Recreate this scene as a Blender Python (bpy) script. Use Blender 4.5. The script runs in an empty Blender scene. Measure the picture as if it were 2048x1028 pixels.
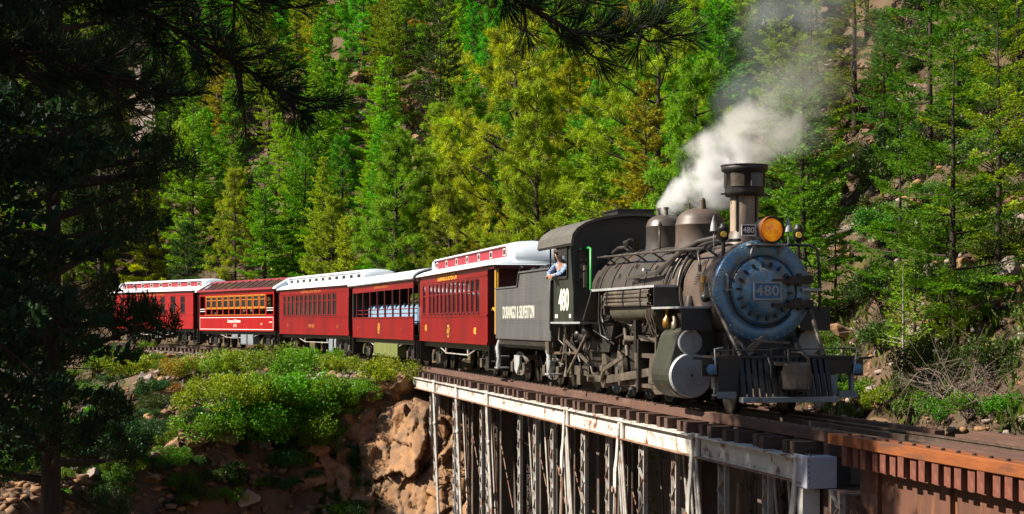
import bpy, bmesh, math, random
import numpy as np
from mathutils import Vector, Matrix
random.seed(7); np.random.seed(7)
SC = bpy.context.scene
COL = SC.collection
PI = math.pi
# ------------------------------------------------------------------ camera
cam = bpy.data.cameras.new('camera')
cam.sensor_width = 36.0
cam.lens = 36.0 * 3500 / 2048
cam.shift_y = (646 - 514) / 2048
cam.clip_start = 0.1; cam.clip_end = 2000
camo = bpy.data.objects.new('camera', cam); COL.objects.link(camo)
camo.location = (0, 0, 1.55); camo.rotation_euler = (PI / 2, 0, 0)
SC.camera = camo
# ------------------------------------------------------------------ light
SUN_EL, SUN_AZ = math.radians(41), math.radians(180 + 6)   # azimuth measured from +x towards +y
S = Vector((math.cos(SUN_EL) * math.cos(SUN_AZ), math.cos(SUN_EL) * math.sin(SUN_AZ), math.sin(SUN_EL)))
world = bpy.data.worlds.new('World'); SC.world = world; world.use_nodes = True
wn = world.node_tree.nodes; wl = world.node_tree.links
bg = wn.get('Background') or wn.new('ShaderNodeBackground')
sky = wn.new('ShaderNodeTexSky'); sky.sky_type = 'NISHITA'; sky.sun_disc = False
sky.sun_elevation = SUN_EL; sky.sun_rotation = PI / 2 - SUN_AZ
sky.air_density = 1.0; sky.dust_density = 0.6
wl.new(sky.outputs[0], bg.inputs[0]); bg.inputs[1].default_value = 0.05
sl = bpy.data.lights.new('sun', 'SUN'); sl.energy = 5.0; sl.angle = math.radians(0.5); sl.color = (1, 0.92, 0.78)
so = bpy.data.objects.new('sun', sl); COL.objects.link(so)
so.rotation_euler = (-S).to_track_quat('-Z', 'Y').to_euler(); so.location = (-60, 30, 60)
SC.view_settings.view_transform = 'Standard'; SC.view_settings.look = 'None'
SC.view_settings.exposure = 1.1; SC.view_settings.gamma = 1.0; SC.view_settings.use_curve_mapping = False
SC.render.engine = 'CYCLES'
cy = SC.cycles
cy.max_bounces = 8; cy.diffuse_bounces = 3; cy.glossy_bounces = 3; cy.transmission_bounces = 4
cy.transparent_max_bounces = 12; cy.volume_bounces = 2; cy.caustics_reflective = False; cy.caustics_refractive = False
cy.sample_clamp_indirect = 4.0; cy.volume_step_rate = 1.5; cy.volume_max_steps = 128
cy.use_denoising = True
# ------------------------------------------------------------------ object helpers
def tag(o, label=None, cat=None, group=None, kind=None):
    if label: o['label'] = label
    if cat: o['category'] = cat
    if group: o['group'] = group
    if kind: o['kind'] = kind
    return o
def thing(name, label, cat, loc=(0, 0, 0), rz=0.0, group=None):
    o = bpy.data.objects.new(name, None); COL.objects.link(o)
    o.empty_display_size = 0.2
    o.location = loc; o.rotation_euler = (0, 0, rz)
    return tag(o, label, cat, group)
def link(name, me, parent=None, loc=None, rot=None, scale=None):
    o = bpy.data.objects.new(name, me); COL.objects.link(o)
    if parent: o.parent = parent
    if loc is not None: o.location = loc
    if rot is not None: o.rotation_euler = rot
    if scale is not None: o.scale = scale
    return o
def frame_of(dv):
    dv = Vector(dv).normalized()
    a = Vector((0, 0, 1)) if abs(dv.z) < 0.9 else Vector((1, 0, 0))
    u = dv.cross(a).normalized()
    return u, dv.cross(u).normalized()
class MB:
    """collects shapes; build() links them as ONE mesh object"""
    def __init__(s): s.v = []; s.f = []; s.m = []; s.sm = []
    def add(s, vs, fs, m=0, smooth=False):
        o = len(s.v); s.v.extend([tuple(p) for p in vs])
        for f in fs: s.f.append([i + o for i in f]); s.m.append(m); s.sm.append(smooth)
        return s
    def box(s, x0, x1, y0, y1, z0, z1, m=0):
        v = [(x, y, z) for z in (z0, z1) for y in (y0, y1) for x in (x0, x1)]
        return s.add(v, [(0, 2, 3, 1), (4, 5, 7, 6), (0, 1, 5, 4), (2, 6, 7, 3), (0, 4, 6, 2), (1, 3, 7, 5)], m)
    def bar(s, p, q, w, h, m=0, up=(0, 0, 1)):
        p = Vector(p); q = Vector(q); d = (q - p).normalized(); up = Vector(up)
        u = d.cross(up)
        if u.length < 1e-4: u = d.cross(Vector((1, 0, 0)))
        u.normalize(); w2 = u * (w / 2); h2 = u.cross(d).normalized() * (h / 2)
        v = [c + a * w2 + b * h2 for c in (p, q) for a, b in ((-1, -1), (1, -1), (1, 1), (-1, 1))]
        return s.add(v, [(3, 2, 1, 0), (4, 5, 6, 7), (0, 1, 5, 4), (1, 2, 6, 5), (2, 3, 7, 6), (3, 0, 4, 7)], m)
    def cyl(s, p, q, r0, r1=None, n=12, caps=True, m=0, smooth=True):
        r1 = r0 if r1 is None else r1
        p = Vector(p); q = Vector(q); u, w = frame_of(q - p); v = []
        for c, r in ((p, r0), (q, r1)):
            for i in range(n):
                a = 2 * PI * i / n; v.append(c + (u * math.cos(a) + w * math.sin(a)) * r)
        s.add(v, [(i, (i + 1) % n, n + (i + 1) % n, n + i) for i in range(n)], m, smooth)
        if caps: s.add(v, [tuple(range(n))[::-1], tuple(range(n, 2 * n))], m)
        return s
    def tube(s, pts, r, n=6, m=0, caps=True):
        pts = [Vector(p) for p in pts]; v = []; k = len(pts)
        rs = r if isinstance(r, (list, tuple)) else [r] * k
        u, w = frame_of(pts[1] - pts[0])
        for i, p in enumerate(pts):
            d = (pts[min(i + 1, k - 1)] - pts[max(i - 1, 0)]).normalized()
            u = (u - d * u.dot(d)).normalized(); w = d.cross(u)
            for j in range(n):
                a = 2 * PI * j / n; v.append(p + (u * math.cos(a) + w * math.sin(a)) * rs[i])
        f = [(i * n + j, i * n + (j + 1) % n, (i + 1) * n + (j + 1) % n, (i + 1) * n + j) for i in range(k - 1) for j in range(n)]
        s.add(v, f, m, True)
        if caps: s.add(v, [tuple(range(n))[::-1], tuple(range((k - 1) * n, k * n))], m)
        return s
    def lathe(s, prof, o=(0, 0, 0), d=(0, 0, 1), n=24, m=0, a0=0.0, a1=2 * PI, smooth=True):
        """prof: list of (distance along d, radius)"""
        o = Vector(o); d = Vector(d).normalized(); u, w = frame_of(d); v = []; full = abs(a1 - a0 - 2 * PI) < 1e-6
        nn = n if full else n + 1
        for z, r in prof:
            for i in range(nn):
                a = a0 + (a1 - a0) * i / n; v.append(o + d * z + (u * math.cos(a) + w * math.sin(a)) * max(r, 1e-4))
        f = []
        for k in range(len(prof) - 1):
            for i in range(n):
                j = (i + 1) % nn
                f.append((k * nn + i, k * nn + j, (k + 1) * nn + j, (k + 1) * nn + i))
        return s.add(v, f, m, smooth)
    def prism(s, poly, axis, a, b, m=0):
        """poly extruded along axis ('x','y','z') from a to b; poly coords are the other two axes in order"""
        def P(c, e):
            return {'x': (e, c[0], c[1]), 'y': (c[0], e, c[1]), 'z': (c[0], c[1], e)}[axis]
        n = len(poly); v = [P(c, a) for c in poly] + [P(c, b) for c in poly]
        return s.add(v, [tuple(range(n))[::-1], tuple(range(n, 2 * n))] + [(i, (i + 1) % n, n + (i + 1) % n, n + i) for i in range(n)], m)
    def ball(s, c, r, n=10, m=0, sc=(1, 1, 1)):
        k = max(4, n // 2 + 1); pr = []
        v = []; c = Vector(c)
        for i in range(k + 1):
            t = PI * i / k
            for j in range(n):
                a = 2 * PI * j / n
                v.append((c.x + r * sc[0] * math.sin(t) * math.cos(a), c.y + r * sc[1] * math.sin(t) * math.sin(a), c.z + r * sc[2] * math.cos(t)))
        f = [(i * n + j, (i + 1) * n + j, (i + 1) * n + (j + 1) % n, i * n + (j + 1) % n) for i in range(k) for j in range(n)]
        return s.add(v, f, m, True)
    def mesh(s, name, mats, fix=True):
        me = bpy.data.meshes.new(name); me.from_pydata(s.v, [], s.f); 
        for mt in (mats if isinstance(mats, (list, tuple)) else [mats]): me.materials.append(mt)
        me.polygons.foreach_set('material_index', s.m); me.polygons.foreach_set('use_smooth', s.sm)
        if fix:
            bm = bmesh.new(); bm.from_mesh(me); bmesh.ops.recalc_face_normals(bm, faces=bm.faces); bm.to_mesh(me); bm.free()
        me.update(); return me
    def build(s, name, mats, parent=None, loc=None, bevel=0.0, rot=None):
        o = link(name, s.mesh(name, mats), parent, loc, rot)
        if bevel:
            b = o.modifiers.new('bevel', 'BEVEL'); b.width = bevel; b.segments = 2; b.limit_method = 'ANGLE'; b.angle_limit = 0.7
        return o
def copy_tree(o, parent=None):
    c = o.copy(); COL.objects.link(c)
    if parent: c.parent = parent
    for ch in o.children: copy_tree(ch, c)
    return c
def np_mesh(name, V, F, mats, attrs=None, smooth=False, mi=None):
    """V (n,3), F (m,k) with constant k"""
    me = bpy.data.meshes.new(name); n, k = F.shape
    me.vertices.add(len(V)); me.vertices.foreach_set('co', np.ascontiguousarray(V, dtype=np.float32).ravel())
    me.loops.add(n * k); me.loops.foreach_set('vertex_index', np.ascontiguousarray(F, dtype=np.int32).ravel())
    me.polygons.add(n); me.polygons.foreach_set('loop_start', np.arange(0, n * k, k, dtype=np.int32))
    if smooth: me.polygons.foreach_set('use_smooth', np.ones(n, dtype=bool))
    for mt in (mats if isinstance(mats, (list, tuple)) else [mats]): me.materials.append(mt)
    if mi is not None: me.polygons.foreach_set('material_index', mi.astype(np.int32))
    for an, (dom, arr) in (attrs or {}).items():
        at = me.attributes.new(an, 'FLOAT', dom); at.data.foreach_set('value', np.ascontiguousarray(arr, dtype=np.float32))
    me.update(calc_edges=True); me.validate(); return me
def text_mesh(body, size, name, mat, width=1.0, bold=0.0, depth=0.004, spacing=1.0, shear=0.0, align='CENTER'):
    cu = bpy.data.curves.new(name, 'FONT'); cu.body = body; cu.size = size; cu.align_x = align; cu.align_y = 'CENTER'
    cu.offset = bold; cu.extrude = depth; cu.space_character = spacing; cu.shear = shear; cu.resolution_u = 3
    o = bpy.data.objects.new(name, cu); COL.objects.link(o)
    bpy.context.view_layer.update()
    me = bpy.data.meshes.new_from_object(o.evaluated_get(bpy.context.evaluated_depsgraph_get()))
    bpy.data.objects.remove(o); me.name = name
    me.transform(Matrix.Diagonal((width, 1, 1, 1)))
    me.materials.clear(); me.materials.append(mat); return me
SIDE = Matrix(((-1, 0, 0), (0, 0, 1), (0, 1, 0))).to_4x4()    # text that reads from the viewer's side of the train
FRONT = Matrix(((0, 0, -1), (-1, 0, 0), (0, 1, 0))).to_4x4()  # text that reads from ahead of the train
def put_text(me, name, parent, loc, M):
    o = link(name, me, parent); o.matrix_local = Matrix.Translation(loc) @ M; return o
# ------------------------------------------------------------------ materials
def mat(name, c1, c2=None, scale=3.0, rough=0.6, metal=0.0, bump=0.0, bscale=25.0, c3=None, s3=0.8, t3=(0.55, 0.7), stretch=(1, 1, 1), spec=0.5, rvar=0.0, lo=0.35, hi=0.65, grooves=0):
    m = bpy.data.materials.new(name); m.use_nodes = True
    nt = m.node_tree; N = nt.nodes; L = nt.links; b = N['Principled BSDF']
    b.inputs['Roughness'].default_value = rough; b.inputs['Metallic'].default_value = metal
    b.inputs['Specular IOR Level'].default_value = spec
    b.inputs['Base Color'].default_value = (*c1, 1)
    tc = N.new('ShaderNodeTexCoord'); mp = N.new('ShaderNodeMapping'); mp.inputs['Scale'].default_value = stretch
    L.new(tc.outputs['Object'], mp.inputs[0]); out = None
    def noise(sc, det=6):
        n = N.new('ShaderNodeTexNoise'); n.inputs['Scale'].default_value = sc; n.inputs['Detail'].default_value = det
        n.inputs['Roughness'].default_value = 0.65; L.new(mp.outputs[0], n.inputs['Vector']); return n
    def ramp(src, a, z):
        r = N.new('ShaderNodeMapRange'); r.inputs[1].default_value = a; r.inputs[2].default_value = z; L.new(src, r.inputs[0]); return r.outputs[0]
    def mix(f, A, B):
        x = N.new('ShaderNodeMix'); x.data_type = 'RGBA'; L.new(f, x.inputs[0])
        for i, q in ((6, A), (7, B)):
            if isinstance(q, tuple): x.inputs[i].default_value = (*q, 1)
            else: L.new(q, x.inputs[i])
        return x.outputs[2]
    if c2 is not None:
        n = noise(scale); out = mix(ramp(n.outputs[0], lo, hi), c1, c2)
        if rvar:
            rr = N.new('ShaderNodeMapRange'); rr.inputs[1].default_value = 0.3; rr.inputs[2].default_value = 0.7
            rr.inputs[3].default_value = max(0.05, rough - rvar); rr.inputs[4].default_value = min(1, rough + rvar)
            L.new(n.outputs[0], rr.inputs[0]); L.new(rr.outputs[0], b.inputs['Roughness'])
    if c3 is not None:
        n3 = noise(s3, 9); out = mix(ramp(n3.outputs[0], *t3), out if out is not None else c1, c3)
    if out is not None: L.new(out, b.inputs['Base Color'])
    if grooves:
        wv = N.new('ShaderNodeTexWave'); wv.bands_direction = 'X'; wv.inputs['Scale'].default_value = grooves; L.new(tc.outputs['Object'], wv.inputs['Vector'])
        bp = N.new('ShaderNodeBump'); bp.inputs['Strength'].default_value = 0.5; bp.inputs['Distance'].default_value = 0.01; L.new(ramp(wv.outputs[0], 0.0, 0.25), bp.inputs['Height']); L.new(bp.outputs[0], b.inputs['Normal'])
    elif bump:
        nb = noise(bscale, 4); bp = N.new('ShaderNodeBump'); bp.inputs['Strength'].default_value = bump; bp.inputs['Distance'].default_value = 0.02
        L.new(nb.outputs[0], bp.inputs['Height']); L.new(bp.outputs[0], b.inputs['Normal'])
    return m
def emis(name, c, e, base=None):
    m = mat(name, base or c, rough=0.3); b = m.node_tree.nodes['Principled BSDF']
    b.inputs['Emission Color'].default_value = (*c, 1); b.inputs['Emission Strength'].default_value = e; return m
def glass(name, tint=(0.02, 0.025, 0.03), refl=0.25, alpha=0.55):
    m = bpy.data.materials.new(name); m.use_nodes = True; nt = m.node_tree; N = nt.nodes; L = nt.links
    N.remove(N['Principled BSDF']); o = N['Material Output']
    tr = N.new('ShaderNodeBsdfTransparent'); tr.inputs[0].default_value = (0.75, 0.8, 0.8, 1)
    df = N.new('ShaderNodeBsdfDiffuse'); df.inputs[0].default_value = (*tint, 1)
    gl = N.new('ShaderNodeBsdfGlossy'); gl.inputs[1].default_value = 0.04
    m1 = N.new('ShaderNodeMixShader'); m1.inputs[0].default_value = alpha; L.new(tr.outputs[0], m1.inputs[1]); L.new(df.outputs[0], m1.inputs[2])
    fr = N.new('ShaderNodeFresnel'); fr.inputs[0].default_value = 1.45
    mm = N.new('ShaderNodeMath'); mm.operation = 'MULTIPLY_ADD'; mm.inputs[1].default_value = 1.0; mm.inputs[2].default_value = refl * 0.3; L.new(fr.outputs[0], mm.inputs[0])
    m2 = N.new('ShaderNodeMixShader'); L.new(mm.outputs[0], m2.inputs[0]); L.new(m1.outputs[0], m2.inputs[1]); L.new(gl.outputs[0], m2.inputs[2])
    L.new(m2.outputs[0], o.inputs[0]); return m
def leaf_mat(name, trans=0.35, rough=0.55):
    m = bpy.data.materials.new(name); m.use_nodes = True; nt = m.node_tree; N = nt.nodes; L = nt.links
    b = N['Principled BSDF']; o = N['Material Output']
    oi = N.new('ShaderNodeObjectInfo'); at = N.new('ShaderNodeAttribute'); at.attribute_name = 'tint'
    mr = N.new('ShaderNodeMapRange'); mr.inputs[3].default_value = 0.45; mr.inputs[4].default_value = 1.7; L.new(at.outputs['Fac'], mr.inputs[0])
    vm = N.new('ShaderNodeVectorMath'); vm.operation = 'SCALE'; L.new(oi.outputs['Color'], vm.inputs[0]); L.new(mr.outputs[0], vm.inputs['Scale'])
    at2 = N.new('ShaderNodeAttribute'); at2.attribute_name = 'warm'
    mx = N.new('ShaderNodeMix'); mx.data_type = 'RGBA'; mx.blend_type = 'MULTIPLY'; mx.inputs[7].default_value = (1.4, 1.12, 0.7, 1)
    L.new(at2.outputs['Fac'], mx.inputs[0]); L.new(vm.outputs[0], mx.inputs[6])
    L.new(mx.outputs[2], b.inputs['Base Color']); b.inputs['Roughness'].default_value = rough; b.inputs['Specular IOR Level'].default_value = 0.3
    tl = N.new('ShaderNodeBsdfTranslucent'); L.new(mx.outputs[2], tl.inputs[0])
    ms = N.new('ShaderNodeMixShader'); ms.inputs[0].default_value = trans; L.new(b.outputs[0], ms.inputs[1]); L.new(tl.outputs[0], ms.inputs[2])
    L.new(ms.outputs[0], o.inputs[0]); return m
M = {}
M['black'] = mat('black_paint', (0.010, 0.010, 0.011), (0.03, 0.028, 0.026), 4, 0.45, rvar=0.12, bump=0.08)
M['soot'] = mat('sooty_iron', (0.012, 0.011, 0.010), (0.035, 0.030, 0.025), 5, 0.42, bump=0.15, c3=(0.075, 0.05, 0.033), s3=3, t3=(0.55, 0.75))
M['jacket'] = mat('boiler_jacket', (0.085, 0.072, 0.060), (0.045, 0.039, 0.035), 2.2, 0.38, 0.15, bump=0.12, bscale=9, c3=(0.13, 0.095, 0.07), s3=1.6, t3=(0.5, 0.75), rvar=0.12)
M['smokebox'] = mat('smokebox_iron', (0.085, 0.066, 0.055), (0.12, 0.078, 0.056), 2.5, 0.5, bump=0.15, bscale=14, c3=(0.05, 0.04, 0.035), s3=2, t3=(0.5, 0.7))
M['sky_tinted_iron'] = mat('iron_with_sky_tint', (0.06, 0.20, 0.37), (0.22, 0.32, 0.40), 3.4, 0.36, 0.35, bump=0.15, bscale=18, c3=(0.23, 0.20, 0.16), s3=1.5, t3=(0.51, 0.62), rvar=0.12)  # blue of the sky's reflection put into the colour, with tan grime
M['blue_plate'] = mat('blue_plate', (0.03, 0.15, 0.33), (0.05, 0.19, 0.36), 3, 0.4, 0.0)
M['silver'] = mat('silver_paint', (0.42, 0.43, 0.44), (0.30, 0.30, 0.30), 3, 0.5, 0.15, c3=(0.25, 0.2, 0.15), s3=2.5, t3=(0.58, 0.8))
M['white'] = mat('white_paint', (0.8, 0.8, 0.78))
M['cream'] = mat('cream_lettering', (0.75, 0.72, 0.6), rough=0.6)
M['gold'] = mat('gold_lettering', (0.72, 0.36, 0.04), rough=0.5)
M['steel'] = mat('worn_steel', (0.17, 0.14, 0.11), (0.09, 0.07, 0.055), 5, 0.45, 0.4, bump=0.1, c3=(0.25, 0.2, 0.15), s3=4, t3=(0.55, 0.7))
M['railsteel'] = mat('rail_steel', (0.19, 0.15, 0.12), (0.12, 0.07, 0.045), 6, 0.4, 0.5)
M['red'] = mat('red_coach_paint', (0.24, 0.004, 0.007), (0.18, 0.003, 0.005), 1.5, 0.32, bump=0.03, bscale=4, stretch=(1, 1, 0.3), c3=(0.10, 0.006, 0.006), s3=0.8, t3=(0.5, 0.72), grooves=3.6)
M['bright_red'] = mat('bright_red_paint', (0.34, 0.006, 0.008), (0.27, 0.005, 0.007), 1.5, 0.32, bump=0.03, bscale=4)
M['maroon'] = mat('maroon_paint', (0.10, 0.008, 0.010), (0.075, 0.006, 0.008), 2, 0.4)
M['roofwhite'] = mat('white_roof', (0.72, 0.74, 0.76), (0.58, 0.60, 0.63), 1.4, 0.6, bump=0.06, bscale=6, c3=(0.42, 0.40, 0.38), s3=1.3, t3=(0.6, 0.85))
M['roofshade'] = mat('shade_tinted_roof', (0.42, 0.48, 0.55), (0.50, 0.55, 0.60), 2, 0.5, c3=(0.3, 0.2, 0.15), s3=1.0, t3=(0.66, 0.75))  # white roof ends with their blue shade put into the colour
M['cabroof'] = mat('cab_roof', (0.11, 0.10, 0.085), (0.07, 0.062, 0.055), 3, 0.65, bump=0.1)
M['tender'] = mat('tender_paint', (0.095, 0.096, 0.098), (0.07, 0.07, 0.072), 1.8, 0.5, bump=0.04, bscale=6, stretch=(1, 1, 0.25), c3=(0.13, 0.12, 0.11), s3=1.4, t3=(0.5, 0.8), rvar=0.08)
M['cabgreen'] = mat('dark_green_black', (0.018, 0.026, 0.018), (0.03, 0.036, 0.026), 2, 0.42, rvar=0.1)
M['yellow'] = mat('yellow_paint', (0.55, 0.30, 0.02), (0.42, 0.22, 0.02), 4, 0.5)
M['goldwood'] = mat('golden_varnish', (0.50, 0.21, 0.02), (0.36, 0.13, 0.015), 4, 0.35)
M['greenpole'] = mat('green_paint', (0.02, 0.35, 0.05), (0.02, 0.25, 0.04), 4, 0.4)
M['olive'] = mat('olive_panel', (0.15, 0.17, 0.035), (0.10, 0.12, 0.03), 2, 0.6, stretch=(2, 2, 0.4), c3=(0.2, 0.2, 0.1), s3=3)
M['seat'] = mat('blue_seat', (0.20, 0.30, 0.42), rough=0.6)
M['grey_box'] = mat('grey_box', (0.22, 0.25, 0.28), (0.16, 0.18, 0.2), 4, 0.5)
M['win'] = glass('coach_glass')
M['sash_reflection'] = mat('window_reflection', (0.55, 0.5, 0.42), rough=0.8)  # whitish pane reflection put into the colour
M['interior'] = mat('dark_interior', (0.03, 0.018, 0.014), rough=0.8)
M['roofglass'] = glass('roof_glass', (0.10, 0.07, 0.08), 0.5, 0.75)
M['amber'] = mat('amber_lens', (0.95, 0.42, 0.02), (0.62, 0.12, 0.004), 6, 0.10, stretch=(1, 1, 1.6))
_b = M['amber'].node_tree.nodes['Principled BSDF']; M['amber'].node_tree.links.new(_b.inputs['Base Color'].links[0].from_socket, _b.inputs['Emission Color']); _b.inputs['Emission Strength'].default_value = 0.22
M['lampyellow'] = mat('lamp_lens', (0.7, 0.45, 0.05), rough=0.2)
M['lampblue'] = mat('blue_lens', (0.10, 0.25, 0.42), rough=0.15)
M['brass'] = mat('brass', (0.55, 0.30, 0.08), (0.35, 0.18, 0.05), 5, 0.3, 0.8)
M['tie'] = mat('creosoted_timber', (0.055, 0.032, 0.024), (0.10, 0.05, 0.032), 6, 0.8, bump=0.3, stretch=(3, 0.6, 3), c3=(0.14, 0.065, 0.035), s3=3)
M['guard'] = mat('guard_timber', (0.12, 0.055, 0.035), (0.07, 0.035, 0.025), 4, 0.8, bump=0.3, stretch=(0.5, 3, 3), c3=(0.17, 0.10, 0.07), s3=2)
M['orange'] = mat('rust_orange_timber', (0.27, 0.075, 0.012), (0.17, 0.045, 0.010), 3, 0.75, bump=0.25, c3=(0.09, 0.035, 0.018), s3=2.0, t3=(0.52, 0.66), stretch=(0.4, 3, 2))
M['redtie'] = mat('red_oxide_timber', (0.17, 0.05, 0.028), (0.11, 0.034, 0.022), 5, 0.8, bump=0.4, stretch=(1, 3, 0.6), c3=(0.26, 0.10, 0.05), s3=4)
M['rustweb'] = mat('rust_web', (0.13, 0.05, 0.028), (0.08, 0.033, 0.02), 2, 0.75, bump=0.2, stretch=(3, 3, 0.35), c3=(0.26, 0.10, 0.035), s3=2.5, t3=(0.55, 0.7))
M['girder'] = mat('silvery_girder', (0.62, 0.60, 0.56), (0.50, 0.47, 0.42), 2.5, 0.5, 0.0, bump=0.15, c3=(0.20, 0.07, 0.03), s3=2.6, t3=(0.55, 0.64), stretch=(1, 1, 1.2))
M['rust'] = mat('rusty_flange', (0.18, 0.065, 0.03), (0.30, 0.20, 0.14), 5, 0.8, bump=0.3)
M['rod'] = mat('weathered_rod', (0.46, 0.45, 0.43), (0.30, 0.25, 0.21), 2.5, 0.6, 0.1, bump=0.1, c3=(0.2, 0.08, 0.04), s3=2.2, t3=(0.55, 0.65))
M['darksteel'] = mat('dark_and_shaded_steel', (0.06, 0.055, 0.05), (0.12, 0.09, 0.07), 3, 0.7, c3=(0.13, 0.05, 0.03), s3=2)  # dark members; the far truss has its shade put into this colour
M['coal'] = mat('coal', (0.012, 0.012, 0.014), (0.03, 0.03, 0.034), 8, 0.35)
M['bark'] = mat('bark', (0.055, 0.032, 0.020), (0.026, 0.017, 0.012), 6, 0.9, bump=0.6, stretch=(2, 2, 0.5))
M['palebark'] = mat('pale_bark', (0.35, 0.30, 0.25), (0.22, 0.19, 0.16), 6, 0.9, bump=0.3)
M['deadwood'] = mat('dead_wood', (0.20, 0.155, 0.125), (0.12, 0.09, 0.07), 6, 0.9)
M['leaf'] = leaf_mat('conifer_needles', 0.44)
M['broadleaf'] = leaf_mat('broad_leaves', 0.40, 0.45)
M['rock'] = mat('canyon_rock', (0.29, 0.15, 0.065), (0.18, 0.10, 0.055), 1.6, 0.9, bump=1.0, bscale=8, c3=(0.09, 0.065, 0.05), s3=1.1, t3=(0.53, 0.68), lo=0.4, hi=0.6)
M['greyrock'] = mat('grey_pink_rock', (0.30, 0.22, 0.18), (0.20, 0.155, 0.14), 1.2, 0.85, bump=0.6, bscale=9, c3=(0.36, 0.30, 0.25), s3=0.8, t3=(0.5, 0.7))
M['ballast'] = mat('ballast', (0.16, 0.12, 0.09), (0.09, 0.07, 0.055), 9, 0.95, bump=0.8, bscale=16)
M['skin'] = mat('skin', (0.50, 0.29, 0.20), rough=0.5)
M['hair'] = mat('brown_hair', (0.06, 0.03, 0.018), rough=0.6)
M['shirt'] = mat('blue_white_shirt', (0.06, 0.14, 0.32), (0.55, 0.58, 0.6), 9, 0.8, stretch=(6, 6, 0.3), lo=0.52, hi=0.56)
M['denim'] = mat('dark_denim', (0.02, 0.03, 0.06), rough=0.8)
M['blackcloth'] = mat('black_cloth', (0.015, 0.014, 0.016), rough=0.8)
# ------------------------------------------------------------------ track path: s metres back from the smokebox front, t metres towards the viewer
H0 = math.radians(11.6); P0 = (4.25, 29.7)
_S = np.arange(-60, 190, 0.1); _k = np.where(_S > 29, np.radians(np.minimum(0.25 + 0.011 * (_S - 29), 0.75)), 0.0)
_th = H0 + np.concatenate([[0], np.cumsum(_k[:-1] * 0.1)])
_x = np.concatenate([[0], np.cumsum(-np.sin(_th[:-1]) * 0.1)]); _y = np.concatenate([[0], np.cumsum(np.cos(_th[:-1]) * 0.1)])
_i0 = 600; _x += P0[0] - _x[_i0]; _y += P0[1] - _y[_i0]
def path(s): return np.interp(s, _S, _x), np.interp(s, _S, _y), np.interp(s, _S, _th)
def W(s, t):
    x, y, th = path(s); return x - np.cos(th) * t, y - np.sin(th) * t
def zt(s): return np.maximum(0, np.asarray(s, float) - 44) * 0.008
def pix(x, y, z): return 1024 + 3500 * x / y, 646 - (z - 1.55) * 3500 / y
RZ = PI / 2 + H0
# ------------------------------------------------------------------ noise
def _hash(i, j, k):
    h = (i * 374761393 + j * 668265263 + k * 2147483647) & 0xffffffff
    h = ((h ^ (h >> 13)) * 1274126177) & 0xffffffff
    return ((h ^ (h >> 16)) & 0xffff) / 65535.0
def vnoise(x, y, seed=0):
    x = np.asarray(x, float); y = np.asarray(y, float)
    i = np.floor(x).astype(np.int64); j = np.floor(y).astype(np.int64); fx = x - i; fy = y - j
    fx = fx * fx * (3 - 2 * fx); fy = fy * fy * (3 - 2 * fy)
    a = _hash(i, j, seed); b = _hash(i + 1, j, seed); c = _hash(i, j + 1, seed); d = _hash(i + 1, j + 1, seed)
    return (a * (1 - fx) + b * fx) * (1 - fy) + (c * (1 - fx) + d * fx) * fy - 0.5
def fbm(x, y, o=4, seed=0):
    r = 0; a = 1.0; f = 1.0
    for k in range(o): r = r + a * vnoise(x * f, y * f, seed + k * 17); a *= 0.5; f *= 2.03
    return r
def sstep(a, b, x):
    t = np.clip((np.asarray(x, float) - a) / (b - a), 0, 1); return t * t * (3 - 2 * t)
# ================================================================== TERRAIN
def hgt(s, t):
    """ground height in the track frame"""
    s = np.asarray(s, float); t = np.asarray(t, float); z0 = zt(s)
    n1 = fbm(s * 0.13 + 3, t * 0.13 + 5, 4, 3); n2 = fbm(s * 0.6, t * 0.6, 3, 9)
    # hill side (t < 0)
    u = np.maximum(0, -t - 3.6)
    hill = z0 - 0.55 + 0.16 * np.minimum(u, 3) + np.maximum(0, u - 2) * (0.78 + 0.10 * sstep(25, 70, u)) + n1 * np.minimum(u, 9) * 0.32 + n2 * np.minimum(u, 2) * 0.30
    ledge = fbm(s * 0.07 + 11, t * 0.09, 2, 21) * 5.0
    hill = hill + np.maximum(0, ledge) * sstep(8, 18, u) * 1.6
    # rock outcrop behind the dark tree and behind the rear coaches
    hill = hill + fbm(s * 1.4, t * 1.4, 3, 51) * 0.45 * sstep(0.5, 3, u)
    v = np.maximum(0, t - 2.1)
    bank = z0 - 0.40 - 0.30 * np.minimum(v, 4.5) - 0.235 * np.maximum(0, v - 4.5) + n1 * np.minimum(v, 5) * 0.20 + n2 * np.minimum(v, 1.5) * 0.45 + fbm(s * 1.7, t * 1.7, 3, 53) * 0.35 * sstep(0.3, 2, v)
    g = np.where(t < 0, hill, bank)
    # gorge below the bridge
    X_, Y_ = W(s, t)
    e = (60.6 - np.maximum(0, -8.0 - X_) * 1.5 - Y_) * 0.8 + 1.5 * fbm(X_ * 0.35 + 1, Y_ * 0.35, 3, 31) + 0.7 * np.floor(fbm(X_ * 0.55, Y_ * 0.3, 2, 35) * 5) / 5
    e = np.where(t > 1.2, e, (33.0 - s) * 0.9 + 0.7 * fbm(s * 0.5, t * 0.5, 3, 33))
    drop = sstep(0.0, 1.5, e) * 2.0 + sstep(1.6, 2.4, e) * 1.9 + sstep(2.8, 4.2, e) * 2.6 + np.clip((e - 3.0), 0, 14) * 0.6
    hillside_keep = sstep(-2.3, -5.2, t)
    gorge = drop * (1 - hillside_keep)
    out = g - gorge
    # formation
    f = (np.abs(t) < 2.1) & (s > 33.0)
    out = np.where(f & (e < 0.2), z0 - 0.34 - 0.05 * np.abs(t) + n2 * 0.04, out)
    return out
ss = np.concatenate([np.arange(-26, 20, 0.7), np.arange(20, 40, 0.3), np.arange(40, 100, 0.45), np.arange(100, 170, 1.2)])
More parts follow.
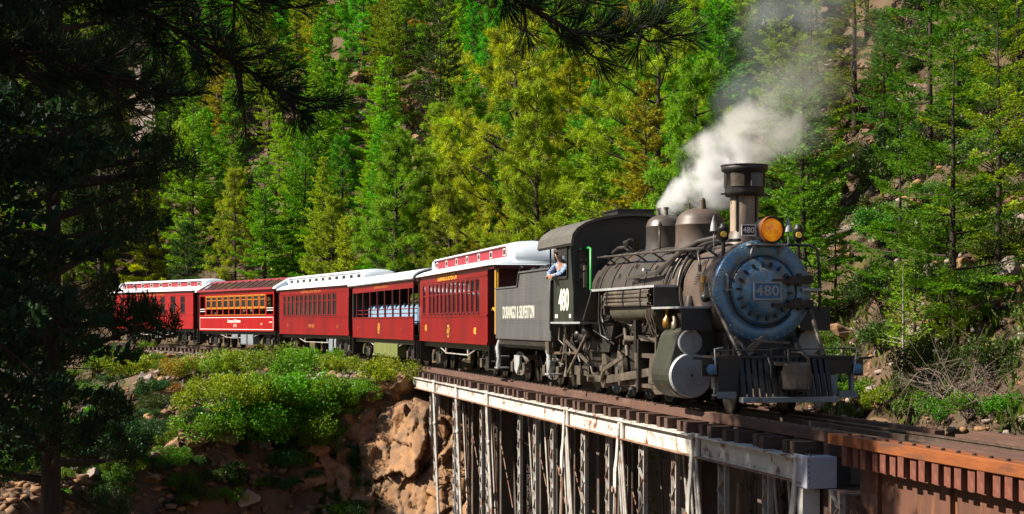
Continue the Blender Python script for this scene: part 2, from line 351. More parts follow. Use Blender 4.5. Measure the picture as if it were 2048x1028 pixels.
tt = np.concatenate([np.arange(-95, -40, 1.5), np.arange(-40, -6, 0.7), np.arange(-6, 14, 0.35), np.arange(14, 46, 0.8)])
SS, TT = np.meshgrid(ss, tt, indexing='ij'); ZZ = hgt(SS, TT)
X, Y = W(SS, TT); ns, ntt = SS.shape
idx = np.arange(ns * ntt).reshape(ns, ntt)
F = np.stack([idx[:-1, :-1], idx[1:, :-1], idx[1:, 1:], idx[:-1, 1:]], -1).reshape(-1, 4)
def ground_mat():
    m = bpy.data.materials.new('forest_ground'); m.use_nodes = True; nt = m.node_tree; N = nt.nodes; L = nt.links; b = N['Principled BSDF']
    b.inputs['Roughness'].default_value = 0.95; b.inputs['Specular IOR Level'].default_value = 0.2
    tc = N.new('ShaderNodeTexCoord')
    def noise(sc, d=8):
        n = N.new('ShaderNodeTexNoise'); n.inputs['Scale'].default_value = sc; n.inputs['Detail'].default_value = d; n.inputs['Roughness'].default_value = 0.7; L.new(tc.outputs['Object'], n.inputs['Vector']); return n.outputs[0]
    def rng(x, a, z):
        r = N.new('ShaderNodeMapRange'); r.inputs[1].default_value = a; r.inputs[2].default_value = z; L.new(x, r.inputs[0]); return r.outputs[0]
    def mix(f, A, B):
        x = N.new('ShaderNodeMix'); x.data_type = 'RGBA'; L.new(f, x.inputs[0])
        for i, q in ((6, A), (7, B)):
            if isinstance(q, tuple): x.inputs[i].default_value = (*q, 1)
            else: L.new(q, x.inputs[i])
        return x.outputs[2]
    c = mix(rng(noise(2.5), 0.35, 0.65), (0.045, 0.028, 0.017), (0.095, 0.06, 0.037))
    c = mix(rng(noise(0.25, 5), 0.48, 0.62), c, (0.15, 0.105, 0.07))
    c = mix(rng(noise(0.6, 6), 0.56, 0.66), c, (0.12, 0.10, 0.03))
    geo = N.new('ShaderNodeNewGeometry'); sp = N.new('ShaderNodeSeparateXYZ'); L.new(geo.outputs['True Normal'], sp.inputs[0])
    c = mix(rng(sp.outputs[2], 0.62, 0.40), c, mix(rng(noise(1.3), 0.35, 0.65), (0.20, 0.12, 0.07), (0.12, 0.08, 0.055)))
    L.new(c, b.inputs['Base Color'])
    bp = N.new('ShaderNodeBump'); bp.inputs['Strength'].default_value = 1.0; bp.inputs['Distance'].default_value = 0.22; L.new(noise(2.6, 12), bp.inputs['Height']); L.new(bp.outputs[0], b.inputs['Normal'])
    return m
M['ground'] = ground_mat()
gme = np_mesh('terrain', np.stack([X.ravel(), Y.ravel(), ZZ.ravel()], -1), F, M['ground'])
tag(link('terrain', gme), 'steep brown hillside and bank with rocky soil round the railway', kind='structure')
# fractured rock face under the bank beside the trestle: blocks with open joints
def rock_face():
    r = np.random.default_rng(91); na, nz = 190, 150; xa = np.linspace(-11.5, -1.2, na)
    zt_ = np.interp(xa, [-11.5, -10, -7.8, -6.6, -5.7, -5.0, -3.3, -1.2], [-6.2, -5.2, -3.7, -2.8, -2.2, -1.35, -0.95, -1.8]); zt_ = zt_ + 0.5 * fbm(xa * 0.8, xa * 0, 3, 5)
    q = np.linspace(0, 1, nz); A, Q = np.meshgrid(xa, q, indexing='ij'); ZT = zt_[:, None]
    face = np.clip(Q / 0.8, 0, 1); back = np.clip((Q - 0.8) / 0.2, 0, 1)
    Z = -9.0 + (ZT + 9.0) * face + back * 0.35; Yb = 60.3 + 0.78 * (Z + 1.0) + back * 2.6 - 0.38 * (A + 5)
    sd = np.stack([r.uniform(-12, -0.8, 95), r.uniform(-9.5, 0.5, 95)], -1); off = r.uniform(-0.5, 0.5, 95); tl = r.normal(0, 0.42, (95, 2))
    wx = A + 0.25 * fbm(A * 1.3, Z * 1.3, 3, 61); wz = Z + 0.25 * fbm(A * 1.3, Z * 1.3, 3, 67)
    d = np.sqrt(((wx[..., None] - sd[:, 0]) * 1.25) ** 2 + ((wz[..., None] - sd[:, 1]) * 0.8) ** 2); o = np.argsort(d, -1)[..., :2]; d1 = np.take_along_axis(d, o[..., :1], -1)[..., 0]; d2 = np.take_along_axis(d, o[..., 1:2], -1)[..., 0]; i0 = o[..., 0]
    dep = off[i0] + tl[i0, 0] * (wx - sd[i0, 0]) + tl[i0, 1] * (wz - sd[i0, 1]) - 0.16 * np.exp(-((d2 - d1) / 0.035) ** 2) + 0.10 * np.round(fbm(A * 1.6 + Z * 0.5, Z * 2.0, 3, 71) * 6) / 3 + 0.10 * np.abs(fbm(A * 3.1, Z * 2.3, 4, 73))
    s2 = np.stack([r.uniform(-12, -0.8, 420), r.uniform(-9.5, 0.5, 420)], -1); f2 = r.uniform(-0.13, 0.13, 420); t2 = r.normal(0, 0.3, (420, 2))
    dd = np.sqrt(((wx[..., None] - s2[:, 0]) * 1.4) ** 2 + ((wz[..., None] - s2[:, 1]) * 0.75) ** 2); o2 = np.argpartition(dd, 1, -1)[..., :2]; e = np.sort(np.take_along_axis(dd, o2, -1), -1); j0 = np.argmin(dd, -1)
    dep = dep + f2[j0] + t2[j0, 0] * (wx - s2[j0, 0]) + t2[j0, 1] * (wz - s2[j0, 1]) - 0.09 * np.exp(-((e[..., 1] - e[..., 0]) / 0.03) ** 2)
    Y_ = Yb - dep * (1 - 0.7 * back); Xc = A + 0.15 * fbm(A * 1.5 + 7, Z * 1.5, 3, 79)
    id_ = np.arange(na * nz).reshape(na, nz); F_ = np.stack([id_[:-1, :-1], id_[1:, :-1], id_[1:, 1:], id_[:-1, 1:]], -1).reshape(-1, 4)
    tag(link('rock_cliff', np_mesh('rock_cliff', np.stack([Xc.ravel(), Y_.ravel(), Z.ravel()], -1), F_, M['rock'])), 'fractured orange brown rock face beside the trestle', kind='structure')
rock_face()
# wide ground sheet that carries the land on beyond the modelled slope
g2 = MB(); r0, r1 = 10, 900
g2.add([(-900, -500, -16), (900, -500, -16), (900, 900, -16), (-900, 900, -16)], [(0, 1, 2, 3)])
tag(g2.build('valley_floor', M['ground']), 'valley floor far below the bridge', kind='structure')
# near bank under the camera (outside the frame, the place the photographer stands on)
nb = []
for j in range(14):
    for i in range(30):
        x = -30 + i * 2.2; y = -14 + j * 1.6
        nb.append((x, y, -0.15 - 0.02 * max(0, y) - max(0, y - 4.5) ** 1.6 * 0.75 + 0.5 * float(fbm(x * 0.2, y * 0.2, 3, 44)) - max(0, x - 6) * 0.3))
nbf = [(j * 30 + i, j * 30 + i + 1, (j + 1) * 30 + i + 1, (j + 1) * 30 + i) for j in range(13) for i in range(29)]
q = MB(); q.add(nb, nbf, 0, True); tag(q.build('near_bank', M['ground']), 'near bank of the gorge in front of the bridge', kind='structure')
# ================================================================== LOCOMOTIVE (local axes: x = back along the track, y = towards the viewer, z = up)
loco = thing('steam_locomotive', 'black steam locomotive numbered 480 with blue-grey smokebox front on the trestle', 'locomotive', (P0[0], P0[1], 0), RZ)
BZ = 2.09
def ring_pts(r, a0, a1, s, n=20, zc=BZ):
    return [(s, r * math.sin(a0 + (a1 - a0) * i / n), zc + r * math.cos(a0 + (a1 - a0) * i / n)) for i in range(n + 1)]
m = MB(); m.lathe([(0.02, 0.80), (0.02, 0.868), (0.25, 0.868), (1.75, 0.872)], (0, 0, BZ), (1, 0, 0), 48); m.build('smokebox', M['smokebox'], loco)
m = MB(); m.lathe([(1.75, 0.90), (4.2, 0.92), (5.4, 0.985), (8.04, 1.0)], (0, 0, BZ), (1, 0, 0), 48)
bo = m.build('boiler', M['jacket'], loco)
for s_, r_ in ((1.8, 0.913), (2.9, 0.922), (4.15, 0.93), (5.3, 0.99), (6.3, 1.003), (7.2, 1.007)):
    m = MB(); m.lathe([(-0.03, r_ - 0.01), (-0.03, r_ + 0.006), (0.03, r_ + 0.006), (0.03, r_ - 0.01)], (s_, 0, BZ), (1, 0, 0), 48, smooth=False); m.build('boiler_band', M['jacket'], loco)
m = MB()
for s_ in (0.2, 1.62):
    for i in range(44):
        a = 2 * PI * i / 44; m.ball((s_, 0.87 * math.sin(a), BZ + 0.87 * math.cos(a)), 0.016, 6)
for i in range(22):
    a = 0.9 + 0.05 * (i % 11); m.ball((1.0 + 0.09 * (i // 11), 0.875 * math.sin(a), BZ + 0.875 * math.cos(a)), 0.014, 6)
m.build('rivets', M['smokebox'], loco)['kind'] = 'stuff'
# inspection plugs and washout covers on the boiler side
for s_, a in ((3.4, 1.05), (5.0, 0.95), (5.9, 1.15), (6.6, 0.9), (4.6, 1.25)):
    m = MB(); c = Vector((s_, 0.94 * math.sin(a), BZ + 0.94 * math.cos(a))); dv = Vector((0, math.sin(a), math.cos(a)))
    m.cyl(c, c + dv * 0.09, 0.07, 0.05, 10); m.build('washout_plug', M['steel'], loco)
m = MB(); a = 1.12; c = Vector((3.55, 0.93 * math.sin(a), BZ + 0.93 * math.cos(a))); m.bar(c + Vector((-0.02, 0, 0)), c + Vector((-0.02, 0.26, 0.06)), 0.12, 0.05); m.build('step_bracket', M['silver'], loco)
# smokebox front
m = MB(); m.lathe([(0.03, 0.60), (-0.02, 0.60), (-0.035, 0.62), (-0.035, 0.85), (-0.01, 0.872), (0.06, 0.872)], (0, 0, BZ), (1, 0, 0), 64)
sf = m.build('smokebox_front', M['sky_tinted_iron'], loco)
m = MB()
for i in range(40):
    a = 2 * PI * i / 40; m.ball((-0.04, 0.825 * math.sin(a), BZ + 0.825 * math.cos(a)), 0.017, 6)
m.build('rivets', M['silver'], sf)['kind'] = 'stuff'
m = MB(); m.lathe([(0.03, 0.61), (-0.015, 0.585), (-0.06, 0.57), (-0.09, 0.52), (-0.085, 0.45), (-0.10, 0.44), (-0.12, 0.41), (-0.155, 0.37), (-0.17, 0.34), (-0.185, 0.2), (-0.19, 0.0)], (0, 0, BZ), (1, 0, 0), 64)
sd = m.build('smokebox_door', M['sky_tinted_iron'], loco)
for i in range(18):
    a = 2 * PI * i / 18 + 0.1; m = MB(); c = Vector((-0.09, 0.455 * math.sin(a), BZ + 0.455 * math.cos(a))); dv = Vector((0, math.sin(a), math.cos(a)))
    m.bar(c - dv * 0.045 + Vector((-0.025, 0, 0)), c + dv * 0.045 + Vector((-0.025, 0, 0)), 0.035, 0.035); m.cyl(c + Vector((-0.06, 0, 0)), c + Vector((-0.02, 0, 0)), 0.025, n=6); m.build('door_dog', M['soot'], sd)
m = MB(); m.tube(ring_pts(0.605, PI * 0.25, PI * 1.28, -0.10, 30), 0.02, 6); m.build('door_handrail', M['black'], loco)
m = MB(); m.tube([(-0.05, 0.66, BZ - 0.02), (-0.13, 0.66, BZ), (-0.13, 0.66, BZ + 0.26), (-0.05, 0.66, BZ + 0.28)], 0.018, 6); m.tube([(-0.13, 0.58, BZ + 0.02), (-0.13, 0.7, BZ + 0.02)], 0.015); m.build('grab_handle', M['silver'], loco)
for zz in (0.17, -0.24):
    m = MB(); m.bar((-0.19, -0.10, BZ + zz), (-0.16, -0.42, BZ + zz), 0.07, 0.07); m.bar((-0.14, -0.40, BZ + zz + 0.02), (-0.08, -0.86, BZ + zz + 0.03), 0.12, 0.13); m.cyl((-0.12, -0.62, BZ + zz - 0.09), (-0.12, -0.62, BZ + zz + 0.13), 0.045, n=8); m.build('door_hinge', M['soot'], loco)
m = MB(); m.bar((-0.12, -0.66, BZ + 0.03), (-0.10, -1.0, BZ + 0.03), 0.04, 0.05); m.build('front_step', M['silver'], loco)
# number plate
m = MB(); m.box(-0.245, -0.19, -0.235, 0.235, BZ - 0.145, BZ + 0.145); npl = m.build('number_plate', M['blue_plate'], loco, bevel=0.006)
m = MB(); 
for a, b_, c_, d_ in ((-0.25, 0.25, 0.128, 0.155), (-0.25, 0.25, -0.155, -0.128), (-0.25, -0.222, -0.128, 0.128), (0.222, 0.25, -0.128, 0.128)): m.box(-0.262, -0.235, a, b_, BZ + c_, BZ + d_)
m.build('plate_border', M['silver'], npl)
put_text(text_mesh('480', 0.24, 'digits', M['silver'], 1.12, 0.005, 0.006, 1.05), 'number', npl, (-0.252, 0, BZ - 0.005), FRONT)
# smokestack
m = MB(); m.lathe([(-0.15, 0.40), (0.0, 0.34), (0.12, 0.285), (0.2, 0.25)], (0.92, 0, BZ + 0.86), (0, 0, 1), 28); stb = m.build('stack_base', M['smokebox'], loco)
m = MB(); m.lathe([(0.0, 0.25), (0.66, 0.25)], (0.92, 0, BZ + 1.04), (0, 0, 1), 28)
st = m.build('smokestack', mat('peeling_stack_paint', (0.40, 0.31, 0.23), (0.26, 0.19, 0.14), 3, 0.7, bump=0.2, stretch=(3, 3, 0.4), c3=(0.13, 0.10, 0.08), s3=2.2, t3=(0.52, 0.66)), loco)
for a in (0.7, 2.1, 3.9, 5.3):
    m = MB(); m.box(-0.012, 0.012, 0.245, 0.275, 0, 0.60); o = m.build('stack_seam', M['black'], loco, (0.92, 0, BZ + 1.06)); o.rotation_euler = (0, 0, a)
m = MB(); m.lathe([(0, 0.2), (0, 0.335), (0.08, 0.345), (0.42, 0.355), (0.44, 0.40), (0.50, 0.41), (0.52, 0.40), (0.52, 0.33), (0.3, 0.30)], (0.92, 0, 3.76), (0, 0, 1), 32); cap = m.build('spark_arrestor', M['black'], loco)
for k in range(6):
    a = k * PI / 3 + 0.35
    m = MB()
    for j in range(13): 
        z_ = 3.93 + j * 0.018
        m.tube([(0.92 + 0.358 * math.cos(a + q_), 0.358 * math.sin(a + q_), z_) for q_ in np.linspace(-0.36, 0.36, 6)], 0.0055, 4)
    m.build('mesh_panel', M['silver'] if k == 3 else M['steel'], cap)
m = MB(); m.lathe([(-0.012, 0.405), (0.012, 0.425), (0.02, 0.41)], (0.92, 0, 4.29), (0, 0, 1), 32); m.build('cap_rim', M['soot'], cap)
m = MB(); m.bar((0.92, 0.33, 3.80), (0.92, 0.43, 3.80), 0.03, 0.03); m.bar((0.92, -0.33, 3.80), (0.92, -0.43, 3.80), 0.03, 0.03); m.build('lug', M['soot'], cap)
# domes
m = MB(); m.lathe([(-0.25, 0.50), (0.0, 0.475), (0.06, 0.465), (0.36, 0.463), (0.37, 0.470), (0.39, 0.470), (0.40, 0.462), (0.48, 0.445), (0.55, 0.41), (0.61, 0.355), (0.66, 0.27), (0.69, 0.17), (0.705, 0.07), (0.708, 0)], (3.45, 0, BZ + 0.93), (0, 0, 1), 36); m.build('sand_dome', M['smokebox'], loco)
m = MB(); m.lathe([(-0.25, 0.43), (0.0, 0.40), (0.06, 0.388), (0.40, 0.386), (0.41, 0.393), (0.43, 0.393), (0.44, 0.386), (0.51, 0.365), (0.57, 0.325), (0.62, 0.26), (0.65, 0.18), (0.665, 0.08), (0.668, 0.0)], (5.75, 0, BZ + 0.98), (0, 0, 1), 36); m.build('steam_dome', M['jacket'], loco)
for dx, dy in ((0.12, 0.1), (-0.13, 0.02)):
    m = MB(); m.cyl((5.75 + dx, dy, 3.62), (5.75 + dx, dy, 3.84), 0.05, 0.04, 10); m.cyl((5.75 + dx, dy, 3.84), (5.75 + dx, dy, 3.88), 0.055, n=10); m.build('safety_valve', M['steel'], loco)
m = MB(); m.cyl((3.3, 0, 3.70), (3.3, 0, 3.84), 0.075, 0.06, 10); m.ball((3.3, 0, 3.85), 0.06, 8); m.cyl((3.5, 0.2, 3.68), (3.5, 0.2, 3.82), 0.02, n=6); m.build('dome_fitting', M['smokebox'], loco)
m = MB(); m.tube([(4.62, 0.45, 2.98), (4.62, 0.45, 3.25), (4.75, 0.42, 3.45), (5.1, 0.3, 3.55), (5.35, 0.2, 3.5)], 0.022, 6); m.build('sand_pipe', M['soot'], loco)
m = MB(); m.cyl((6.9, 0.35, 3.05), (6.9, 0.35, 3.3), 0.12, 0.12, 12); m.cyl((6.78, 0.45, 3.22), (7.15, 0.45, 3.22), 0.06, n=10); m.tube([(6.9, 0.5, 3.15), (6.6, 0.62, 3.1), (6.3, 0.6, 3.02)], 0.025); m.build('turret_valve', M['soot'], loco)
m = MB(); m.tube([(7.9, 0.55, 3.02), (7.2, 0.58, 3.12), (6.7, 0.55, 3.12)], 0.035, 8); m.build('steam_pipe', M['jacket'], loco)
# headlight, number board, marker lamps
m = MB(); m.box(-0.28, 0.35, -0.36, 0.30, 2.86, 2.89); m.bar((-0.2, 0.22, 2.86), (0.06, 0.22, 2.60), 0.04, 0.05); m.bar((-0.2, -0.28, 2.86), (0.06, -0.28, 2.60), 0.04, 0.05); m.build('headlight_bracket', M['silver'], loco)
m = MB(); m.lathe([(0.30, 0.0), (0.30, 0.14), (0.2, 0.20), (-0.08, 0.225), (-0.24, 0.23), (-0.24, 0.205), (-0.12, 0.20)], (0, -0.08, 3.12), (1, 0, 0), 28); m.box(-0.1, 0.15, -0.16, 0.0, 2.89, 2.93); hl = m.build('headlight', M['black'], loco); m = MB(); m.lathe([(-0.235, 0.232), (-0.262, 0.228), (-0.262, 0.196), (-0.225, 0.196)], (0, -0.08, 3.12), (1, 0, 0), 32); m.build('lens_ring', M['soot'], hl)
m = MB(); m.lathe([(-0.21, 0.203), (-0.245, 0.16), (-0.265, 0.08), (-0.27, 0.0)], (0, -0.08, 3.12), (1, 0, 0), 28); m.build('headlight_lens', M['amber'], hl)
m = MB(); m.lathe([(-0.40, 0.242), (-0.22, 0.234), (-0.22, 0.228), (-0.40, 0.236)], (0, -0.08, 3.12), (1, 0, 0), 16, a0=PI * 0.42 , a1=PI * 1.42)
vis = m.build('headlight_visor', M['orange'], hl)
m = MB(); m.box(-0.16, -0.13, 0.19, 0.42, 3.02, 3.21); nbd = m.build('number_board', M['black'], loco)
m = MB()
for a, b_, c_, d_ in ((0.18, 0.43, 3.195, 3.215), (0.18, 0.43, 3.015, 3.035), (0.18, 0.197, 3.035, 3.195), (0.413, 0.43, 3.035, 3.195)): m.box(-0.172, -0.15, a, b_, c_, d_)
m.build('board_border', M['white'], nbd)
put_text(text_mesh('480', 0.135, 'digits', M['white'], 1.0, 0.003, 0.003), 'number', nbd, (-0.165, 0.305, 3.112), FRONT)
for t_ in (0.60, -0.75):
    m = MB(); m.lathe([(0, 0.05), (0.03, 0.09), (0.20, 0.09), (0.22, 0.10), (0.25, 0.06), (0.29, 0.06), (0.30, 0.02)], (0.28, t_, 2.95), (0, 0, 1), 16); m.cyl((0.28, t_, 2.60), (0.28, t_, 2.95), 0.035, n=8); ml = m.build('marker_lamp', M['black'], loco)
    m = MB(); m.cyl((0.28 - 0.08, t_ + 0.02, 3.06), (0.28 - 0.105, t_ + 0.025, 3.06), 0.055, 0.05, 12); m.build('lamp_lens', M['lampyellow'], ml)
    m = MB(); m.lathe([(0, 0.07), (0.1, 0.055), (0.24, 0.012), (0.26, 0.01)], (0.55, t_ + 0.08, 3.13), (0.03, 0.02, 1), 12); m.cyl((0.55, t_ + 0.08, 2.75), (0.55, t_ + 0.08, 3.40), 0.012, n=6); m.build('furled_flag', M['silver'], loco)
m = MB(); m.tube([(0.1, -0.45, 2.88), (0.0, -0.85, 2.88), (-0.02, -0.98, 2.80), (-0.02, -1.02, 2.4), (0.0, -1.03, 1.75)], 0.025, 8); m.build('front_handrail', M['black'], loco)
m = MB(); m.tube([(0.0, -0.5, 2.72), (-0.02, -0.8, 2.62), (0.0, -0.88, 2.5)], 0.016, 6); m.build('conduit', M['soot'], loco)
# handrail along the boiler with stanchions
m = MB(); m.tube([(0.35, 0.80, 2.83), (1.5, 0.83, 2.86), (4.4, 0.86, 2.90), (7.6, 0.92, 2.93)], 0.026, 8)
hr = m.build('boiler_handrail', M['jacket'], loco)
for s_ in (0.6, 1.55, 2.6, 3.7, 4.8, 5.9, 7.0):
    z_ = 2.84 + 0.012 * s_; t_ = 0.805 + 0.015 * s_
    m = MB(); m.cyl((s_, t_, z_), (s_, t_ - 0.24, z_ - 0.16), 0.022, n=6); m.ball((s_, t_, z_), 0.035, 8); m.build('stanchion', M['jacket'], hr)
# pipes over the boiler
for k, s_ in enumerate((1.95, 2.15, 2.38, 2.62)):
    a0 = 0.05; a1 = (1.45, 1.3, 1.55, 1.2)[k]; r = 0.965 + 0.012 * (k % 2)
    p = [(s_ + 0.9 * (1 - min(1, i / 7)) ** 1.5 + 0.22 * max(0, (i - 8) / 12) * (k - 1), r * math.sin(a0 + (a1 - a0) * i / 20), BZ + r * math.cos(a0 + (a1 - a0) * i / 20)) for i in range(21)]
    m = MB(); m.tube(p, (0.032, 0.026, 0.036, 0.024)[k], 7); m.build('boiler_pipe', M['soot'] if k % 2 else M['jacket'], loco)
m = MB(); m.tube([(4.9, 1.02, 2.42), (4.6, 1.0, 2.45), (2.95, 0.98, 2.50), (2.6, 0.93, 2.62), (2.1, 0.8, 2.84), (1.6, 0.62, 3.0), (1.2, 0.4, 3.06)], 0.045, 8); m.build('injector_pipe', M['jacket'], loco)
m = MB(); m.tube([(0.75, 0.86, 2.52), (0.85, 0.87, 2.75), (0.95, 0.80, 2.84)], 0.022, 6); m.cyl((0.75, 0.87, 2.44), (0.75, 0.87, 2.56), 0.035, n=8); m.build('drain_pipe', M['jacket'], loco)
m = MB(); m.tube([(0.3, 0.3, 2.97), (1.0, 0.5, 2.98), (1.9, 0.62, 2.93), (3.4, 0.66, 2.86)], 0.03, 7); m.tube([(0.6, 0.35, 2.98), (1.3, 0.55, 2.96), (2.2, 0.72, 2.84), (2.6, 0.8, 2.72)], 0.026, 7); m.build('sand_pipes', M['soot'], loco)
m = MB(); m.box(0.50, 0.72, 0.845, 0.875, 2.24, 2.36); m.box(0.55, 0.67, 0.85, 0.88, 2.10, 2.22); o = m.build('builders_plate', M['brass'], loco)
m = MB(); m.bar((0.35, 0.86, 2.22), (0.2, 0.90, 1.98), 0.10, 0.03); m.ball((0.28, 0.92, 1.98), 0.085, 10); m.build('brace_foot', M['black'], loco)
# running boards
m = MB(); m.box(1.9, 6.5, 0.88, 1.36, 2.19, 2.235); m.build('running_board', M['silver'], loco)  # sunlit edge of the board put into the colour as silver
m = MB(); m.box(1.88, 1.92, 0.80, 1.36, 1.84, 2.19); m.build('running_board_step', M['black'], loco)
m = MB(); m.box(0.30, 2.05, 0.80, 1.36, 1.80, 1.835); m.build('running_board', M['silver'], loco)  # silver carries the lit edge here too
m = MB(); m.box(0.30, 0.33, 0.80, 1.34, 1.42, 1.80); m.build('front_apron', M['black'], loco)
m = MB(); m.box(1.9, 6.5, -1.36, -0.88, 2.19, 2.235); m.box(0.30, 2.05, -1.36, -0.80, 1.80, 1.835); m.build('running_board', M['black'], loco)
m = MB(); m.box(0.30, 0.33, -1.34, -0.80, 1.42, 1.80); m.build('front_apron', M['black'], loco)
m = MB(); m.prism([(6.42, 2.19), (6.5, 2.19), (7.3, 1.60), (7.2, 1.60)], 'y', 1.0, 1.34); m.bar((6.4, 1.36, 2.2), (7.1, 1.36, 1.62), 0.03, 0.05); m.build('running_board_bracket', M['black'], loco)
# air reservoir and cooling pipes
m = MB(); m.lathe([(2.3, 0.0), (2.32, 0.17), (2.42, 0.215), (5.3, 0.215), (5.4, 0.17), (5.42, 0)], (0, 1.06, 1.80), (1, 0, 0), 24); m.build('air_reservoir', mat('olive_grey_tank', (0.09, 0.08, 0.05), (0.06, 0.055, 0.04), 3, 0.5), loco)
for k in range(4):
    m = MB(); z_ = 2.13 - k * 0.075; t_ = 1.33 + 0.02 * (k % 2); m.tube([(2.35, t_ - 0.1, z_), (2.3, t_, z_), (5.3, t_, z_), (5.45, t_, z_ - 0.02), (5.45, t_, z_ - 0.06)], 0.032, 8); m.build('cooling_pipe', M['steel'], loco)
m = MB()
for s_ in (2.7, 3.9, 5.1): m.tube([(s_, 1.38, 2.17), (s_, 1.40, 2.0), (s_, 1.38, 1.86)], 0.016, 6)
m.build('pipe_clamp', M['soot'], loco)
# cab
cabm = M['cabgreen']
m = MB(); m.box(8.05, 9.92, 1.31, 1.35, 1.58, 2.52); m.box(8.05, 8.55, 1.31, 1.35, 2.52, 3.28); m.box(9.78, 9.92, 1.31, 1.35, 2.52, 3.28); m.box(8.55, 9.78, 1.31, 1.35, 3.18, 3.28)
m.build('cab_wall', cabm, loco); m = MB(); m.box(8.05, 9.92, -1.35, -1.31, 1.58, 2.45); m.box(8.05, 8.6, -1.35, -1.31, 2.45, 3.28); m.box(9.7, 9.92, -1.35, -1.31, 2.45, 3.28)
cab = m.build('cab_wall', cabm, loco)
def arch(hw, ze, rise, n=14):
    return [(hw * math.cos(PI - PI * i / n) , ze + rise * math.sin(PI * i / n) ** 0.8) for i in range(n + 1)]
m = MB(); poly = [(-1.31, 1.58), ] + [(x * 0.97, z) for x, z in arch(1.46, 3.225, 0.615)] + [(1.31, 1.58)]
m.prism(poly, 'x', 8.06, 8.10); m.build('cab_front_wall', M['black'], loco)
m = MB(); m.box(8.02, 8.06, 1.05, 1.24, 2.5, 3.15); m.build('cab_front_window', M['win'], loco)
roof_o = arch(1.46, 3.25, 0.64); roof_i = [(x * 0.97, z - 0.05) for x, z in roof_o]
m = MB(); m.prism(roof_o + roof_i[::-1], 'x', 7.82, 11.15); m.build('cab_roof', M['cabroof'], loco)
m = MB(); m.box(8.1, 9.3, -0.45, 0.36, 3.82, 3.98); m.box(8.05, 9.35, -0.49, 0.40, 3.98, 4.0); m.build('roof_vent', M['black'], loco)
m = MB(); m.box(7.2, 9.95, 1.0, 1.42, 1.535, 1.575); m.build('cab_floor_edge', M['silver'], loco)  # silver paints in the sunlit line of the cab floor
m = MB(); m.box(8.05, 10.6, -1.3, 1.0, 1.50, 1.57); m.build('cab_floor', M['black'], loco)
m = MB(); m.bar((8.52, 1.36, 2.54), (9.8, 1.36, 2.54), 0.06, 0.05); m.bar((8.53, 1.36, 2.54), (8.53, 1.36, 3.2), 0.05, 0.05); m.build('window_sill', M['black'], loco)
m = MB(); m.box(8.55, 9.78, 1.33, 1.37, 3.02, 3.18); m.build('window_awning', M['black'], loco)
m = MB(); m.tube([(9.95, 1.38, 1.35), (9.95, 1.42, 1.4), (9.95, 1.42, 2.5), (9.95, 1.36, 2.52)], 0.025, 7); m.tube([(10.5, 1.28, 1.3), (10.05, 1.33, 1.2), (9.95, 1.40, 1.35)], 0.025, 7); m.build('grab_rail', M['black'], loco)
m = MB(); m.tube([(10.9, 1.2, 3.26), (10.9, 1.2, 2.75)], 0.02, 6); m.build('roof_post', M['black'], loco)
m = MB(); m.tube([(7.45, 1.12, 2.25), (7.45, 1.12, 3.12), (7.7, 1.1, 3.14), (8.06, 1.08, 3.14)], 0.028, 8); m.build('green_grab_pole', M['greenpole'], loco)
m = MB(); m.bar((7.6, 1.2, 2.3), (7.6, 1.2, 2.62), 0.07, 0.05); m.cyl((7.6, 1.2, 2.66), (7.6, 1.2, 2.76), 0.05, n=8); m.build('cab_valve', M['steel'], loco)
# serif-like cab numerals
put_text(text_mesh('480', 0.66, 'digits', M['cream'], 0.98, 0.012, 0.004, 0.98), 'cab_number', loco, (8.92, 1.354, 2.03), SIDE)
m = MB(); m.box(9.5, 9.75, 1.352, 1.357, 1.66, 1.74); m.box(8.25, 8.42, 1.352, 1.357, 1.66, 1.74); m.build('data_plate', M['cream'], loco)
